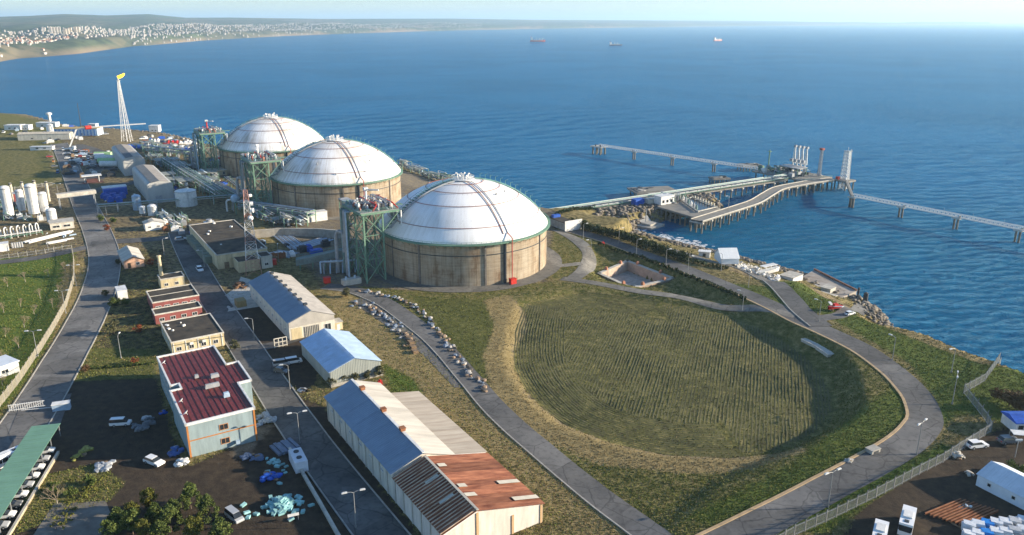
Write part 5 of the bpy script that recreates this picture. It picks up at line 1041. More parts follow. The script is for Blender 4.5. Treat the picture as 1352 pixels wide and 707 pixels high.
MB().bx(-6,6,-3.5,3.5,0,0.2).bx(-3,3,-1.5,1.5,0.2,2.2).out('island', mat('dark_red_brick',(0.10,0.045,0.04),0.9,0.2), t)
t = B('blue_workshop', 'bright blue shelter with white roof beside the near compressor hall', 'shelter', xy(136,256)[:2]); MB().bx(0,9,0,12,0,4.0).out('wall', BLUE, t); MB().bx(-0.4,6,-0.4,12.4,4.0,4.3).out('roof', WHITE, t)
for k in range(7): x,y,z = xy(138+k*4.0, 262+(k%3)*2.4); t = thing('blue_crate', 'blue tarpaulin-wrapped crate heaped beside the blue shelter', 'crate', (x,y,z), random.random(), 'blue wrapped crates'); MB().bx(-1.6,1.6,-1.3,1.3,0,2+random.random()).box((0,0,2.6),(2.2,1.8,0.8),0.3).out('wrapping', BLUE, t)
x,y,z = xy(92,199); t = thing('pump_crane', 'white folding boom crane with red joint reaching towards the flare', 'crane', (x,y,z), 0); Z0 = 1.8
MB().bx(-4,4,-1.3,1.3,0.7,1.5).bx(2.6,4.6,-1.3,1.3,1.5,3.4).out('chassis', WHITE, t)
for s in (-3,-1.6,3): 
    for q in (-1.3,1.3): MB().tube((s,q-0.2,0.55),(s,q+0.2,0.55),0.55,12).out('wheel', TYRE, t)
MB().beam((0,0,Z0),(6,3,15.5),1.0).out('boom_lower', WHITE, t); MB().beam((6,3,15.5),(14,6,17),0.9).out('boom_middle', WHITE, t); MB().beam((14,6,17),(52,20,18.0),0.8).out('boom_upper', WHITE, t); MB().tube((12.5,4,16.9),(15.5,7,16.9),1.5,10).out('boom_joint', RED, t)
for a_ in (0,): pass
def simple_shed(px, lab, L, Wd, h, wm, rm, ang=0.0, cat='shed', name='yard_shed', pitched=True):
    x,y,z = xy(*px); t = thing(name, lab, cat, (x,y,z-0.05), ang)
    if pitched:
        gable_wall(t, L, Wd, h, h+Wd*0.14, wm)
        for s in (0,1): e = -0.3 if s == 0 else Wd+0.3; slope(t,(-0.3,e,h-0.05),(L+0.3,e,h-0.05),(-0.3,Wd/2,h+Wd*0.14+0.1),(L+0.3,Wd/2,h+Wd*0.14+0.1),max(3,int(L/3)),rm,ribs=1)
    else: MB().bx(0,L,0,Wd,0,h).out('wall', wm, t); MB().bx(-0.3,L+0.3,-0.3,Wd+0.3,h,h+0.3).out('roof', rm, t)
    window(t,'left',L*0.25,1.0,min(2.0,L*0.2),1.2,L,Wd); window(t,'left',L*0.6,1.0,min(2.0,L*0.2),1.2,L,Wd); return t
PB = mat('pale_blue_wall', (0.45,0.55,0.66), 0.7, 0.12)
t = simple_shed((72,180), 'long pale blue building with yellowish roof edge near the far shore', 36, 12, 6, PB, mat('ochre_roof',(0.45,0.33,0.14),0.8,0.15), R_(4), 'building', 'striped_building', False)
for k in range(12): MB().bx(1.2+k*2.9,2.4+k*2.9,-0.2,-0.003,0.3,5.6).out('blue_bay', mat('mid_blue_wall',(0.12,0.25,0.5),0.7,0.1), t)
vtank('white_silo', 'white silo beside the pale blue building', (68,183), 2.6, 11, WHITE, 'silo')
x,y,z = xy(66,160); t = thing('lookout_tower', 'small white lookout tower on the far headland', 'tower', (x,y,z), 0); MB().tube((0,0,0),(0,0,7),1.4,10).out('shaft', WHITE, t); MB().lathe([(1.4,7),(3,7.6),(3,9.2),(1.2,10),(0,10)],14).out('cabin', WHITE, t)
x,y,z = xy(108,173); t = thing('slim_mast', 'slim dark mast at the far shore', 'mast', (x,y,z), 0); MB().tube((0,0,0),(0,0,25),0.42,8,0.22).out('pole', DARK, t); MB().lathe([(0,0),(1,0),(1,0.6),(0,0.6)],10).out('footing', CONC, t)
simple_shed((197,174), 'white hut on the shore right of the flare tower', 9, 8, 6, WHITE, EQUIP[0], R_(5), 'hut', 'shore_hut', False)
simple_shed((6,172), 'white shed nearest the left edge on the far headland', 14, 8, 4, WHITE, WHITE, R_(3), 'shed', 'yard_shed', False)
simple_shed((26,172), 'small white shed second from the left on the far headland', 8, 7, 4, WHITE, EQUIP[0], R_(3), 'shed', 'yard_shed', False)
simple_shed((48,168), 'white flat shed behind the long cream hall on the headland', 18, 8, 4, WHITE, WHITE, R_(3), 'shed', 'yard_shed', False)
simple_shed((24,186), 'long cream hall with grey end near the headland field', 40, 9, 5, OFFWHITE, mat('cream_roof',(0.5,0.45,0.36),0.8,0.1), R_(9), 'hall', 'long_hall')
simple_shed((116,167), 'white box on the shore behind the slim mast', 8, 6, 3.5, WHITE, WHITE, R_(0), 'hut', 'shore_hut', False)
simple_shed((40,199), 'white flatbed cabin at the end of the headland track', 16, 5, 2.5, WHITE, EQUIP[0], R_(8), 'cabin', 'track_cabin', False)
simple_shed((125,212), 'white yard office among the parked cars', 6, 6, 4.5, WHITE, WHITE, UA, 'office', 'yard_office', False)
for k, (px, L, Wd, m) in enumerate([((188,196),26,8,BLUE),((212,198),22,7,BLUE),((236,196),18,7,mat('pale_tarp',(0.5,0.5,0.48),0.7,0.2)),((250,200),10,7,BLUE),((228,190),10,6,RED),((205,188),8,6,WHITE),((246,190),12,5,WHITE)]):
    x,y,z = xy(*px); t = thing('stack_under_tarp', ['long heap under blue tarpaulin nearest the flare','long heap under blue tarpaulin in the shore yard','pale covered heap in the shore yard','short blue covered heap near the farthest tank','red covered heap in the shore yard','white covered heap in the shore yard by the flare','white covered heap near the farthest tank'][k], 'covered stack', (x,y,z), R_(-8+5*k)); b = MB()
    n = 10
    for i in range(n+1):
        for j, (f, q) in enumerate(((-0.5,0),(-0.42,0.7),(-0.15,1),(0.15,1),(0.42,0.7),(0.5,0))): b.v.append((L*(i/n-0.5), Wd*f, (2.4+0.7*math.sin(i*1.9+k)+random.random()*0.4)*q))
    b.f = [(i*6+j,(i+1)*6+j,(i+1)*6+j+1,i*6+j+1) for i in range(n) for j in range(5)]; b.m = [0]*len(b.f); b.out('cover', m, t)
    MB().bx(-L*0.48,L*0.48,-Wd*0.42,Wd*0.42,-0.1,0.25).out('pallet_base', WOOD, t)

# small gear scattered through the plant yards
GEAR = [('white',WHITE),('grey',EQUIP[1]),('blue',BLUE),('dark',DARK),('pale blue',EQUIP[5]),('rusty',RUST),('red',RED),('tan',WOOD)]
def gear(px, seed, where, grp):
    r = random.Random(seed); n, m = r.choices(GEAR, (5,5,3,5,3,3,1,3))[0]; x,y,z = xy(*px); t = thing('yard_crate', f'{n} crate or machine lying {where}', 'crate', (x,y,z-0.02), UA+r.choice((0,1.57))+r.uniform(-0.2,0.2), grp); a, b_, h = r.uniform(1,3.2), r.uniform(0.8,1.8), r.uniform(0.8,2.6)
    MB().bx(-a,a,-b_,b_,0.15,h).bx(-a*0.6,a*0.5,-b_*0.7,b_*0.7,h,h+r.uniform(0.1,0.8)).out('load', m, t); MB().bx(-a-0.1,a+0.1,-b_-0.1,b_+0.1,0,0.14).out('skid', WOOD, t)
for k in range(46): gear((random.uniform(185,262), random.uniform(181,199)), k, 'in the yard between flare and farthest tank', 'shore yard crates')
for k in range(34): gear((random.uniform(84,150), random.uniform(200,236)), 100+k, 'around the plant car park', 'car park crates')
for k in range(20): gear((random.uniform(205,300), random.uniform(206,262)), 200+k, 'among the pipe racks', 'rack crates')
for k in range(14): gear((random.uniform(345,440), random.uniform(322,352)), 300+k, 'in the shaded pipe yard', 'pipe yard crates')
for k in range(12): gear((random.uniform(200,290), random.uniform(296,310)), 400+k, 'between the white cabin and the control building', 'cabin yard crates')
for k in range(16): gear((random.uniform(2,120), random.uniform(166,190)), 500+k, 'on the far headland', 'headland crates')
for k, px in enumerate([(544,226),(556,230),(568,234),(580,238),(592,242),(604,247),(534,222)]): skid(px, 80+k, 'sea-water pump skid on the shore between the two nearer tanks', 0.8, 'shore pump skids')

for k in range(26): skid((random.uniform(196,300), random.uniform(196,258)), 120+k, 'small steel process frame standing among the pipe racks', random.uniform(0.4,0.75), 'small process frames')
for k in range(10): skid((random.uniform(4,70), random.uniform(262,296)), 160+k, 'small pump frame among the white cryogenic cylinders', random.uniform(0.3,0.5), 'small pump frames')
pipe_rack('pipe_rack', 'narrow pipe rack behind the far compressor hall', xy(176,196), xy(250,206), 3.4, 6, 4.0, 7.0); pipe_rack('pipe_rack', 'narrow pipe rack between low hut and middle pump platform', xy(300,240), xy(345,275), 3.0, 6, 4.0, 7.0)
# ================================================================ jetty, measured on the site grid from its landward end (a along the berth, b out to sea)
OJ = (20.0, 410.3)
def jetty(name, label, cat, a=0, b=0, group=None, rot=0.0): p = at_uv(OJ, a, b); return thing(name, label, cat, (p[0], p[1], SEA), UA+rot, group)
DK = 6.4                                         # deck level above the water
PILE = mat('pile_concrete', (0.16,0.145,0.12), 0.9, 0.25, 0.4); JDECK = mat('jetty_deck', (0.23,0.215,0.185), 0.9, 0.18, 0.4)
pile_me = MB().tube((0,0,-9),(0,0,DK-1.0),0.45,8).mesh('pile', PILE)
def pile(t, x, y): place('pile', pile_me, t, (x, y, 0))
PALE_PIPE = mat('pale_green_pipe', (0.44,0.48,0.44), 0.6, 0.15)
t = jetty('jetty_trestle', 'long straight pipe trestle on piles leading out to the loading platform', 'trestle')
MB().bx(-2.6,2.6,-16,190,DK-0.9,DK-0.25).out('deck', JDECK, t)
for k in range(21):
    b = -10+k*9.8
    MB().bx(-3.4,3.4,b-0.6,b+0.6,DK-1.8,DK-0.92).out('pile_cap', PALE_CONC, t)
    for x in (-2.6,2.6): pile(t, x, b)
    for x in (-2.5,2.5): MB().beam((x,b,DK-0.3),(x,b,DK+1.9),0.25).out('rack_post', GREEN_STEEL, t)
    MB().beam((-2.6,b,DK+1.9),(2.6,b,DK+1.9),0.25).out('cross_beam', GREEN_STEEL, t)
for k, (x, r, z, m) in enumerate([(-2.0,0.42,0.25,PALE_PIPE),(-0.8,0.36,0.25,PIPE_GREY),(0.4,0.3,0.25,PIPE_GREY),(1.5,0.3,0.2,GREEN_STEEL),(-1.6,0.36,2.1,PALE_PIPE),(-0.3,0.3,2.1,GREEN_RAIL),(0.9,0.26,2.1,PIPE_GREY)]): MB().tube((x,-18,DK+z+r),(x,192,DK+z+r),r,10).out('pipe', m, t)
for x in (-2.7,2.7): MB().tube((x,-16,DK+1.0),(x,190,DK+1.0),0.08,4).out('rail', GREEN_RAIL, t)
MB().bx(-4.6,-2.9,-16,190,DK-0.5,DK-0.3).out('footway', STEEL, t)
# road out to the platform
def deck_ribbon(t, P, w, z, m, pname='deck', th=0.7):
    P = catmull(P, 4.0); d = np.gradient(P, axis=0); d /= np.linalg.norm(d,axis=1)[:,None]; N = np.stack([-d[:,1],d[:,0]],1); b = MB()
    for i in range(len(P)-1):
        q = [P[i]+N[i]*w/2, P[i+1]+N[i+1]*w/2, P[i+1]-N[i+1]*w/2, P[i]-N[i]*w/2]; b.add([(x,y,z-th) for x,y in q]+[(x,y,z) for x,y in q], [(3,2,1,0),(4,5,6,7),(0,1,5,4),(2,3,7,6)])
    b.out(pname, m, t); return P, N
t = jetty('jetty_road', 'kinked concrete road bridge on rows of short piles, seaward of the trestle', 'bridge')
P_, N_ = deck_ribbon(t, [(52,58),(47,80),(42,102),(37,120),(27,142),(19,162),(17,185),(17,205),(18,216)], 7.2, DK+0.1, JDECK)
for s in (-1,1):
    b = MB()
    for i in range(len(P_)-1):
        p, q = P_[i]+N_[i]*s*3.5, P_[i+1]+N_[i+1]*s*3.5; b.beam((p[0],p[1],DK+0.35),(q[0],q[1],DK+0.35),0.4)
    b.out('kerb', PALE_CONC, t)
for i in range(0, len(P_), 1):
    if i % 2 == 0: MB().box((P_[i][0],P_[i][1],DK-1.0),(8.2,0.9,0.8),math.atan2(N_[i][1],N_[i][0])).out('pile_cap', PALE_CONC, t)
    if i % 2 == 0:
        for s in (-3.4,0,3.4): q = P_[i]+N_[i]*s; pile(t, q[0], q[1])
# near wharf with basin
def toJ(px, py, z=-5.0):
    x, y = W(px, py, z); dx, dy = x-OJ[0], y-OJ[1]; return (dx*UX+dy*UY, dx*VX+dy*VY)
wf = [toJ(868,274), toJ(898,262), toJ(951,276), toJ(920,289)]
t = jetty('wharf', 'square concrete wharf with a walled basin and piled edge', 'wharf')
MB().prism(wf, DK-0.9, DK+0.02).out('deck', JDECK, t)
bs = [toJ(900,267), toJ(914,263), toJ(946,276), toJ(921,282)]
for p, q in zip(bs, bs[1:]+bs[:1]): MB().beam((p[0],p[1],DK+0.7),(q[0],q[1],DK+0.7),0.5).tube((p[0],p[1],DK),(p[0],p[1],DK+1.2),0.5,6).out('basin_wall', PALE_CONC, t)
MB().prism(bs, DK+0.03, DK+0.12).out('basin_floor', mat('basin_water',(0.02,0.035,0.05),0.2,0.2), t)
for k in range(18): 
    p = Vector(wf[3])+(Vector(wf[2])-Vector(wf[3]))*(k%9)/8 if k < 9 else Vector(wf[0])+(Vector(wf[3])-Vector(wf[0]))*(k-9)/8; pile(t, p.x*0.98, p.y)
for k in range(8):
    f = (k+1)/9; p = Vector(bs[1])+(Vector(bs[2])-Vector(bs[1]))*f; MB().beam((p.x,p.y,DK),(p.x,p.y,DK+2.2),0.7).out('post', PALE_CONC, t)
for k in range(6):
    f = (k+0.5)/6; p = Vector(bs[0])*(1-f)+Vector(bs[3])*f; MB().tube((p.x-3,p.y+3,DK),(p.x-3,p.y+3,DK+2.2),0.8,8).tube((p.x-3,p.y+3,DK+2.2),(p.x-3,p.y+3,DK+3.0),0.4,8).out('sea_pump', EQUIP[k%3], t)
p = toJ(873,270); t = jetty('pump_house', 'white pump house block at the landward corner of the wharf', 'pump house', p[0], p[1]-2); MB().bx(-3,3,-1,9,DK,DK+4.5).out('wall', WHITE, t); MB().bx(-3.2,3.2,-1.2,9.2,DK+4.5,DK+4.8).out('roof', EQUIP[0], t)
for k in range(3): MB().bx(3.003,3.06,0+k*3,1.6+k*3,DK+1,DK+2.6).out('window', GLASS, t)
p = toJ(888,266); t = jetty('pipe_cluster', 'tangle of white and green pipes beside the wharf basin', 'pipes', p[0], p[1])
for k in range(16): x, y, h = random.uniform(-6,6), random.uniform(-7,7), random.uniform(1.5,5); MB().path([(x,y,DK),(x,y,DK+h),(x+random.uniform(-4,4),y,DK+h),(x+random.uniform(-4,4),y+2,DK)],random.uniform(0.2,0.4),6).out('pipe', random.choice([EQUIP[0],WHITE,GREEN_STEEL,PIPE_GREY]), t)
for px, m, lab, s in (((842,271),BLUE,'blue container at the head of the concrete ramp',1.0),((858,270),OFFWHITE,'cream cabin beside the blue container on the ramp head',0.9),((862,262),EQUIP[5],'pale blue container behind the cream cabin',0.8)):
    x,y,z = G(*px); t = thing('quay_container', lab, 'container', (x,y,z), UA+R_(90)); MB().bx(-3.2*s,3.2*s,-2*s,2*s,0,3.6*s).out('body', m, t); MB().bx(-3.3*s,3.3*s,-2.1*s,2.1*s,3.6*s,3.8*s).out('roof', m if m is BLUE else PALE_CONC, t)
a, c = toJ(838,274,-6), toJ(854,296,-10); t = jetty('slipway', 'concrete slipway ramp ending in a square block at the water', 'slipway'); d = Vector(c)-Vector(a); n = Vector((-d.y,d.x)).normalized()*3.2
q = [Vector(a)+n, Vector(c)+n, Vector(c)-n, Vector(a)-n]
MB().add([(p.x,p.y,-6) for p in q]+[(p.x,p.y,z) for p,z in zip(q,(5.8,1.6,1.6,5.8))],[(4,5,6,7),(0,1,5,4),(1,2,6,5),(2,3,7,6),(3,0,4,7)]).out('ramp', PALE_CONC, t)
MB().box((c[0]+2,c[1],-2.0),(11,13,6.4),R_(15)).box((c[0]+2,c[1],1.6),(6,7,1.2),R_(15)).out('end_block', CONC, t)
MB().tube((c[0]-1,c[1],1),(c[0]-1,c[1],9),0.25,6).out('light_pole', STEEL, t)
t = thing('pump_station', 'long low flat-roofed house with a bright white end wall right of the nearest tank', 'building', G(735,301), UA+R_(0)); MB().bx(-15,8,0,6,0,3.6).out('wall', CONC, t); MB().bx(-15.2,8.1,-0.2,6.2,3.6,3.9).out('roof', R_BITUMEN, t); MB().bx(8.004,8.3,-1,9,0,5).out('end_wall', WHITE, t); MB().bx(-6,-4,1,5,3.9,5.2).out('roof_unit', BLUE, t)
# loading platform
t = jetty('loading_platform', 'large piled loading platform crowded with pipework at the end of the trestle', 'platform', -6, 206)
MB().bx(-24,20,-14,14,DK-0.6,DK+0.3).out('deck', JDECK, t)
for x in np.linspace(-22,18,7):
    for y in (-12,-4,4,12): pile(t, x, y)
for k in range(40):
    x, y, h = random.uniform(-22,12), random.uniform(-12,12), random.uniform(1.2,6); b = MB()
    if k % 3 == 0: b.bx(x-1.6,x+1.6,y-1.2,y+1.2,DK+0.3,DK+0.3+h*0.6)
    else: b.path([(x,y,DK),(x,y,DK+h),(x+random.uniform(-9,9),y,DK+h),(x+random.uniform(-6,6),y+random.uniform(-4,4),DK+0.3)],random.uniform(0.2,0.5),6)
    b.out('pipework', random.choice([DARK,PIPE_GREY,EQUIP[0],EQUIP[1],GREEN_STEEL,mat('dark_deck_gear',(0.06,0.07,0.08),0.6,0.2)]), t)
b = MB()
for x0,x1,y0,y1 in ((-24,20,-14,-14),(-24,20,14,14),(-24,-24,-14,14),(20,20,-14,14)):
    b.tube((x0,y0,DK+1.4),(x1,y1,DK+1.4),0.08,4)
b.out('railing', GREEN_RAIL, t)
MB().bx(-10,6,-4,6,DK+5,DK+5.4).out('upper_deck', PIPE_GREY, t)
for x in (-9.5,5.5):
    for y in (-3.5,5.5): MB().beam((x,y,DK),(x,y,DK+5),0.4).out('post', GREEN_STEEL, t)
for k in range(4):
    t = jetty('ship_loader', ['leftmost of four white marine loading arms','second from left of four white marine loading arms','third from left of four white marine loading arms','rightmost of four white marine loading arms'][k], 'loading arm', -14+k*3.2, 214, 'white loading arms')
    MB().lathe([(1.0,DK+0.3),(1.0,DK+1.0),(0.6,DK+1.2),(0.6,DK+9)],12).out('riser', WHITE, t); MB().beam((0,0,DK+8),(0.0,0.6,DK+18),0.9).out('inboard_arm', WHITE, t)
    MB().beam((0.8,0,DK+17.5),(0.8,1.2,DK+6),0.5).out('outboard_arm', EQUIP[0], t); MB().tube((-0.4,0.5,DK+17.8),(1.2,0.5,DK+17.8),0.9,12).out('sheave', EQUIP[1], t); MB().bx(-1.1,1.1,-2.6,-0.8,DK+7.4,DK+9.4).out('counterweight', EQUIP[1], t)
t = jetty('gangway_tower', 'white lattice gangway tower beside the road end of the jetty', 'tower', 24, 219); MB().bx(-5,5,-5,5,DK-0.8,DK+0.3).out('base_deck', JDECK, t)
for x in (-4,4):
    for y in (-4,0,4): pile(t, x, y)
g = MB()
o = bpy.data.objects.new('tower_frame', None); 
lattice(t, 19.0+DK, 4.8, 3.0, 11, WHITE, WHITE, 0.42, 0.24)
MB().path([(1.8,1.6,DK),(1.3,1.3,DK+20)],0.5,6).out('ladder_cage', WHITE, t); MB().bx(-2,2,-2,2,DK+19.0,DK+19.2).out('top_deck', STEEL, t); MB().tube((0,0,DK+19),(0,0,DK+21.5),0.15,5).out('lamp_pole', STEEL, t); MB().bx(-4,-2,-4,-2.4,DK+0.3,DK+2.2).out('winch', RED, t)
t = jetty('monitor_tower', 'slim grey fire monitor tower right of the loading arms', 'tower', 8, 214); lattice(t, 18+DK, 1.8, 1.3, 9, EQUIP[1], EQUIP[1], 0.25, 0.14); MB().bx(-1.2,1.2,-1.2,1.2,DK+18,DK+19.2).out('monitor', mat('oxide_red',(0,0,0)), t)
t = jetty('monitor_pole', 'green pole standing left of the loading arms', 'pole', -28, 206); MB().tube((0,0,0),(0,0,DK+14),0.5,8,0.4).out('pole', GREEN_STEEL, t); MB().bx(-1,1,-1,1,DK+12.6,DK+13).out('top_plate', GREEN_STEEL, t)
# catwalks with their dolphins
def catwalk(label, A, Bq, nspan, lab_d, grp):
    A = Vector(A); Bq = Vector(Bq); d = Bq-A; L = d.length; ang = math.atan2(d.y,d.x)
    p = at_uv(OJ, A.x, A.y); t = thing('catwalk', label, 'catwalk', (p[0],p[1],SEA), UA+ang); z = DK+0.2
    MB().bx(0,L,-0.8,0.8,z,z+0.12).out('deck', STEEL, t)
    for s in (-0.95,0.95):
        MB().beam((0,s,z-0.1),(L,s,z-0.1),0.22).out('bottom_chord', WHITE, t); MB().beam((0,s,z+1.7),(L,s,z+1.7),0.22).out('top_chord', WHITE, t)
        b = MB(); k = int(L/2.2)
        for i in range(k): b.beam((L*i/k,s,z),(L*(i+0.5)/k,s,z+1.7),0.14); b.beam((L*(i+0.5)/k,s,z+1.7),(L*(i+1)/k,s,z),0.14)
        b.out('web', WHITE, t)
    for i in range(nspan*2): MB().tube((L*(i+0.5)/nspan/2,0.9,z+1.7),(L*(i+0.5)/nspan/2,0.9,z+3.4),0.06,4).out('lamp', STEEL, t)
    for i in range(1, nspan+1):
        q = A+d*(i/nspan); p = at_uv(OJ, q.x, q.y); m = thing('mooring_dolphin', lab_d[i-1], 'dolphin', (p[0],p[1],SEA), UA+ang, grp)
        big = lab_d[i-1].startswith('outermost')
        MB().tube((-0.9,0,-8),(-0.9,0,z-0.9),0.55,10).tube((0.9,0,-8),(0.9,0,z-0.9),0.55,10).out('column', PILE, m) if not big else [MB().tube((x,y,-8),(x,y,z-0.9),0.7,10).out('pile', PILE, m) for x in (-4,0,4) for y in (-3,3)]
        s = 6 if big else 2; MB().bx(-s,s,-s*0.75,s*0.75,z-0.9,z-0.1).out('cap', PALE_CONC, m)
        if not big: MB().bx(1.2,1.7,-0.5,0.5,z-0.08,z+0.9).out('bollard', DARK, m)
        else: MB().tube((2,2,z-0.1),(2,2,z+1.4),0.5,8).tube((-3,2,z-0.1),(-3,2,z+1.4),0.5,8).out('bollard', DARK, m)
catwalk('white truss catwalk running from the platform towards the open sea on the left', (-30,200), (-176,172), 4, ['first dolphin pier of the left catwalk, nearest the platform','second dolphin pier of the left catwalk','third dolphin pier of the left catwalk','outermost dolphin platform at the end of the left catwalk'], 'dolphins of the left catwalk')
catwalk('white truss catwalk running right past the frame edge', (59,178), (182,182), 4, ['first dolphin pier of the right catwalk, nearest the gangway tower','second dolphin pier of the right catwalk','third dolphin pier of the right catwalk close to the picture edge','dolphin pier of the right catwalk beyond the picture edge'], 'dolphins of the right catwalk')
t = jetty('link_bridge', 'grey sloping link bridge from the gangway tower to the right catwalk', 'bridge', 0, 0); A = Vector((29,214,DK+0.4)); Bq = Vector((59,178,DK+0.2)); MB().beam(A,Bq,1.6).out('deck', JDECK, t); MB().tube(A+Vector((0,0,1.6)),Bq+Vector((0,0,1.6)),0.08,4).out('rail', STEEL, t)
m = jetty('mooring_dolphin', 'dolphin pier under the corner of the right catwalk', 'dolphin', 59, 178, 'dolphins of the right catwalk'); MB().tube((-0.9,0,-8),(-0.9,0,DK-0.6),0.8,10).tube((0.9,0,-8),(0.9,0,DK-0.6),0.8,10).out('column', PILE, m); MB().bx(-2,2,-1.6,1.6,DK-0.6,DK+0.05).out('cap', PALE_CONC, m)
for k, (px, s, lab) in enumerate([((862,251),1.0,'derelict square pier with pale deck behind the trestle'),((950,235),0.45,'small derelict pier head behind the far end of the trestle'),((990,218),0.6,'short mooring deck left of the loading platform')]):
    x,y = W(px[0],px[1],SEA+4); t = thing('old_pier', lab, 'pier', (x,y,SEA), UA+R_(70)); MB().bx(-14*s,14*s,-9*s,9*s,3.2,4.2).bx(-12*s,2*s,-7*s,7*s,4.21,4.6).out('deck', JDECK, t)
    for a in (-12,-4,4,12):
        for c in (-7.5,0,7.5): place('pile', pile_me, t, (a*s,c*s,-2.6))
    for q in range(5): MB().box((random.uniform(-10,10)*s,random.uniform(-7,7)*s,4.5+0.3*q*0.2),(5*s,2*s,0.6),random.random()*3).out('slab', PALE_CONC if q%2 else DARK, t)
# ---- rocks along the shore
ROCK = mat('shore_rock', (0.085,0.07,0.055), 0.95, 0.4, 0.7, c2=(0.24,0.21,0.17), bump=0.4, bsc=1.5)
_ico = bmesh.new(); bmesh.ops.create_icosphere(_ico, subdivisions=1, radius=1.0); _ico.verts.ensure_lookup_table()
ICO_V = np.array([v.co[:] for v in _ico.verts]); ICO_F = np.array([[v.index for v in f.verts] for f in _ico.faces]); _ico.free()
def rocks(name, pts, smin, smax, m, sink=0.3):
    V = []; Fs = []
    for i, (x, y, z) in enumerate(pts):
        s = random.uniform(smin, smax); q = ICO_V*(0.75+0.5*rng.random((len(ICO_V),1)))*np.array([s*random.uniform(0.8,1.4), s*random.uniform(0.7,1.2), s*random.uniform(0.5,0.9)]); a = random.uniform(0,6.28); c, sn = math.cos(a), math.sin(a)
        q = np.stack([q[:,0]*c-q[:,1]*sn, q[:,0]*sn+q[:,1]*c, q[:,2]],1); V.append(q+np.array([x,y,z+s*sink])); Fs.append(ICO_F+i*len(ICO_V))
    o = place(name, npmesh(name, np.concatenate(V), np.concatenate(Fs), m)); o['kind'] = 'stuff'; return o
pts = []
while len(pts) < 900:
    a, b = random.uniform(2,46), random.uniform(14,112); x, y = at_uv(OJ, a, b); z = Tz(x,y)
    if SEA-1.2 < z < -4.8: pts.append((x,y,z))
rocks('rock_armour', pts, 0.5, 1.5, ROCK)
pts = []; i0 = [i for i,c in enumerate(coast) if c == coast[32]][0]
cl = catmull(coast[31:46], 2.0)
for _ in range(1500):
    i = random.randrange(len(cl)); x, y = cl[i][0]+random.gauss(-1.5,3.2), cl[i][1]+random.gauss(-1.5,3.2); z = Tz(x,y)
    if SEA-1.5 < z < -5: pts.append((x,y,z))
cl2 = catmull(coast[5:13], 6.0)
for _ in range(500):
    i = random.randrange(len(cl2)); x, y = cl2[i][0]+random.gauss(0,4), cl2[i][1]+random.gauss(-3,5); z = Tz(x,y)
    if SEA-1.5 < z < -6: pts.append((x,y,z))
rocks('shore_rocks', pts, 0.35, 1.15, ROCK)
# ---- foam where the swell breaks
FOAM = mat('sea_foam', (0.72,0.74,0.75), 0.9, 0.08)
V = []; Fq = []
cf = [i for i in range(len(cl)) if cl[i][0] < W(925,330,SEA)[0]] or [0]
for _ in range(700):
    i = random.choice(cf) 
    x, y = cl[i][0]+random.gauss(3.0,2.6), cl[i][1]+random.gauss(4.0,2.8)
    if Tz(x,y) > SEA-0.1: continue
    k = len(V); n = 7; s = random.uniform(0.15,0.7)*(1.8 if random.random() < 0.1 else 0.8)
    for j in range(n): a = 2*math.pi*j/n; r = s*random.uniform(0.5,1.2); V.append((x+r*1.9*math.cos(a), y+r*0.8*math.sin(a), SEA+0.05+0.03*random.random()))
    Fq.append(tuple(range(k,k+n)))
me = bpy.data.meshes.new('sea_foam'); me.from_pydata(V,[],Fq); me.materials.append(FOAM); o = place('sea_foam', me); o['kind'] = 'stuff'
# ---- things on the shore
def shore(px, py, z=None):
    x, y, zz = G(px, py); return (x, y, zz)
x,y,z = shore(952,349); t = thing('white_tent', 'white pitched tent on the rocks beside the lower road', 'tent', (x,y,z), UA+R_(62)); L, Wd = 7.5, 9
TENT = mat('white_canvas', (0.80,0.80,0.78), 0.7, 0.04)
gable_wall(t, L, Wd, 2.4, 5.6, TENT); 
for s in (0,1): e = -0.3 if s == 0 else Wd+0.3; slope(t,(-0.3,e,2.35),(L+0.3,e,2.35),(-0.3,Wd/2,5.75),(L+0.3,Wd/2,5.75),4,TENT,name='canvas_panel',ribs=1,rib_h=0.02)
x,y,z = shore(930,338); t = thing('shore_kiosk', 'tiny white kiosk left of the white tent', 'kiosk', (x,y,z), UA+R_(40)); MB().bx(-2.4,2.4,-1.6,1.6,0,2.6).out('wall', WHITE, t); MB().bx(-2.7,2.7,-1.9,1.9,2.6,2.85).out('roof', WHITE, t); MB().bx(-0.6,0.6,-1.66,-1.603,0.2,2.0).out('door', DARK, t)
for k in range(60):
    x,y,z = shore(966+k*1.1+random.uniform(-3,3), 345+k*0.38+random.uniform(-2,6)); t = thing('broken_slab', 'pale broken concrete slab dumped on the shore below the lower road', 'slab', (x,y,z), random.random()*3, 'broken slabs on the shore'); MB().box((0,0,0.35),(random.uniform(1,3),random.uniform(0.8,1.8),random.uniform(0.5,1.2)),0,0,random.uniform(-0.4,0.4),random.uniform(-0.4,0.4)).box((0.4,0.3,0.8),(0.9,0.7,0.6),0.6,0,0.3).out('slab', random.choice([PALE_CONC,WHITE,CONC]), t)
x,y,z = shore(1014,361); t = thing('beached_boat', 'white boat with open deck frame lying on the shore rocks', 'boat', (x,y,z+0.2), UA+R_(88)); b = MB(); n = 9
for i in range(n):
    f = i/(n-1); w = 1.5*math.sin(math.pi*(0.12+0.8*f))**0.6; b.v += [(-6+12*f,-w,1.7+0.5*f*f),(-6+12*f,-w*0.6,0.3),(-6+12*f,w*0.6,0.3),(-6+12*f,w,1.7+0.5*f*f)]
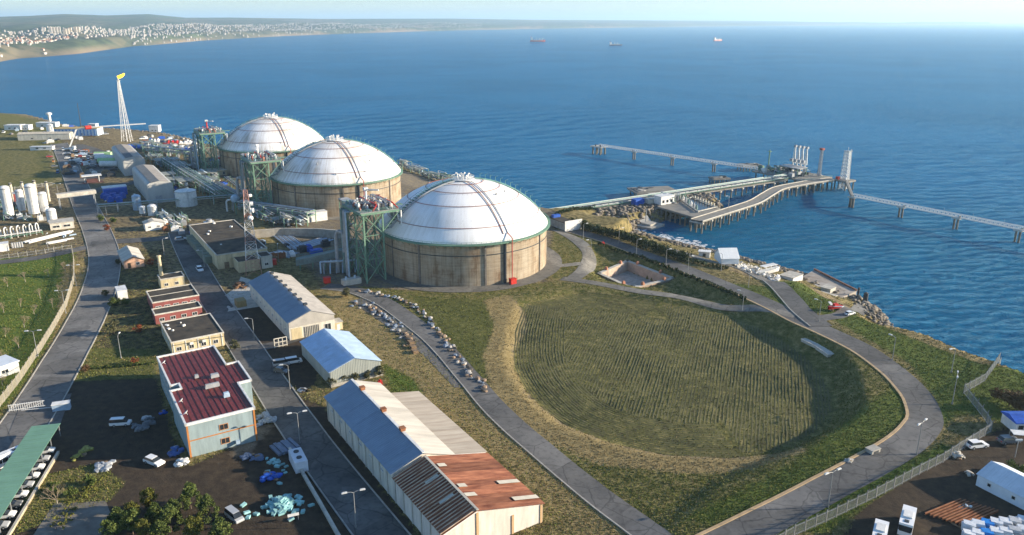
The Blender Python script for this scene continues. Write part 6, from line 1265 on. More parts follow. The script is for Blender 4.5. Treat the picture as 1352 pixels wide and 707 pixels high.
b.f = [(i*4+j,(i+1)*4+j,(i+1)*4+j+1,i*4+j+1) for i in range(n-1) for j in range(3)]+[(0,1,2,3),(n*4-1,n*4-2,n*4-3,n*4-4)]+[(i*4,i*4+3,(i+1)*4+3,(i+1)*4) for i in range(n-1)]; b.m = [0]*len(b.f); b.out('hull', WHITE, t)
for s in (-3,0,3): MB().path([(s,-1.2,1.7),(s,-1.2,3.6),(s,1.2,3.6),(s,1.2,1.7)],0.12,5).out('hoop', WHITE, t)
MB().bx(-4,4,-1.3,1.3,3.6,3.75).out('canopy', WHITE, t)
q = [W(1046,373,-8.2),W(1075,357,-8.6),W(1131,385,-8.6),W(1096,399,-8.2)]; t = thing('concrete_quay', 'flat brownish concrete quay jutting into the sea', 'quay', (q[0][0],q[0][1],-8.4))
qp = [(a-q[0][0],b-q[0][1]) for a,b in q]; MB().prism(qp, -5, 0.0).out('slab', mat('worn_quay',(0.20,0.15,0.11),0.95,0.3,0.12,c2=(0.40,0.37,0.33),detail=8), t)
MB().beam((qp[1][0],qp[1][1],0.25),(qp[2][0],qp[2][1],0.25),0.7).out('edge_beam', mat('oxide_edge',(0.22,0.11,0.07),0.9,0.3), t)
for px, dx, dy, dz, lab, m in (((1044,372),3.0,4.0,3.0,'white block house at the landward corner of the quay',WHITE),((1093,385),2.0,2.2,1.8,'small pale block on the middle of the quay',PALE_CONC),((1090,396),3.2,2.6,2.0,'grey concrete box at the near edge of the quay',CONC)):
    x,y = W(px[0],px[1],-8.3); t = thing('quay_block', lab, 'block house', (x,y,-8.4), UA+R_(10)); MB().bx(-dx,dx,-dy,dy,0,dz).out('wall', m, t); MB().bx(-dx-0.2,dx+0.2,-dy-0.2,dy+0.2,dz,dz+0.25).out('roof', PALE_CONC, t)
    if dx > 4: MB().bx(dx+0.003,dx+0.06,-1,1,0.2,2.4).out('door', DARK, t)
x,y,z = shore(1102,410); t = thing('red_boat', 'small red and white boat with raised white wing boards on a cradle', 'boat', (x,y,z+0.2), R_(200)); t.scale = (0.7,0.7,0.7); b = MB(); n = 8
for i in range(n):
    f = i/(n-1); w = 1.2*math.sin(math.pi*(0.1+0.8*f))**0.6; b.v += [(-4+8*f,-w,1.9+0.3*f),(-4+8*f,-w*0.5,0.7),(-4+8*f,w*0.5,0.7),(-4+8*f,w,1.9+0.3*f)]
b.f = [(i*4+j,(i+1)*4+j,(i+1)*4+j+1,i*4+j+1) for i in range(n-1) for j in range(3)]+[(0,1,2,3)]+[(i*4,i*4+3,(i+1)*4+3,(i+1)*4) for i in range(n-1)]; b.m = [0]*len(b.f); b.out('hull', RED, t)
MB().box((0.5,2.6,2.6),(1.6,4.8,0.2),0.3,0,0.25).out('board', WHITE, t); MB().box((0.2,-2.4,2.0),(1.4,4.0,0.2),-0.2,0,-0.3).out('board', WHITE, t); MB().bx(-1.2,1.0,-0.8,0.8,2.0,3.2).out('cabin', RED, t)
for s in (-2,2): MB().bx(s-0.2,s+0.2,-1.2,1.2,-0.3,0.8).out('cradle', WOOD, t)
for px, h, lab in (((1132,397),7,'lone dark pile standing in the sea off the quay corner'),((1142,400),6,'thick dark stump pile in the surf off the quay corner')):
    x,y = W(px[0],px[1],SEA); t = thing('stump_pile', lab, 'pile', (x,y,SEA-4), 0); MB().tube((0,0,0),(0,0,h+2),0.45 if h == 7 else 1.0,10,0.4 if h == 7 else 0.9).lathe([(0,h+2),(0.5,h+2.1),(0.3,h+2.4),(0,h+2.4)],8).out('shaft', DARK, t)
# ================================================================ walled pit
cx_, cy_ = PIT.mean(0); t = thing('fire_pit', 'sunken walled concrete pit on the lawn right of the nearest tank', 'pit', (cx_,cy_,-2.5)); pl = [(x-cx_,y-cy_) for x,y in PIT]
PINKC = mat('pinkish_concrete', (0.42,0.32,0.25), 0.9, 0.2, 0.4)
for i in range(4):
    p, q = Vector(pl[i]), Vector(pl[(i+1)%4]); d = (q-p); L = d.length; n = Vector((-d.y,d.x)).normalized(); mid = (p+q)/2; n = n if n.dot(-mid) > 0 else -n; c = mid+n*1.15; zz = 0.15
    MB().bx(-L/2+1.3,L/2-1.3,-0.5,0.5,-3.9,zz+0.25).out('wall', PINKC, t, (c.x,c.y,0), math.atan2(d.y,d.x)); MB().bx(-L/2,L/2,-0.75,0.75,zz+0.26,zz+0.42).out('coping', PALE_CONC, t, ((mid+n*0.75).x,(mid+n*0.75).y,0), math.atan2(d.y,d.x))
    for f in (0.25,0.72):
        if i in (0,1,2) or f < 0.5:
            w = p+d*f+n*0.7; MB().bx(-0.45,0.45,-0.6,0.6,zz+0.3,zz+1.3).bx(-0.3,0.3,-0.4,0.4,zz+1.3,zz+1.7).out('pillar', mat('brick_pillar',(0.40,0.19,0.12),0.9,0.25), t, (w.x,w.y,0), math.atan2(d.y,d.x))
inn = [Vector(p)*0.93 for p in pl]; MB().prism([tuple(p) for p in inn], -4.0, -3.5).out('floor', CONC, t)
# ================================================================ street lamps
LAMP = mat('lamp_pole_grey', (0.30,0.30,0.29), 0.5, 0.15, metal=0.3); LHEAD = mat('lamp_head', (0.62,0.62,0.60), 0.4, 0.05)
def make_lamp(double, h):
    t = thing('street_lamp', 'x', 'street lamp'); MB().lathe([(0.22,0),(0.22,0.5)],8).out('base', LAMP, t); MB().tube((0,0,0.3),(0,0,h),0.12,8,0.075).out('pole', LAMP, t)
    for s in ((1,-1) if double else (1,)):
        MB().path([(0,0,h-0.05),(s*0.5,0,h+0.2),(s*1.3,0,h+0.3)],0.06,6).out('arm', LAMP, t); MB().box((s*1.75,0,h+0.3),(1.1,0.36,0.2)).box((s*1.7,0,h+0.42),(0.8,0.28,0.1)).out('head', LHEAD, t)
    return t
PL = {True: make_lamp(True, 8.0), False: make_lamp(False, 7.0)}; used = {True: False, False: False}
LAMPS = [((1093,670),1,28,'twin-headed street lamp on the lower stretch of the ring road'),((1210,601),1,40,'twin-headed street lamp at the inside of the sharp ring road bend'),((1257,534),1,60,'twin-headed street lamp on the grass outside the ring road bend'),((1256,492),0,200,'single street lamp on the sea-side grass near the fence corner'),((1178,476),0,120,'single street lamp beside the ring road where it straightens'),((1081,425),0,140,'street lamp on the small grass wedge below the red boat'),
 ((980,411),0,150,'street lamp at the junction of field path and ring road'),((952,358),0,150,'street lamp by the white tent'),((908,362),0,20,'street lamp right of the walled pit on the ring road'),((879,352),0,20,'street lamp behind the walled pit'),((840,338),0,20,'street lamp left of the walled pit on the ring road'),((817,322),0,20,'street lamp above the slipway bay'),((780,338),0,200,'street lamp on the lawn left of the walled pit'),((770,316),0,20,'street lamp at the fork beside the nearest tank'),((988,380),0,150,'street lamp on the narrow island between two roads'),
 ((50,471),1,10,'twin-headed street lamp nearest along the left fence'),((87,414),1,10,'middle twin-headed street lamp along the left fence'),((101,378),1,10,'twin-headed street lamp at the top of the left fence'),((217,337),0,30,'single street lamp right of the gatehouse'),((270,353),0,200,'single street lamp against the wall of the control building'),((336,449),0,190,'single street lamp between works road and grey workshop'),((383,514),0,190,'single street lamp left of the blue roofed shed'),((396,586),1,20,'twin-headed street lamp above the white container'),((470,697),1,20,'twin-headed street lamp nearest the rusty hall'),
 ((141,285),0,100,'single street lamp in the bushes below the pipe bridge'),((64,331),0,100,'single street lamp behind the side road'),((368,346),0,100,'single street lamp in the shaded pipe yard'),((176,275),0,60,'single street lamp in front of the near compressor hall'),((160,473),0,100,'short street lamp beside the low hedge by the cream block'),((277,262),0,100,'single street lamp on the rack behind the squat white tank'),((78,262),1,0,'twin-headed street lamp left of the pipe bridge'),((72,215),1,0,'twin-headed street lamp left of the plant car park')]
for px, dbl, ang, lab in LAMPS:
    dbl = bool(dbl); o = PL[dbl] if not used[dbl] else copy_tree(PL[dbl]); used[dbl] = True; x, y, z = G(*px); o.location = (x,y,z-0.02); o.rotation_euler = (0,0,R_(ang)); o['label'] = lab; o['group'] = 'street lamps'
for k, (a, b) in enumerate(((45,92),(21,158),(17,196))):
    o = copy_tree(PL[False]); p = at_uv(OJ, a-3, b); o.location = (p[0],p[1],SEA+DK+0.1); o['label'] = ['street lamp nearest the shore on the kinked jetty road','street lamp at the kink of the jetty road','street lamp at the far end of the jetty road'][k]; o['group'] = 'street lamps'
# ================================================================ fences
PALE = mat('fence_pale', (0.44,0.44,0.42), 0.6, 0.15, metal=0.2)
def fence(label, pts, h, panel=3.0, pm=PALE, posts=CONC, dens=11, name='palisade_fence'):
    P_ = [Vector(G(*p)) for p in pts]; o = P_[0]; t = thing(name, label, 'fence', o)
    b = MB()
    for k in range(dens): x = (k+0.5)*panel/dens; b.bx(x-0.022,x+0.022,-0.01,0.01,0.08,h)
    for z in (0.35,h-0.4): b.bx(0,panel,0.021,0.07,z,z+0.1)
    pme = b.mesh('fence_panel', pm); qme = MB().bx(-0.09,0.09,-0.09,0.09,-0.6,h+0.25).tube((0,0,h+0.2),(0.25,-0.25,h+0.6),0.05,4).mesh('post', posts)
    for p, q in zip(P_, P_[1:]):
        d = (q-p).to_2d(); n = max(1, round(d.length/panel)); ang = math.atan2(d.y,d.x); sx = d.length/n/panel
        for k in range(n):
            w = p.to_2d()+d*k/n; z = Tz(w.x,w.y)-o.z; c = place('fence_panel', pme, t, (w.x-o.x,w.y-o.y,z), ang); c.scale = (sx,1,1); place('post', qme, t, (w.x-o.x,w.y-o.y,z), ang)
    return t
fence('long pale mesh fence around the yard at the lower right', [(1010,731),(1048,709),(1156,658),(1245,611),(1308,571),(1302,558),(1272,520),(1300,504),(1352,490),(1410,476)], 2.6, dens=14, pm=STEEL, posts=mat('grey_post',(0.20,0.20,0.19),0.9,0.2))
fence('pale concrete-post fence along the left side of the main road', [(-40,600),(0,538),(23,509),(51,468),(68,441),(88,405),(98,372),(98,345),(95,330)], 2.5, pm=mat('cream_fence',(0.40,0.36,0.27),0.8,0.15), dens=26)
fence('low dark mesh fence between side road and plant', [(-40,352),(0,343),(60,335),(94,329)], 2.0, dens=6, pm=STEEL)
fence('thin wire fence below the headland field', [(-20,256),(20,252),(70,245)], 2.2, dens=6, pm=STEEL)
wall_run('low_wall', 'low pale wall running down beside the works road under the white container', [(383,597),(402,632),(425,672),(452,720)], 0.9, 0.35, PALE_CONC)
wall_run('terrace_wall', 'pale curved retaining strip inside the dark bank of the field bowl', [(1062,448),(1082,458),(1098,470)], 0.12, 2.6, PALE_CONC)
# entrance gate
x,y,z = G(12,545); x2,y2,_ = G(60,538); L = math.hypot(x2-x,y2-y); t = thing('sliding_gate', 'white barred sliding gate across the site entrance', 'gate', (x,y,z+0.12), math.atan2(y2-y,x2-x))
MB().beam((0,0,0.4),(L,0,0.4),0.16).out('rail', WHITE, t); MB().beam((0,0,1.8),(L,0,1.8),0.16).out('rail', WHITE, t)
for k in range(int(L/0.5)): MB().beam((k*0.5+0.2,0,0.1),(k*0.5+0.2,0,2.0),0.09).out('bar', WHITE, t)
for k in range(3): MB().beam((L*k/3,0,0.4),(L*(k+1)/3,0,1.8),0.1).out('brace', WHITE, t)
x,y,z = G(82,541); t = thing('barrier_booth', 'pale blue barrier booth at the end of the sliding gate', 'booth', (x,y,z), R_(20)); MB().bx(-2,2,-0.9,0.9,0,1.8).out('body', EQUIP[5], t); MB().bx(-2.1,2.1,-1,1,1.8,2).out('roof', WHITE, t); MB().tube((-2,0,1.0),(-9,0.5,1.2),0.08,6).out('arm', WHITE, t)
# ================================================================ vehicles
def carpaint(n, c): return mat('car_'+n, c, 0.28, 0.04, spec=0.6)
PAINT = {'white':carpaint('white',(0.78,0.78,0.77)),'silver':carpaint('silver',(0.42,0.43,0.44)),'grey':carpaint('grey',(0.14,0.145,0.15)),'red':carpaint('red',(0.40,0.03,0.03)),'blue':carpaint('blue',(0.04,0.10,0.28)),'black':carpaint('black',(0.025,0.025,0.027)),'orange':carpaint('orange',(0.5,0.2,0.04))}
def car_mesh_parts(van=False):
    t = thing('parked_car', 'x', 'car'); hw = 0.86
    prof = [(-2.1,0.35),(-2.15,0.75),(-2.05,0.95),(-1.0,1.0),(1.05,0.95),(2.0,0.78),(2.12,0.55),(2.05,0.32)] if not van else [(-2.4,0.4),(-2.45,1.0),(-2.4,1.15),(-1.2,1.15),(1.3,1.15),(2.3,0.95),(2.4,0.6),(2.3,0.35)]
    k = len(prof); MB().add([(x,-hw,z) for x,z in prof]+[(x,hw,z) for x,z in prof], [tuple(range(k)), tuple(range(2*k-1,k-1,-1))]+[(i,(i+1)%k,(i+1)%k+k,i+k)[::-1] for i in range(k)]).out('body', PAINT['white'], t)
    cb = [(-1.95,0.97),(-1.55,1.42),(0.25,1.45),(1.0,0.97)] if not van else [(-2.35,1.16),(-2.2,1.95),(0.9,1.95),(1.7,1.16)]
    k = len(cb); MB().add([(x,-hw*(0.97 if z < 1.2 else 0.80),z) for x,z in cb]+[(x,hw*(0.97 if z < 1.2 else 0.80),z) for x,z in cb], [tuple(range(k)), tuple(range(2*k-1,k-1,-1))]+[(i,(i+1)%k,(i+1)%k+k,i+k)[::-1] for i in range(k)]).out('cabin_glass', GLASS, t)
    z = cb[1][1]; MB().box(((cb[1][0]+cb[2][0])/2,0,z+0.03),(cb[2][0]-cb[1][0]+0.1,hw*1.62,0.06)).out('roof', PAINT['white'], t)
    for x in (-1.35,1.35):
        for y in (-0.82,0.82): w = MB().tube((x,y-0.11,0.33),(x,y+0.11,0.33),0.33,12).out('wheel', TYRE, t); MB().tube((x,y-0.12,0.33),(x,y+0.12,0.33),0.18,8).out('rim', STEEL, w)
    for s in (-0.6,0.6): MB().bx(2.02,2.13,s-0.18,s+0.18,0.6,0.75).out('headlight', LHEAD, t); MB().bx(-2.16,-2.08,s-0.18,s+0.18,0.68,0.85).out('tail_light', RED, t)
    return t
CARP = {False: car_mesh_parts(False), True: car_mesh_parts(True)}; cused = {False: False, True: False}
def car(px, ang, colour, label, van=False, group=None, s=1.0):
    o = CARP[van] if not cused[van] else copy_tree(CARP[van]); cused[van] = True
    x,y,z = px if len(px) == 3 else G(*px); o.location = (x,y,z+0.05); o.rotation_euler = (0,0,R_(ang)); o.scale = (s,s,s); o['label'] = label
    for c in o.children:
        if c.name.split('.')[0] in ('body','roof'): recolour(c, PAINT[colour])
    if group: o['group'] = group
    elif 'group' in o: del o['group']
    return o
car((204,613), -28, 'white', 'white hatchback parked on the dark soil left of the teal block', s=1.15)
car((310,686), -42, 'silver', 'silver estate car parked on the soil right of the pine clump', True)
car((264,358), -58, 'white', 'white car driving on the works road beside the control building', s=1.2)
car((239,318), 30, 'silver', 'silver car parked at the top of the works road', s=1.2)
car((160,562), 8, 'white', 'white van with raised bonnet in the dark yard', True)
car((1289,591), 12, 'white', 'white hatchback parked inside the right-hand fence', s=1.15)
car((1331,585), 8, 'grey', 'grey car beside the blue cabin', s=1.15)
car((372,483), 20, 'silver', 'silver pickup parked left of the blue roofed shed', True); car((388,480), 25, 'white', 'white pickup nearest the blue roofed shed', True)
car((372,492), -20, 'grey', 'dark grey car in front of the pickups', False)
car((1122,416), 30, 'white', 'white car parked on the beach track', s=0.9)
cols = ['white','silver','grey','blue','white','black','silver','white','red']
spots = [(66,208),(70,214),(73,221),(76,229)] + [(84+i*5.2+j*3.0, 199+j*5.4+i*0.7) for j in range(4) for i in range(9)]
for k, px in enumerate(spots):
    c = cols[k % 9] if k not in (0,1) else ('red','orange')[k]; car((px[0]+random.uniform(-1,1), px[1]), UA*57.3+random.choice((0,90,180))+random.uniform(-6,6), c, f'{c} car among the rows in the far plant car park', random.random() < 0.25, 'cars in the plant car park')
for k in range(16): px = (188+k*4.4, 184+(k%4)*2.2); c = cols[(k*5) % 9]; car(px, random.uniform(0,360), c, f'{c} car parked in the shore yard near the flare', k % 3 == 0, 'cars in the shore yard')
for k, px in enumerate([(5,176),(15,178),(34,176),(58,176),(96,182),(120,180),(140,178),(60,190),(46,184)]): car(px, random.uniform(0,360), cols[k], f'{cols[k]} vehicle parked on the far headland', k % 2 == 0, 'vehicles on the headland')
# coaches
def coach(px, ang, label, L=9.0):
    x,y,z = G(*px); t = thing('coach', label, 'bus', (x,y,z), R_(ang)); MB().bx(-L/2,L/2,-1.2,1.2,0.45,1.5).out('lower_body', PAINT['white'], t); MB().bx(-L/2+0.05,L/2-0.15,-1.16,1.16,1.5,2.5).out('window_band', GLASS, t); MB().bx(-L/2,L/2-0.25,-1.2,1.2,2.5,2.95).out('roof', PAINT['white'], t)
    for k in range(6): 
        for s in (-1.2,1.17): MB().bx(-L/2+0.3+k*L/6,-L/2+0.42+k*L/6,s,s+0.03,1.5,2.5).out('pillar', PAINT['white'], t)
    MB().bx(-1.5,1.0,-0.8,0.8,2.95,3.2).out('roof_unit', WHITE, t); MB().bx(1.8,2.6,-0.4,0.4,2.95,3.05).out('roof_hatch', DARK, t)
    MB().bx(L/2+0.003,L/2+0.04,-1.0,1.0,1.4,2.5).out('windscreen', GLASS, t)
    for xx in (-L/2+1.8,L/2-1.8):
        for s in (-1.1,1.1): MB().tube((xx,s-0.15,0.48),(xx,s+0.15,0.48),0.48,14).out('wheel', TYRE, t)
    return t
coach((1196,698), 238, 'white coach with dark windows at the bottom right', 7.0); coach((1160,716), 240, 'white minibus at the bottom edge left of the coach', 6.0); coach((8,615), 58, 'white bus parked beside the green canopy', 8.0)
# ================================================================ green canopy with parked cars
GRN = mat('green_canopy_sheet', (0.15,0.29,0.20), 0.6, 0.08, 0.3, rnd=0.04)
a = Vector(W(80,559,3.2)); c = Vector(W(46,560,3.2)); e = Vector(W(0,685,3.2)); d = (e-a).normalized(); n = Vector((d.y,-d.x)); n = n if n.dot(c-a) > 0 else -n; L, Wd = 52.0, 6.2
t = thing('carport', 'long green flat carport roof at the lower left', 'carport', (a.x,a.y,Tz(a.x,a.y)), math.atan2(d.y,d.x)); sg = 1 if Vector((-d.y,d.x)).dot(n) > 0 else -1
for k in range(26): MB().bx(k*2.0+0.01,k*2.0+1.99,min(0,sg*Wd),max(0,sg*Wd),3.15,3.24).bx(k*2.0+0.95,k*2.0+1.05,min(0,sg*Wd),max(0,sg*Wd),3.241,3.28).out('roof_panel', GRN, t)
for k in range(9):
    for y in (0.4,Wd-0.4): MB().beam((k*6.4+0.4,sg*y,0),(k*6.4+0.4,sg*y,3.15),0.18).out('post', STEEL, t)
for y in (0.4,Wd-0.4): MB().beam((0,sg*y,3.05),(L,sg*y,3.05),0.2).out('beam', STEEL, t)
for k in range(9):
    w = a+d*(8+k*3.6)+n*1.6; car((w.x,w.y,Tz(w.x,w.y)), math.degrees(math.atan2(-n.y,-n.x)), ['white','silver','white','white','silver','white','grey','white','silver'][k], f'car number {k+1} from the far end under the green carport', False, 'cars under the carport')
for k, nm in enumerate(('farthest','second farthest','third farthest','fourth farthest','middle','fourth nearest','third nearest','second nearest','nearest')):
    [o for o in bpy.data.objects if o.get('label') == f'car number {k+1} from the far end under the green carport'][0]['label'] = f'{nm} of the cars parked nose-out under the green carport'
w0 = a+d*9-n*1.6; w1 = a+d*50-n*1.6; t = thing('kerb_wall', 'low pale kerb wall along the open side of the carport', 'wall', (w0.x,w0.y,Tz(w0.x,w0.y)), math.atan2(d.y,d.x)); MB().bx(0,(w1-w0).length,-0.2,0.2,-0.3,0.6).out('wall_run', mat('tan_kerb',(0.40,0.33,0.22),0.9,0.2), t); MB().bx(0,(w1-w0).length,-0.26,0.26,0.601,0.7).out('coping', PALE_CONC, t)
# ================================================================ bags, blocks and heaps
BAGM = [mat('bag_white',(0.40,0.38,0.35),0.8,0.15,rnd=0.15),mat('bag_tan',(0.30,0.21,0.14),0.85,0.2,rnd=0.15),mat('bag_bluegrey',(0.17,0.21,0.27),0.8,0.2,rnd=0.15),mat('bag_dark',(0.09,0.08,0.07),0.9,0.2)]
BAGN = ['white','tan','blue-grey','dark']
def lump(seed, sq=0.85):
    r = np.random.default_rng(seed); v = ICO_V.copy(); v = np.sign(v)*np.abs(v)**sq; v *= (0.85+0.3*r.random((len(v),1))); v[:,2] = v[:,2]*0.8+0.62
    return v
bag_me = []
for k in range(6): b = MB(); b.add(lump(k, (0.85,0.35,0.6)[k % 3]), ICO_F.tolist()); b.tube((0,0,1.2),(0.12,0.1,1.55),0.22,6,0.06); bag_me.append([b.mesh('bulk_bag', m) for m in BAGM])
row = catmull([G(*p)[:2] for p in ((476,385),(510,391),(545,405),(565,422),(580,440),(600,466),(618,492),(632,506),(644,520))], 1.0)
for k in range(120):
    i = int(k/120*(len(row)-1)); x, y = row[i]+np.array([random.gauss(0,0.7), random.gauss(0,0.7)]); ci = random.choices((0,1,2,3),(4,4,3,2.5))[0]
    o = place('bulk_bag', bag_me[k % 6][ci], None, (x,y,Tz(x,y)+0.02), random.random()*6); s = random.uniform(0.35,0.72); o.scale = (s,s*random.uniform(0.8,1.3),s*random.uniform(0.7,1.0)); tag(o, f'{BAGN[ci]} bulk bag in the row along the field side of the bag road', 'bag', 'bags along the field edge')
row = catmull([G(*p)[:2] for p in ((470,402),(490,408),(508,420),(522,432),(536,446),(546,458))], 1.0)
for k in range(70):
    i = int(k/70*(len(row)-1)); x, y = row[i]+np.array([random.gauss(0,1.4), random.gauss(0,1.4)]); ci = random.choices((0,1,2,3),(3,2,5,2))[0]
    if k > 50: ci = random.choice((0,1,3,3))
    o = place('bulk_bag', bag_me[k % 6][ci], None, (x,y,Tz(x,y)+0.06), random.random()*6); s = random.uniform(0.35,0.75); o.scale = (s,s*random.uniform(0.8,1.3),s*random.uniform(0.6,1.0)); tag(o, f'{BAGN[ci]} bulk bag in the heap on the middle of the bag yard', 'bag', 'bags heaped in the bag yard')
for k in range(4): x,y,z = G(540+k*2.5,448+k*6); t = thing('wood_pallet', 'dark wooden pallet stack at the lower tip of the bag heap', 'pallet', (x,y,z), UA, 'pallet stacks'); [MB().bx(-1,1,-0.8,0.8,0.25*q,0.25*q+0.16).out('pallet', WOOD, t) for q in range(4)]
FOAMB = mat('turquoise_foam', (0.25,0.46,0.46), 0.8, 0.12, rnd=0.2)
fb_me = MB().bx(-0.62,0.62,-0.38,0.38,0,0.42).bx(-0.58,0.58,-0.34,0.34,0.421,0.44).mesh('foam_block', FOAMB)
base = Vector(G(372,668))
for k in range(110):
    r = abs(random.gauss(0,1))*2.3; aa = random.uniform(0,6.28); x, y = base.x+r*1.25*math.cos(aa), base.y+r*1.0*math.sin(aa); h = max(0, 1.3-r*0.42)*random.random(); o = place('foam_block', fb_me, None, (x,y,Tz(x,y)+h+0.02), random.random()*3); o.rotation_euler = (random.uniform(-0.25,0.25), random.uniform(-0.25,0.25), random.random()*3); tag(o, 'turquoise foam block in the big heap by the low wall', 'foam block', 'turquoise foam heap')
for k in range(16):
    x,y,z = G(random.uniform(350,380), random.uniform(606,625)); o = place('foam_block', fb_me, None, (x,y,z+0.02), random.random()*3); s = random.uniform(0.6,1.0); o.scale = (s,s,s); tag(o, 'turquoise foam block scattered above the big heap', 'foam block', 'scattered foam blocks')
def tarp(px, lab, m, rx, ry, h, seed, sheet=False):
    """a heap of odd pieces, or pieces under a crumpled sheet"""
    r = random.Random(seed); x,y,z = G(*px); t = thing('rubbish_heap', lab, 'heap', (x,y,z), r.random()*3)
    for k in range(22):
        a = r.uniform(0,6.28); f = math.sqrt(r.random()); s = r.uniform(0.25,0.62)*min(rx,ry)**0.5; zz = h*(1-f)*r.uniform(0.2,0.7); v = lump(seed*40+k, r.uniform(0.45,0.9))*np.array([s*r.uniform(0.7,1.5), s*r.uniform(0.6,1.1), s*r.uniform(0.4,0.8)])
        o = MB().add(v.tolist(), ICO_F.tolist()).out('piece', m if k % 5 else r.choice([WOOD, EQUIP[1], m]), t, (rx*0.85*f*math.cos(a), ry*0.85*f*math.sin(a), zz), a)
    return t
tarp((357,632), 'deep blue tarpaulin heap above the turquoise blocks', BLUE, 2.4, 1.8, 1.8, 1); tarp((333,606), 'dark blue-grey heap of sacks right of the teal block', mat('slate_sack',(0.10,0.14,0.22),0.8,0.3), 2.6, 1.8, 1.2, 2); tarp((240,612), 'white plastic heap at the corner of the teal block', WHITE, 1.8, 1.4, 1.4, 3); tarp((232,598), 'blue plastic scraps heap beside the teal block', mat('dull_blue',(0.08,0.14,0.35),0.7,0.3), 1.8, 2.6, 0.9, 4)
tarp((352,556), 'grey-white rubbish heap behind the teal block', mat('rubbish_grey',(0.32,0.34,0.36),0.8,0.4,2.0), 4.5, 2.6, 1.2, 5); tarp((190,560), 'grey rubbish heap in the dark yard', mat('rubbish_dim',(0.14,0.15,0.16),0.9,0.4,2.0), 4.0, 3.0, 0.8, 6); tarp((215,546), 'small blue heap against the teal block wall', BLUE, 1.1, 0.9, 1.0, 7); tarp((138,616), 'grey-white scrap heap left of the white hatchback', mat('rubbish_grey',(0,0,0)), 2.2, 2.4, 1.0, 8); tarp((108,600), 'timber and scrap heap with yellow planks in the dark yard', mat('scrap_yellow',(0.25,0.24,0.06),0.8,0.5,2.0), 4.2, 1.2, 0.7, 9)
x,y,z = G(376,592); t = thing('sheet_stack', 'stack of blue-grey metal sheets left of the twin-headed lamp', 'sheet stack', (x,y,z), UA+R_(8))
for k in range(6): MB().bx(-2.6,2.6,-2.6+k*0.9,-1.85+k*0.9,0,0.5+0.25*(k%2)).out('sheet_pack', mat('slate_sheet',(0.16,0.20,0.27),0.6,0.2), t)
x,y,z = G(396,618); t = thing('white_container', 'white steel container with two roof openings beside the works road', 'container', (x,y,z), UA-R_(4)); MB().bx(-4.2,2.2,-1.4,1.4,0.1,2.7).out('body', mat('pale_blue_white',(0.60,0.62,0.66),0.6,0.1), t)
for s in (-2.6,0.2): MB().tube((s,0,2.7),(s,0,2.9),0.6,12).out('roof_opening', DARK, t)
for k in range(9): MB().bx(-4+k*0.68,-3.75+k*0.68,-1.46,-1.402,0.3,2.5).out('corrugation', mat('pale_blue_white',(0,0,0)), t)
x,y,z = G(388,688); t = thing('notice_board', 'white board on two short legs below the turquoise heap', 'board', (x,y,z), UA+R_(80)); MB().bx(-1.1,1.1,-0.06,0.06,1.1,1.7).out('board', WHITE, t)
for s in (-0.9,0.9): MB().beam((s,0,0),(s,0,1.1),0.09).out('leg', STEEL, t)
x,y,z = G(371,458); t = thing('cream_frame', 'cream cage frame standing at the corner of the grey workshop', 'frame', (x,y,z), UA+R_(90))
for q in (0,1,2): 
    MB().beam((-1.9,0,0.3+q*1.3),(1.9,0,0.3+q*1.3),0.22).out('bar', OFFWHITE, t)
for q in (-1.9,-0.6,0.6,1.9): MB().beam((q,0,0),(q,0,3.0),0.22).out('upright', OFFWHITE, t)
x,y,z = G(318,404); t = thing('yellow_skip', 'ochre wooden crate on the dark soil left of the grey workshop', 'crate', (x,y,z), UA); MB().bx(-2,2,-1.6,1.6,0.1,2.4).out('body', mat('ochre_board',(0.30,0.22,0.10),0.85,0.2), t); [MB().bx(2.003,2.08,-1.5+k*0.62,-1.1+k*0.62,0.2,2.3).out('slat', mat('ochre_board',(0,0,0)), t) for k in range(5)]
tarp((318,378), 'rust-brown brushwood heap in front of the annex', mat('brushwood',(0.16,0.09,0.05),0.95,0.5,3.0), 5.0, 3.0, 1.4, 10); tarp((400,516), 'pale rubbish scraps left of the blue roofed shed', mat('rubbish_grey',(0,0,0)), 1.2, 1.0, 0.4, 11); tarp((1263,603), 'pale rubble heap against the right-hand fence', PALE_CONC, 1.6, 1.3, 1.2, 12); tarp((1279,627), 'small grey rubble lump on the dirt track', PALE_CONC, 0.9, 0.7, 0.9, 13); tarp((1120,609), 'grey stone lump on the verge inside the ring road', CONC, 0.9, 0.7, 0.6, 14)
x,y,z = G(1152,597); t = thing('culvert_head', 'grey concrete culvert head set in the ring road kerb', 'culvert', (x,y,z), R_(28)); MB().bx(-1.4,1.4,-0.9,0.9,0,0.9).bx(-1.5,1.5,-1,1,0.9,1.05).out('head', CONC, t); MB().bx(-0.8,0.8,-0.95,-0.902,0.1,0.7).out('opening', DARK, t)
for px, lab in (((676,377),'x'),): pass
for px, lab in (((796,323),'tiny red hydrant beside the ring road above the lawn'),((502,508),'small red machine behind the white warehouse')):
    x,y,z = G(*px); t = thing('hydrant', lab, 'hydrant', (x,y,z), 0.3); MB().bx(-0.6,0.6,-0.5,0.5,0,1.1).tube((0,0,1.1),(0,0,1.5),0.25,8).out('body', RED, t); MB().tube((0,-0.9,0.7),(0,0.9,0.7),0.15,6).out('outlet', RED, t)
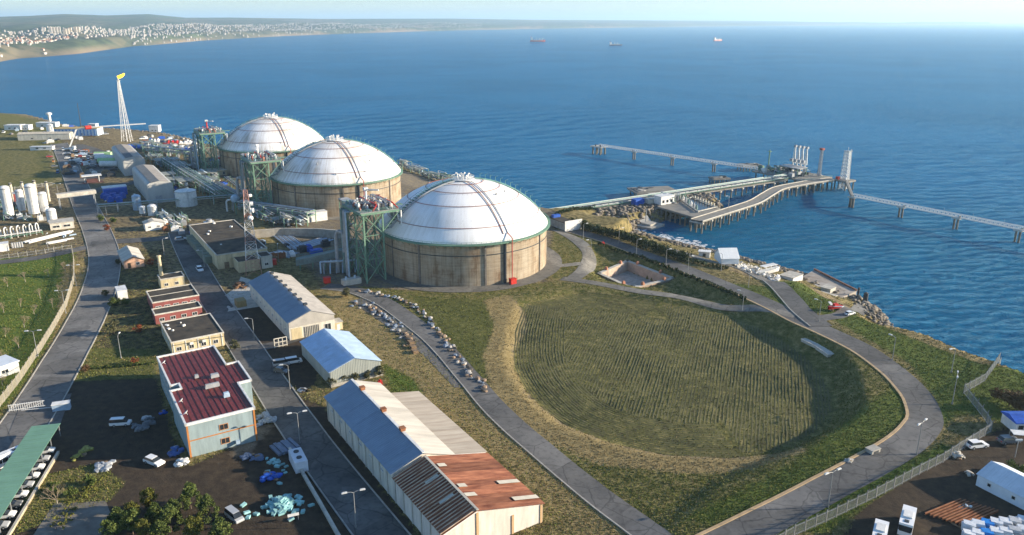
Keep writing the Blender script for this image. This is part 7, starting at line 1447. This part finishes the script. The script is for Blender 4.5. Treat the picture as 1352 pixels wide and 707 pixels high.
# ================================================================ yard at the lower right
A = Vector(G(1288,641)); Bq = Vector(G(1352,674)); d = (Bq-A); ang = math.atan2(d.y,d.x); L, Wd = 26.0, 8.5
t = thing('prefab_hall', 'white prefab hall with small dark windows at the right edge', 'hall', A, ang); gable_wall(t, L, Wd, 2.7, 4.4, mat('prefab_white',(0.66,0.70,0.74),0.6,0.06)); PR = mat('prefab_roof',(0.62,0.66,0.70),0.5,0.06,rnd=0.03)
slope(t,(-0.2,-0.3,2.65),(L+0.2,-0.3,2.65),(-0.2,Wd/2,4.5),(L+0.2,Wd/2,4.5),13,PR,ribs=2,rib_h=0.05); slope(t,(-0.2,Wd+0.3,2.65),(L+0.2,Wd+0.3,2.65),(-0.2,Wd/2,4.5),(L+0.2,Wd/2,4.5),13,PR,ribs=2,rib_h=0.05)
for k in range(5): window(t,'left',2.2+k*5.0,1.1,0.9,0.9,L,Wd)
x,y,z = G(1346,572); t = thing('blue_cabin', 'white cabin with bright blue roof at the right edge', 'cabin', (x,y,z), R_(0)); MB().bx(-1.5,7,-0.5,5,0.2,2.7).out('wall', WHITE, t); MB().bx(-1.8,7.3,-0.8,5.3,2.7,2.95).add([(-1.8,-0.8,2.96),(7.3,-0.8,2.96),(7.3,5.3,2.96),(-1.8,5.3,2.96),(-1.8,2.2,3.9),(7.3,2.2,3.9)],[(0,1,5,4),(2,3,4,5),(0,4,3),(1,2,5)]).out('roof', BLUE, t)
for k in range(4): MB().bx(-0.9+k*2,0.3+k*2,-0.56,-0.503,1.2,2.2).out('window', GLASS, t)
x,y,z = G(1346,584); t = thing('white_awning', 'white flat awning in front of the blue roofed cabin', 'awning', (x,y,z), R_(-12)); MB().bx(-2,5,-1.2,1.2,2.3,2.42).out('sheet', WHITE, t); [MB().beam((s,q,0),(s,q,2.3),0.1).out('post', STEEL, t) for s in (-1.9,4.9) for q in (-1.1,1.1)]
x,y,z = G(1340,604); t = thing('floodlight_mast', 'short floodlight mast by the white prefab hall', 'floodlight', (x,y,z), 0); MB().tube((0,0,0),(0,0,4.2),0.09,8).out('pole', STEEL, t); [MB().box((s,0,4.3),(0.45,0.3,0.4)).out('lamp', LHEAD, t) for s in (-0.4,0.1,0.6)]
A = Vector(G(1222,681)); Bq = Vector(G(1269,661)); C_ = Vector(G(1258,693)); d = Bq-A; e = (C_-A); L = d.length; ang = math.atan2(d.y,d.x); t = thing('steel_stack', 'stack of rusty steel sections lying in the right-hand yard', 'steel stack', A, ang); w = abs(e.y*math.cos(ang)-e.x*math.sin(ang))
for k in range(10): yy = -w*k/9*1.35; o_ = random.uniform(-0.6,0.6)+k*0.35; MB().bx(o_,o_+L,yy-0.16,yy+0.16,0.2,0.26).bx(o_,o_+L,yy-0.03,yy+0.03,0.261,0.6).bx(o_,o_+L,yy-0.16,yy+0.16,0.601,0.66).out('steel_section', RUST, t)
for s in (0.2,0.8): MB().bx(L*s,L*s+0.3,-w*1.45,0.4,0,0.19).out('bearer', WOOD, t)
tarp((1277,672), 'crumpled white plastic sheet on the rusty steel stack', WHITE, 1.9, 0.7, 0.9, 20)
for k in range(14):
    px = (1278+(k%7)*12, 700+(k//7)*12-(k%7)*1.0); x,y,z = G(*px); ci = (0,0,1,0,0,2,0)[k%7]; t = thing('wrapped_pallet', ['pallet wrapped in white film in the bottom right corner','pallet covered in bright blue sheet in the bottom right corner','pallet wrapped in crumpled grey film in the bottom right corner'][ci], 'pallet', (x,y,z), R_(-25)+random.uniform(-0.1,0.1), 'wrapped pallets'); jb = lambda q: q+random.uniform(-0.12,0.12); b = MB().bx(-1.15,1.15,-0.9,0.9,0.16,1.1); b.bx(-1.0,1.05,-0.8,0.82,1.101,1.55); b.v = [(jb(p[0]),jb(p[1]),p[2]+random.uniform(-0.05,0.12)) for p in b.v]; b.out('wrapping', [mat('white_film',(0.66,0.68,0.70),0.35,0.12,2.0,bump=0.5),mat('blue_film',(0.03,0.22,0.62),0.35,0.12),mat('grey_film',(0.45,0.46,0.47),0.35,0.2,2.0,bump=0.5)][ci], t); MB().bx(-1,1,-0.8,0.8,0,0.15).out('pallet', WOOD, t)
simple_shed((-34,512), 'white prefab office cut by the left edge beside the fence', 12, 7, 3.2, WHITE, mat('prefab_roof',(0,0,0)), R_(58), 'cabin', 'prefab_office', False)
# ================================================================ ships
def ship(px, L, ang, label, hullc, kind):
    x, y = W(px[0], px[1], SEA+2); t = thing('cargo_ship', label, 'ship', (x,y,SEA), R_(ang)); b = MB(); n = 12; hb = L*0.08; hh = L*0.075
    for i in range(n):
        f = i/(n-1); w = hb*min(1, 1.6*(1-f)**0.55+0.02)*(0.85 if i == 0 else 1); sh = hh*(1+0.35*max(0,f-0.75)*4); b.v += [(-L/2+L*f,-w,sh),(-L/2+L*f*0.985,-w*0.9,-2),(-L/2+L*f*0.985,w*0.9,-2),(-L/2+L*f,w,sh)]
    b.f = [(i*4+j,(i+1)*4+j,(i+1)*4+j+1,i*4+j+1) for i in range(n-1) for j in range(3)]+[(0,1,2,3)]+[(i*4,i*4+3,(i+1)*4+3,(i+1)*4) for i in range(n-1)]; b.m = [0]*len(b.f); b.out('hull', hullc, t)
    MB().bx(-L*0.46,-L*0.32,-hb*0.8,hb*0.8,hh,hh+L*0.14).bx(-L*0.44,-L*0.34,-hb*0.95,hb*0.95,hh+L*0.14,hh+L*0.17).out('superstructure', WHITE, t); MB().tube((-L*0.44,0,hh+L*0.17),(-L*0.44,0,hh+L*0.22),L*0.02,8).out('funnel', RED, t)
    for k in range(4): MB().bx(-L*0.26+k*L*0.15,-L*0.15+k*L*0.15,-hb*0.7,hb*0.7,hh,hh+L*0.03).out('hatch', OFFWHITE if kind else WHITE, t)
    for k in range(2 if kind else 3): MB().tube((-L*0.1+k*L*0.2,0,hh),(-L*0.1+k*L*0.2,0,hh+L*0.14),L*0.012,6).tube((-L*0.1+k*L*0.2,0,hh+L*0.13),(-L*0.0+k*L*0.2,0,hh+L*0.09),L*0.008,5).out('derrick', OFFWHITE, t)
ship((710,54.5), 84, 4, 'red hulled cargo ship, leftmost of the three ships at sea', mat('hull_red',(0.45,0.10,0.08),0.5,0.1), 0); ship((813,60), 62, 10, 'white and dark ship, middle one of the three at sea', mat('hull_dark',(0.06,0.08,0.12),0.5,0.1), 1); ship((948,53.5), 70, 35, 'white and red ship, rightmost of the three at sea', mat('hull_palered',(0.50,0.22,0.18),0.5,0.1), 0)
# ================================================================ foliage
def leaf_mat(name, a, b): return mat(name, a, 0.75, 0.0, 0.9, c2=b, spec=0.15, rnd=0.12)
L_PINE = leaf_mat('pine_leaf', (0.035,0.062,0.014), (0.13,0.155,0.040)); L_OLIVE = leaf_mat('olive_leaf', (0.055,0.060,0.028), (0.15,0.14,0.07)); L_HEDGE = leaf_mat('hedge_leaf', (0.016,0.030,0.010), (0.050,0.070,0.020)); L_BROWN = leaf_mat('brown_leaf', (0.075,0.045,0.02), (0.17,0.10,0.045)); L_RED = leaf_mat('red_leaf', (0.13,0.035,0.015), (0.26,0.08,0.03)); L_YEL = leaf_mat('yellow_green_leaf', (0.06,0.075,0.015), (0.16,0.15,0.03))
BARK = mat('bark', (0.10,0.075,0.055), 0.95, 0.3, 2.0)
def leaves(C, rad, per, size, seed, flat=0.75):
    """quads scattered through clumps centred on C"""
    r = np.random.default_rng(seed); C = np.asarray(C, float); rad = np.broadcast_to(np.asarray(rad, float), (len(C),)); n = len(C)*per
    d = r.normal(size=(n,3)); d /= np.linalg.norm(d,axis=1)[:,None]; rr = np.repeat(rad,per)*(r.random(n)**0.45); p = np.repeat(C,per,0)+d*rr[:,None]*np.array([1,1,flat])
    u = r.normal(size=(n,3)); u /= np.linalg.norm(u,axis=1)[:,None]; w = np.cross(u, r.normal(size=(n,3))); w /= np.linalg.norm(w,axis=1)[:,None]; s = size*(0.6+0.8*r.random((n,1)))
    V = np.stack([p-u*s, p+w*s*0.55, p+u*s, p-w*s*0.55],1).reshape(-1,3); return V, np.arange(4*n).reshape(n,4)
def tree_proto(name, seed, h, cr, m, conic=False, nclump=30, per=110, size=0.17):
    r = random.Random(seed); t = thing(name, 'x', 'tree'); C = []; R = []; b = MB(); th = h*0.3
    b.tube((0,0,-0.2),(0.1,0.05,h*0.75),0.16*h/5,7,0.05)
    for k in range(nclump):
        f = r.random(); z = th+(h-th)*f; w = cr*((1-f)**0.8+0.12) if conic else cr*math.sin(math.pi*(0.12+0.8*f))**0.7; a = r.uniform(0,6.28); q = w*math.sqrt(r.random())*0.85; c = (q*math.cos(a), q*math.sin(a), z); C.append(c); R.append(cr*r.uniform(0.22,0.42)); 
        if k % 3 == 0: b.tube((0.05,0.02,max(th*0.6,z-q*0.6)),c,0.05,5,0.02)
    b.out('trunk', BARK, t); V, Fq = leaves(C, R, per, size, seed); o = place('crown', npmesh('crown', V, Fq, m), t); return t
def plant_copies(proto, items, first):
    for k, (px, s, lab, grp) in enumerate(items):
        o = proto if (k == 0 and first) else copy_tree(proto); x,y,z = G(*px); o.location = (x,y,z); o.rotation_euler = (0,0,random.random()*6); o.scale = (s,s,s*random.uniform(0.9,1.15)); o['label'] = lab
        if grp: o['group'] = grp
        elif 'group' in o: del o['group']
gp = 'pines at the bottom left'
plant_copies(tree_proto('pine_tree', 1, 5.6, 2.3, L_PINE, True), [((252,672),1.08,'pine tree closest to the teal block',gp),((276,690),1.0,'pine tree next to the silver estate car',gp),((226,702),1.12,'bushy pine in the middle of the pine clump',gp)], True)
plant_copies(tree_proto('pine_tree', 2, 4.6, 2.1, L_YEL, False), [((198,674),0.88,'small yellowish pine left of the clump middle',gp),((258,714),1.04,'yellow-green bushy tree at the bottom edge',gp),((176,688),0.88,'low yellow-green shrub tree beside the concrete pad',gp),((190,712),0.8,'yellow-green bush at the bottom edge near the pad',gp)], True)
plant_copies(tree_proto('pine_tree', 3, 4.8, 2.2, L_PINE, False), [((292,718),1.04,'dark pine cut by the bottom edge near the silver car',gp),((156,702),0.96,'dark bushy pine at the bottom edge left of the clump',gp),((215,722),1.0,'dark pine at the very bottom of the clump',gp),((232,686),0.8,'low dark pine shrub amid the rubbish',gp),((206,694),0.88,'dark bushy pine left of the clump middle',gp),((176,706),0.96,'dark pine between the pad and the clump middle',gp),((146,716),0.88,'dark pine shrub touching the concrete pad',gp)], True)
gs = 'garden shrubs'
plant_copies(tree_proto('shrub', 5, 2.6, 1.7, L_OLIVE, False, 18, 60, 0.18), [((151,441),1.5,'pale olive bush beside the main road below the white cabin',gs),((438,511),1.0,'round olive shrub first from the left along the blue shed',gs),((453,507),0.9,'round olive shrub second from the left along the blue shed',gs),((468,504),0.85,'round olive shrub third from the left along the blue shed',gs),((486,501),0.8,'round olive shrub fourth from the left along the blue shed',gs),((500,497),1.1,'olive shrub at the right corner of the blue shed',gs),((458,392),1.2,'lone shrub on the bank near the gallery',gs),((413,517),0.6,'small olive shrub left of the blue shed row',gs),((310,462),1.1,'olive bush behind the maroon roofed block',gs),((140,392),0.9,'pale bush left of the white site cabin',gs),((156,350),0.8,'small bush in front of the gatehouse',gs)], True)
plant_copies(tree_proto('shrub', 6, 2.2, 1.6, L_RED, False, 14, 60, 0.16), [((200,351),1.0,'reddish shrub between gatehouse and chimney hut',gs),((183,440),1.1,'reddish shrub behind the pale olive bush',gs),((178,480),0.8,'reddish shrub at the end of the low hedge',gs),((141,305),1.2,'red shrub on the verge below the pipe bridge',gs),((210,348),0.7,'small red shrub right of the gatehouse',gs)], True)
plant_copies(tree_proto('shrub', 7, 3.0, 2.4, L_BROWN, False, 26, 70, 0.18), [((1332,537),1.3,'large brown bush outside the right-hand fence',gs),((1349,545),1.2,'brown bush at the right edge above the blue cabin',gs),((1316,527),0.8,'smaller brown bush near the fence corner',gs),((112,492),0.6,'dark brown bush beside the main road',gs)], True)
plant_copies(tree_proto('shrub', 8, 2.0, 1.8, L_PINE, False, 16, 60, 0.18), [((134,292),1.4,'green bush under the pipe bridge end',gs),((150,294),1.2,'green bush right of the one under the pipe bridge',gs),((1336,622),1.0,'green bush at the corner of the prefab hall',gs),((1349,628),1.0,'second green bush behind the prefab hall',gs),((150,404),1.3,'dark green bush right of the main road below the cabin',gs),((166,402),1.1,'dark green bush under the cream row',gs),((70,650),1.0,'green bush near the concrete pad at the lower left',gs),((96,655),0.9,'low green bush beside the bare tree at the lower left',gs),((120,640),1.0,'green bush at the end of the carport yard',gs)], True)
# bare orchard trees
def bare_proto(seed):
    r = random.Random(seed); t = thing('bare_tree', 'x', 'tree'); b = MB(); b.tube((0,0,-0.1),(0.05,0,1.1),0.1,6,0.08)
    b.out('trunk', mat('pale_bark',(0.30,0.26,0.20),0.9,0.2), t); b = MB()
    def br(p, d, L, w, lv):
        q = p+d*L; b.tube(p,q,w,4,w*0.6)
        if lv:
            for _ in range(3): nd = (d+Vector((r.uniform(-1,1),r.uniform(-1,1),r.uniform(-0.1,0.6)))*0.75).normalized(); br(q,nd,L*0.72,w*0.55,lv-1)
    for _ in range(5): br(Vector((0.05,0,1.0)), Vector((r.uniform(-1,1),r.uniform(-1,1),r.uniform(0.5,1.2))).normalized(), 1.0, 0.055, 3)
    b.out('crown', mat('twig',(0.26,0.20,0.14),0.9,0.2), t); return t
items = [((px+random.uniform(-3,3),py+random.uniform(-3,3)),random.uniform(0.8,1.2),'small bare fruit tree standing on the left lawn','bare orchard trees') for px,py in ((10,380),(36,372),(62,366),(84,360),(8,412),(30,404),(55,396),(76,388),(10,446),(34,432),(6,478),(22,460),(44,416),(4,510),(68,406),(18,494))]
plant_copies(bare_proto(3), items, True)
plant_copies(bare_proto(4), [((76,668),1.4,'bare pale tree at the lower left beside the carport yard',None),((270,360),0.01+1.0,'bare bush by the chimney hut',None)][:1], True)
# hedges: strips of leaves along a line
def hedge(pts, h, w, m, label, per=16, size=0.3, name='hedge'):
    P_ = catmull([G(*p)[:2] for p in pts], 1.0); o = P_[0]; z0 = Tz(*o); t = thing(name, label, 'hedge', (o[0],o[1],z0)); C = []
    for p in P_:
        for k in range(3): q = p+np.array([random.uniform(-w/2,w/2), random.uniform(-w/2,w/2)]); C.append((q[0]-o[0], q[1]-o[1], Tz(*q)-z0+h*random.uniform(0.15,0.85)))
    V, Fq = leaves(C, h*0.42, per, size, len(P_), 0.9); place('foliage', npmesh('foliage', V, Fq, m), t); b = MB()
    for p in P_[::4]: b.tube((p[0]-o[0],p[1]-o[1],Tz(*p)-z0-0.2),(p[0]-o[0],p[1]-o[1],Tz(*p)-z0+h*0.6),0.07,5)
    b.out('stem', BARK, t)
hedge([(752,300),(790,309),(820,317),(850,327),(880,337),(905,346)], 4.2, 2.6, L_HEDGE, 'tall dark hedge between the ring road and the slipway bay', 44, 0.40)
hedge([(905,344),(935,352),(960,357)], 1.6, 2.0, L_HEDGE, 'low dark hedge beside the shore road near the white tent', 20)
hedge([(790,323),(830,336),(870,350),(910,366),(950,382),(985,398)], 1.2, 1.6, L_HEDGE, 'long low hedge on the bank above the walled pit', 18)
hedge([(112,487),(140,486),(170,484),(200,480)], 0.9, 1.2, L_PINE, 'low clipped hedge in front of the cream block', 22, 0.2)
hedge([(733,285),(770,277),(810,269),(850,261)], 1.8, 1.6, L_HEDGE, 'scrubby green strip under the landward end of the trestle', 18)
hedge([(75,700),(100,664),(125,640)], 1.0, 3.0, L_YEL, 'ragged weeds strip beside the concrete pad at the lower left', 14, 0.22)
drape('concrete_pad', [(72,665),(140,662),(150,690),(120,745),(20,745)], mat('dirty_pad',(0.13,0.115,0.095),0.95,0.25,0.4,c2=(0.22,0.20,0.17)), dz=0.07)
# ================================================================ grass and crop rows
def road_clear(X, Y, pad=0.3):
    m = np.ones(len(X), bool)
    for P_, w in ROADS:
        lo = P_.min(0)-w; hi = P_.max(0)+w; k = np.where((X > lo[0]) & (X < hi[0]) & (Y > lo[1]) & (Y < hi[1]) & m)[0]
        if len(k): m[k] = dist_poly(X[k], Y[k], P_[::2] if len(P_) > 40 else P_)[0] > w/2+pad
    for c, *_ in TANKS: m &= np.hypot(X-c[0], Y-c[1]) > 41
    return m & ~inside(X, Y, PIT)
def tufts(name, chan, n, m, hmin, hmax, wid, ylim=420):
    # denser near the viewer: sample the picture's ground footprint
    px = rng.uniform(-30, 1380, n*4); py = rng.uniform(300, 730, n*4); u = px-CX; v = py-CY; tt = H/(F*PS+v*PC); X = u*tt; Y = (F*PC-v*PS)*tt
    Z = zone(X, Y)[:, chan]; k = (Z > 0.16) & (rng.random(len(X)) < Z*0.9*(1-0.75*(sdist(X, Y, FIELD) > 0))) & (sdist(X, Y, LAND) > 5); X, Y = X[k], Y[k]; k = road_clear(X, Y); X, Y = X[k][:n], Y[k][:n]; n = len(X); zz = T(X, Y)
    V = np.zeros((n,2,3,3)); a = rng.uniform(0,6.28,n); sc = 0.7+Y/400
    for j in range(2):
        ca, sa = np.cos(a+j*1.6), np.sin(a+j*1.6); w = wid*sc*(0.6+0.8*rng.random(n)); h = (hmin+(hmax-hmin)*rng.random(n)**2)*np.minimum(sc,1.3); lean = rng.normal(0,0.12,(n,2))
        V[:,j,0] = np.stack([X-ca*w, Y-sa*w, zz-0.05],1); V[:,j,1] = np.stack([X+ca*w, Y+sa*w, zz-0.05],1); V[:,j,2] = np.stack([X+lean[:,0], Y+lean[:,1], zz+h],1)
    o = place(name, npmesh(name, V.reshape(-1,3), np.arange(n*6).reshape(-1,3), m)); o['kind'] = 'stuff'
tufts('grass', 0, 90000, leaf_mat('grass_blade', (0.080,0.105,0.020), (0.20,0.195,0.055)), 0.07, 0.30, 0.15)
tufts('dry_grass', 1, 60000, leaf_mat('dry_blade', (0.19,0.145,0.065), (0.34,0.26,0.13)), 0.07, 0.30, 0.13)
def crop_rows():
    a = np.array(W(889.5,476.5,-2)); b = np.array(W(908,423.6,-2)); d = (b-a)/np.linalg.norm(b-a); n = np.array([-d[1],d[0]]); c = FIELD.mean(0); lines = []
    for k in range(-90, 91):
        s = np.arange(-90, 90, 0.8); off = k*0.9; bend = 5.0*np.sin(s/60.0+0.4); P_ = c+np.outer(s, d)+np.outer(off+bend*(0.4+0.006*k), n); lines.append(P_)
    V = []; Fq = []; base = 0
    E = catmull(np.concatenate([FIELD, FIELD[:1]]), 0.8)
    g = np.gradient(E, axis=0); g /= np.linalg.norm(g,axis=1)[:,None]; Nn = np.stack([-g[:,1],g[:,0]],1); s0 = 1 if inside(*(E[5]+Nn[5]*3)[:,None], FIELD)[0] else -1
    left = E[:,0] < c[0]+8
    conc = []
    for k in range(1, 19): conc.append((E+Nn*s0*k*0.9, left))
    strips = []
    for P_ in lines: f = sdist(P_[:,0], P_[:,1], FIELD); lim = np.where(P_[:,0] < c[0]+8, 16.0, 1.5); strips.append((P_, f > lim))
    strips += conc
    for P_, ok in strips:
        g = np.gradient(P_, axis=0); g /= np.linalg.norm(g,axis=1)[:,None]+1e-9; N2 = np.stack([-g[:,1],g[:,0]],1); m = len(P_); pat = 0.5+0.5*np.sin(P_[:,0]*0.13+2*np.sin(P_[:,1]*0.09))*np.sin(P_[:,1]*0.11+1.7*np.sin(P_[:,0]*0.07)); h = (0.06+0.12*rng.random(m)**2)*(0.5+0.7*pat); h = np.convolve(h*(0.5+0.9*rng.random(m)), np.ones(5)/5, 'same'); w = 0.18+0.16*np.convolve(rng.random(m), np.ones(4)/4, 'same'); z = T(P_[:,0],P_[:,1]); j = P_+np.stack([np.convolve(rng.normal(0,0.16,m), np.ones(6)/6, 'same') for _ in (0,1)],1)
        v = np.stack([np.c_[j-N2*w[:,None],z-0.02], np.c_[j,z+h], np.c_[j+N2*w[:,None],z-0.02]],1).reshape(-1,3); i = np.arange(m-1)[ok[:-1] & ok[1:]]
        f = np.concatenate([np.stack([3*i,3*i+3,3*i+4,3*i+1],1), np.stack([3*i+1,3*i+4,3*i+5,3*i+2],1)]) + base; V.append(v); Fq.append(f); base += len(v)
    o = place('crop_rows', npmesh('crop_rows', np.concatenate(V), np.concatenate(Fq), mat('crop_row',(0.050,0.050,0.018),0.9,0.3,0.08,c2=(0.145,0.130,0.054),detail=8))); o['kind'] = 'stuff'
crop_rows()
# ================================================================ far town
HM = [mat('house_white',(0.50,0.46,0.41),0.8,0.15,rnd=0.3),mat('house_cream',(0.60,0.52,0.42),0.8,0.1,rnd=0.1),mat('house_pink',(0.55,0.40,0.34),0.8,0.1,rnd=0.1)]; ROOFT = mat('tile_roof',(0.34,0.15,0.09),0.9,0.2,rnd=0.15); HN = ['white','cream','pinkish']
def house_mesh(k, m, flat):
    r = random.Random(k); L, Wd, h = r.uniform(6,8.5), r.uniform(5,7), r.uniform(3.5,6); b = MB().bx(-L/2,L/2,-Wd/2,Wd/2,-4,h,0)
    if flat: b.bx(-L/2-0.3,L/2+0.3,-Wd/2-0.3,Wd/2+0.3,h+0.01,h+0.5,0)
    else: b.add([(-L/2-0.4,-Wd/2-0.4,h),(L/2+0.4,-Wd/2-0.4,h),(L/2+0.4,Wd/2+0.4,h),(-L/2-0.4,Wd/2+0.4,h),(-L/2,0,h+2.4),(L/2,0,h+2.4)],[(0,1,5,4),(2,3,4,5),(1,2,5),(3,0,4)],1)
    for x in np.arange(-L/2+1.5,L/2-1,3): b.bx(x,x+1.2,-Wd/2-0.05,-Wd/2-0.01,1.5,3,2)
    return b.mesh('house', [m, ROOFT, GLASS])
hmesh = [[house_mesh(k*3+j, HM[j], k % 2) for j in range(3)] for k in range(4)]
def town_spot():
    while True:
        px = random.uniform(-20, 640); s = random.random()
        if px < 110: d = random.uniform(60, 1500)
        elif px < 215: d = random.uniform(350, 1500)
        elif px < 480: d = random.uniform(30, 2400)
        else: d = random.uniform(30, 2600)
        if random.random() < (0.55 if px < 110 else 0.5 if px < 215 else 1.0): return px, d
sp = sorted((town_spot() for _ in range(2600)), key=lambda q: far_r(q[0])+q[1]); V = []; Fq = []
for k, (px, d) in enumerate(sp):
    p = far_point(px, d)
    if k < 290:
        j = random.choices((0,1,2),(6,2,1.5))[0]; o = place('house', hmesh[k % 4][j], None, tuple(p), random.random()*6); tag(o, f'small {HN[j]} house in the far town across the bay', 'house', 'houses of the far town')
    else:
        s = random.uniform(2.4,4.6); h = random.uniform(4,10); i = len(V); V += [(p[0]+x*s,p[1]+y*s,p[2]+z) for z in (-5,h) for x,y in ((-1,-1),(1,-1),(1,1),(-1,1))]; Fq += [(i+4,i+5,i+6,i+7),(i,i+1,i+5,i+4),(i+1,i+2,i+6,i+5),(i+2,i+3,i+7,i+6),(i+3,i,i+4,i+7)]
o = place('far_town', npmesh('far_town', V, Fq, HM[0])); o['kind'] = 'stuff'
for k, px in enumerate((120,123.5,127,130.5,137,140.5,144,150,153.5)):
    p = far_point(px, 1050 if k < 4 else 800); t = thing('apartment_block', ['first of the four tallest white apartment blocks from the left','second of the four tallest white apartment blocks from the left','third of the four tallest white apartment blocks from the left','fourth of the four tallest white apartment blocks from the left','left one of three pale apartment blocks right of the tallest four','middle one of three pale apartment blocks right of the tallest four','right one of three pale apartment blocks right of the tallest four','left one of the lowest pair of apartment blocks','right one of the lowest pair of apartment blocks'][k], 'apartment block', tuple(p), R_(20), 'apartment blocks'); h = 30 if k < 4 else 24
    MB().bx(-6,6,-6,6,-6,h).out('wall', HM[0] if k < 4 else HM[1], t); MB().bx(-6.4,6.4,-6.4,6.4,h,h+0.6).bx(-2,2,-2,2,h+0.6,h+2.6).out('roof', PALE_CONC, t)
    for f in range(8): MB().bx(-5.2,5.2,-6.1,-6.01,1+f*3.5,2.4+f*3.5).out('window_band', GLASS, t)
# ================================================================ haze
hz = bpy.data.materials.new('haze_air'); hz.use_nodes = True; hn = hz.node_tree.nodes; hn.remove(hn['Principled BSDF'])
pv = hn.new('ShaderNodeVolumePrincipled'); pv.inputs['Color'].default_value = (0.62, 0.84, 1.0, 1); pv.inputs['Density'].default_value = 0.000064; pv.inputs['Anisotropy'].default_value = 0.25
hz.node_tree.links.new(pv.outputs[0], hn['Material Output'].inputs['Volume'])
ho = MB().bx(-59000, 59000, -3900, 59000, SEA-30, 420).out('haze', hz); ho['kind'] = 'stuff'
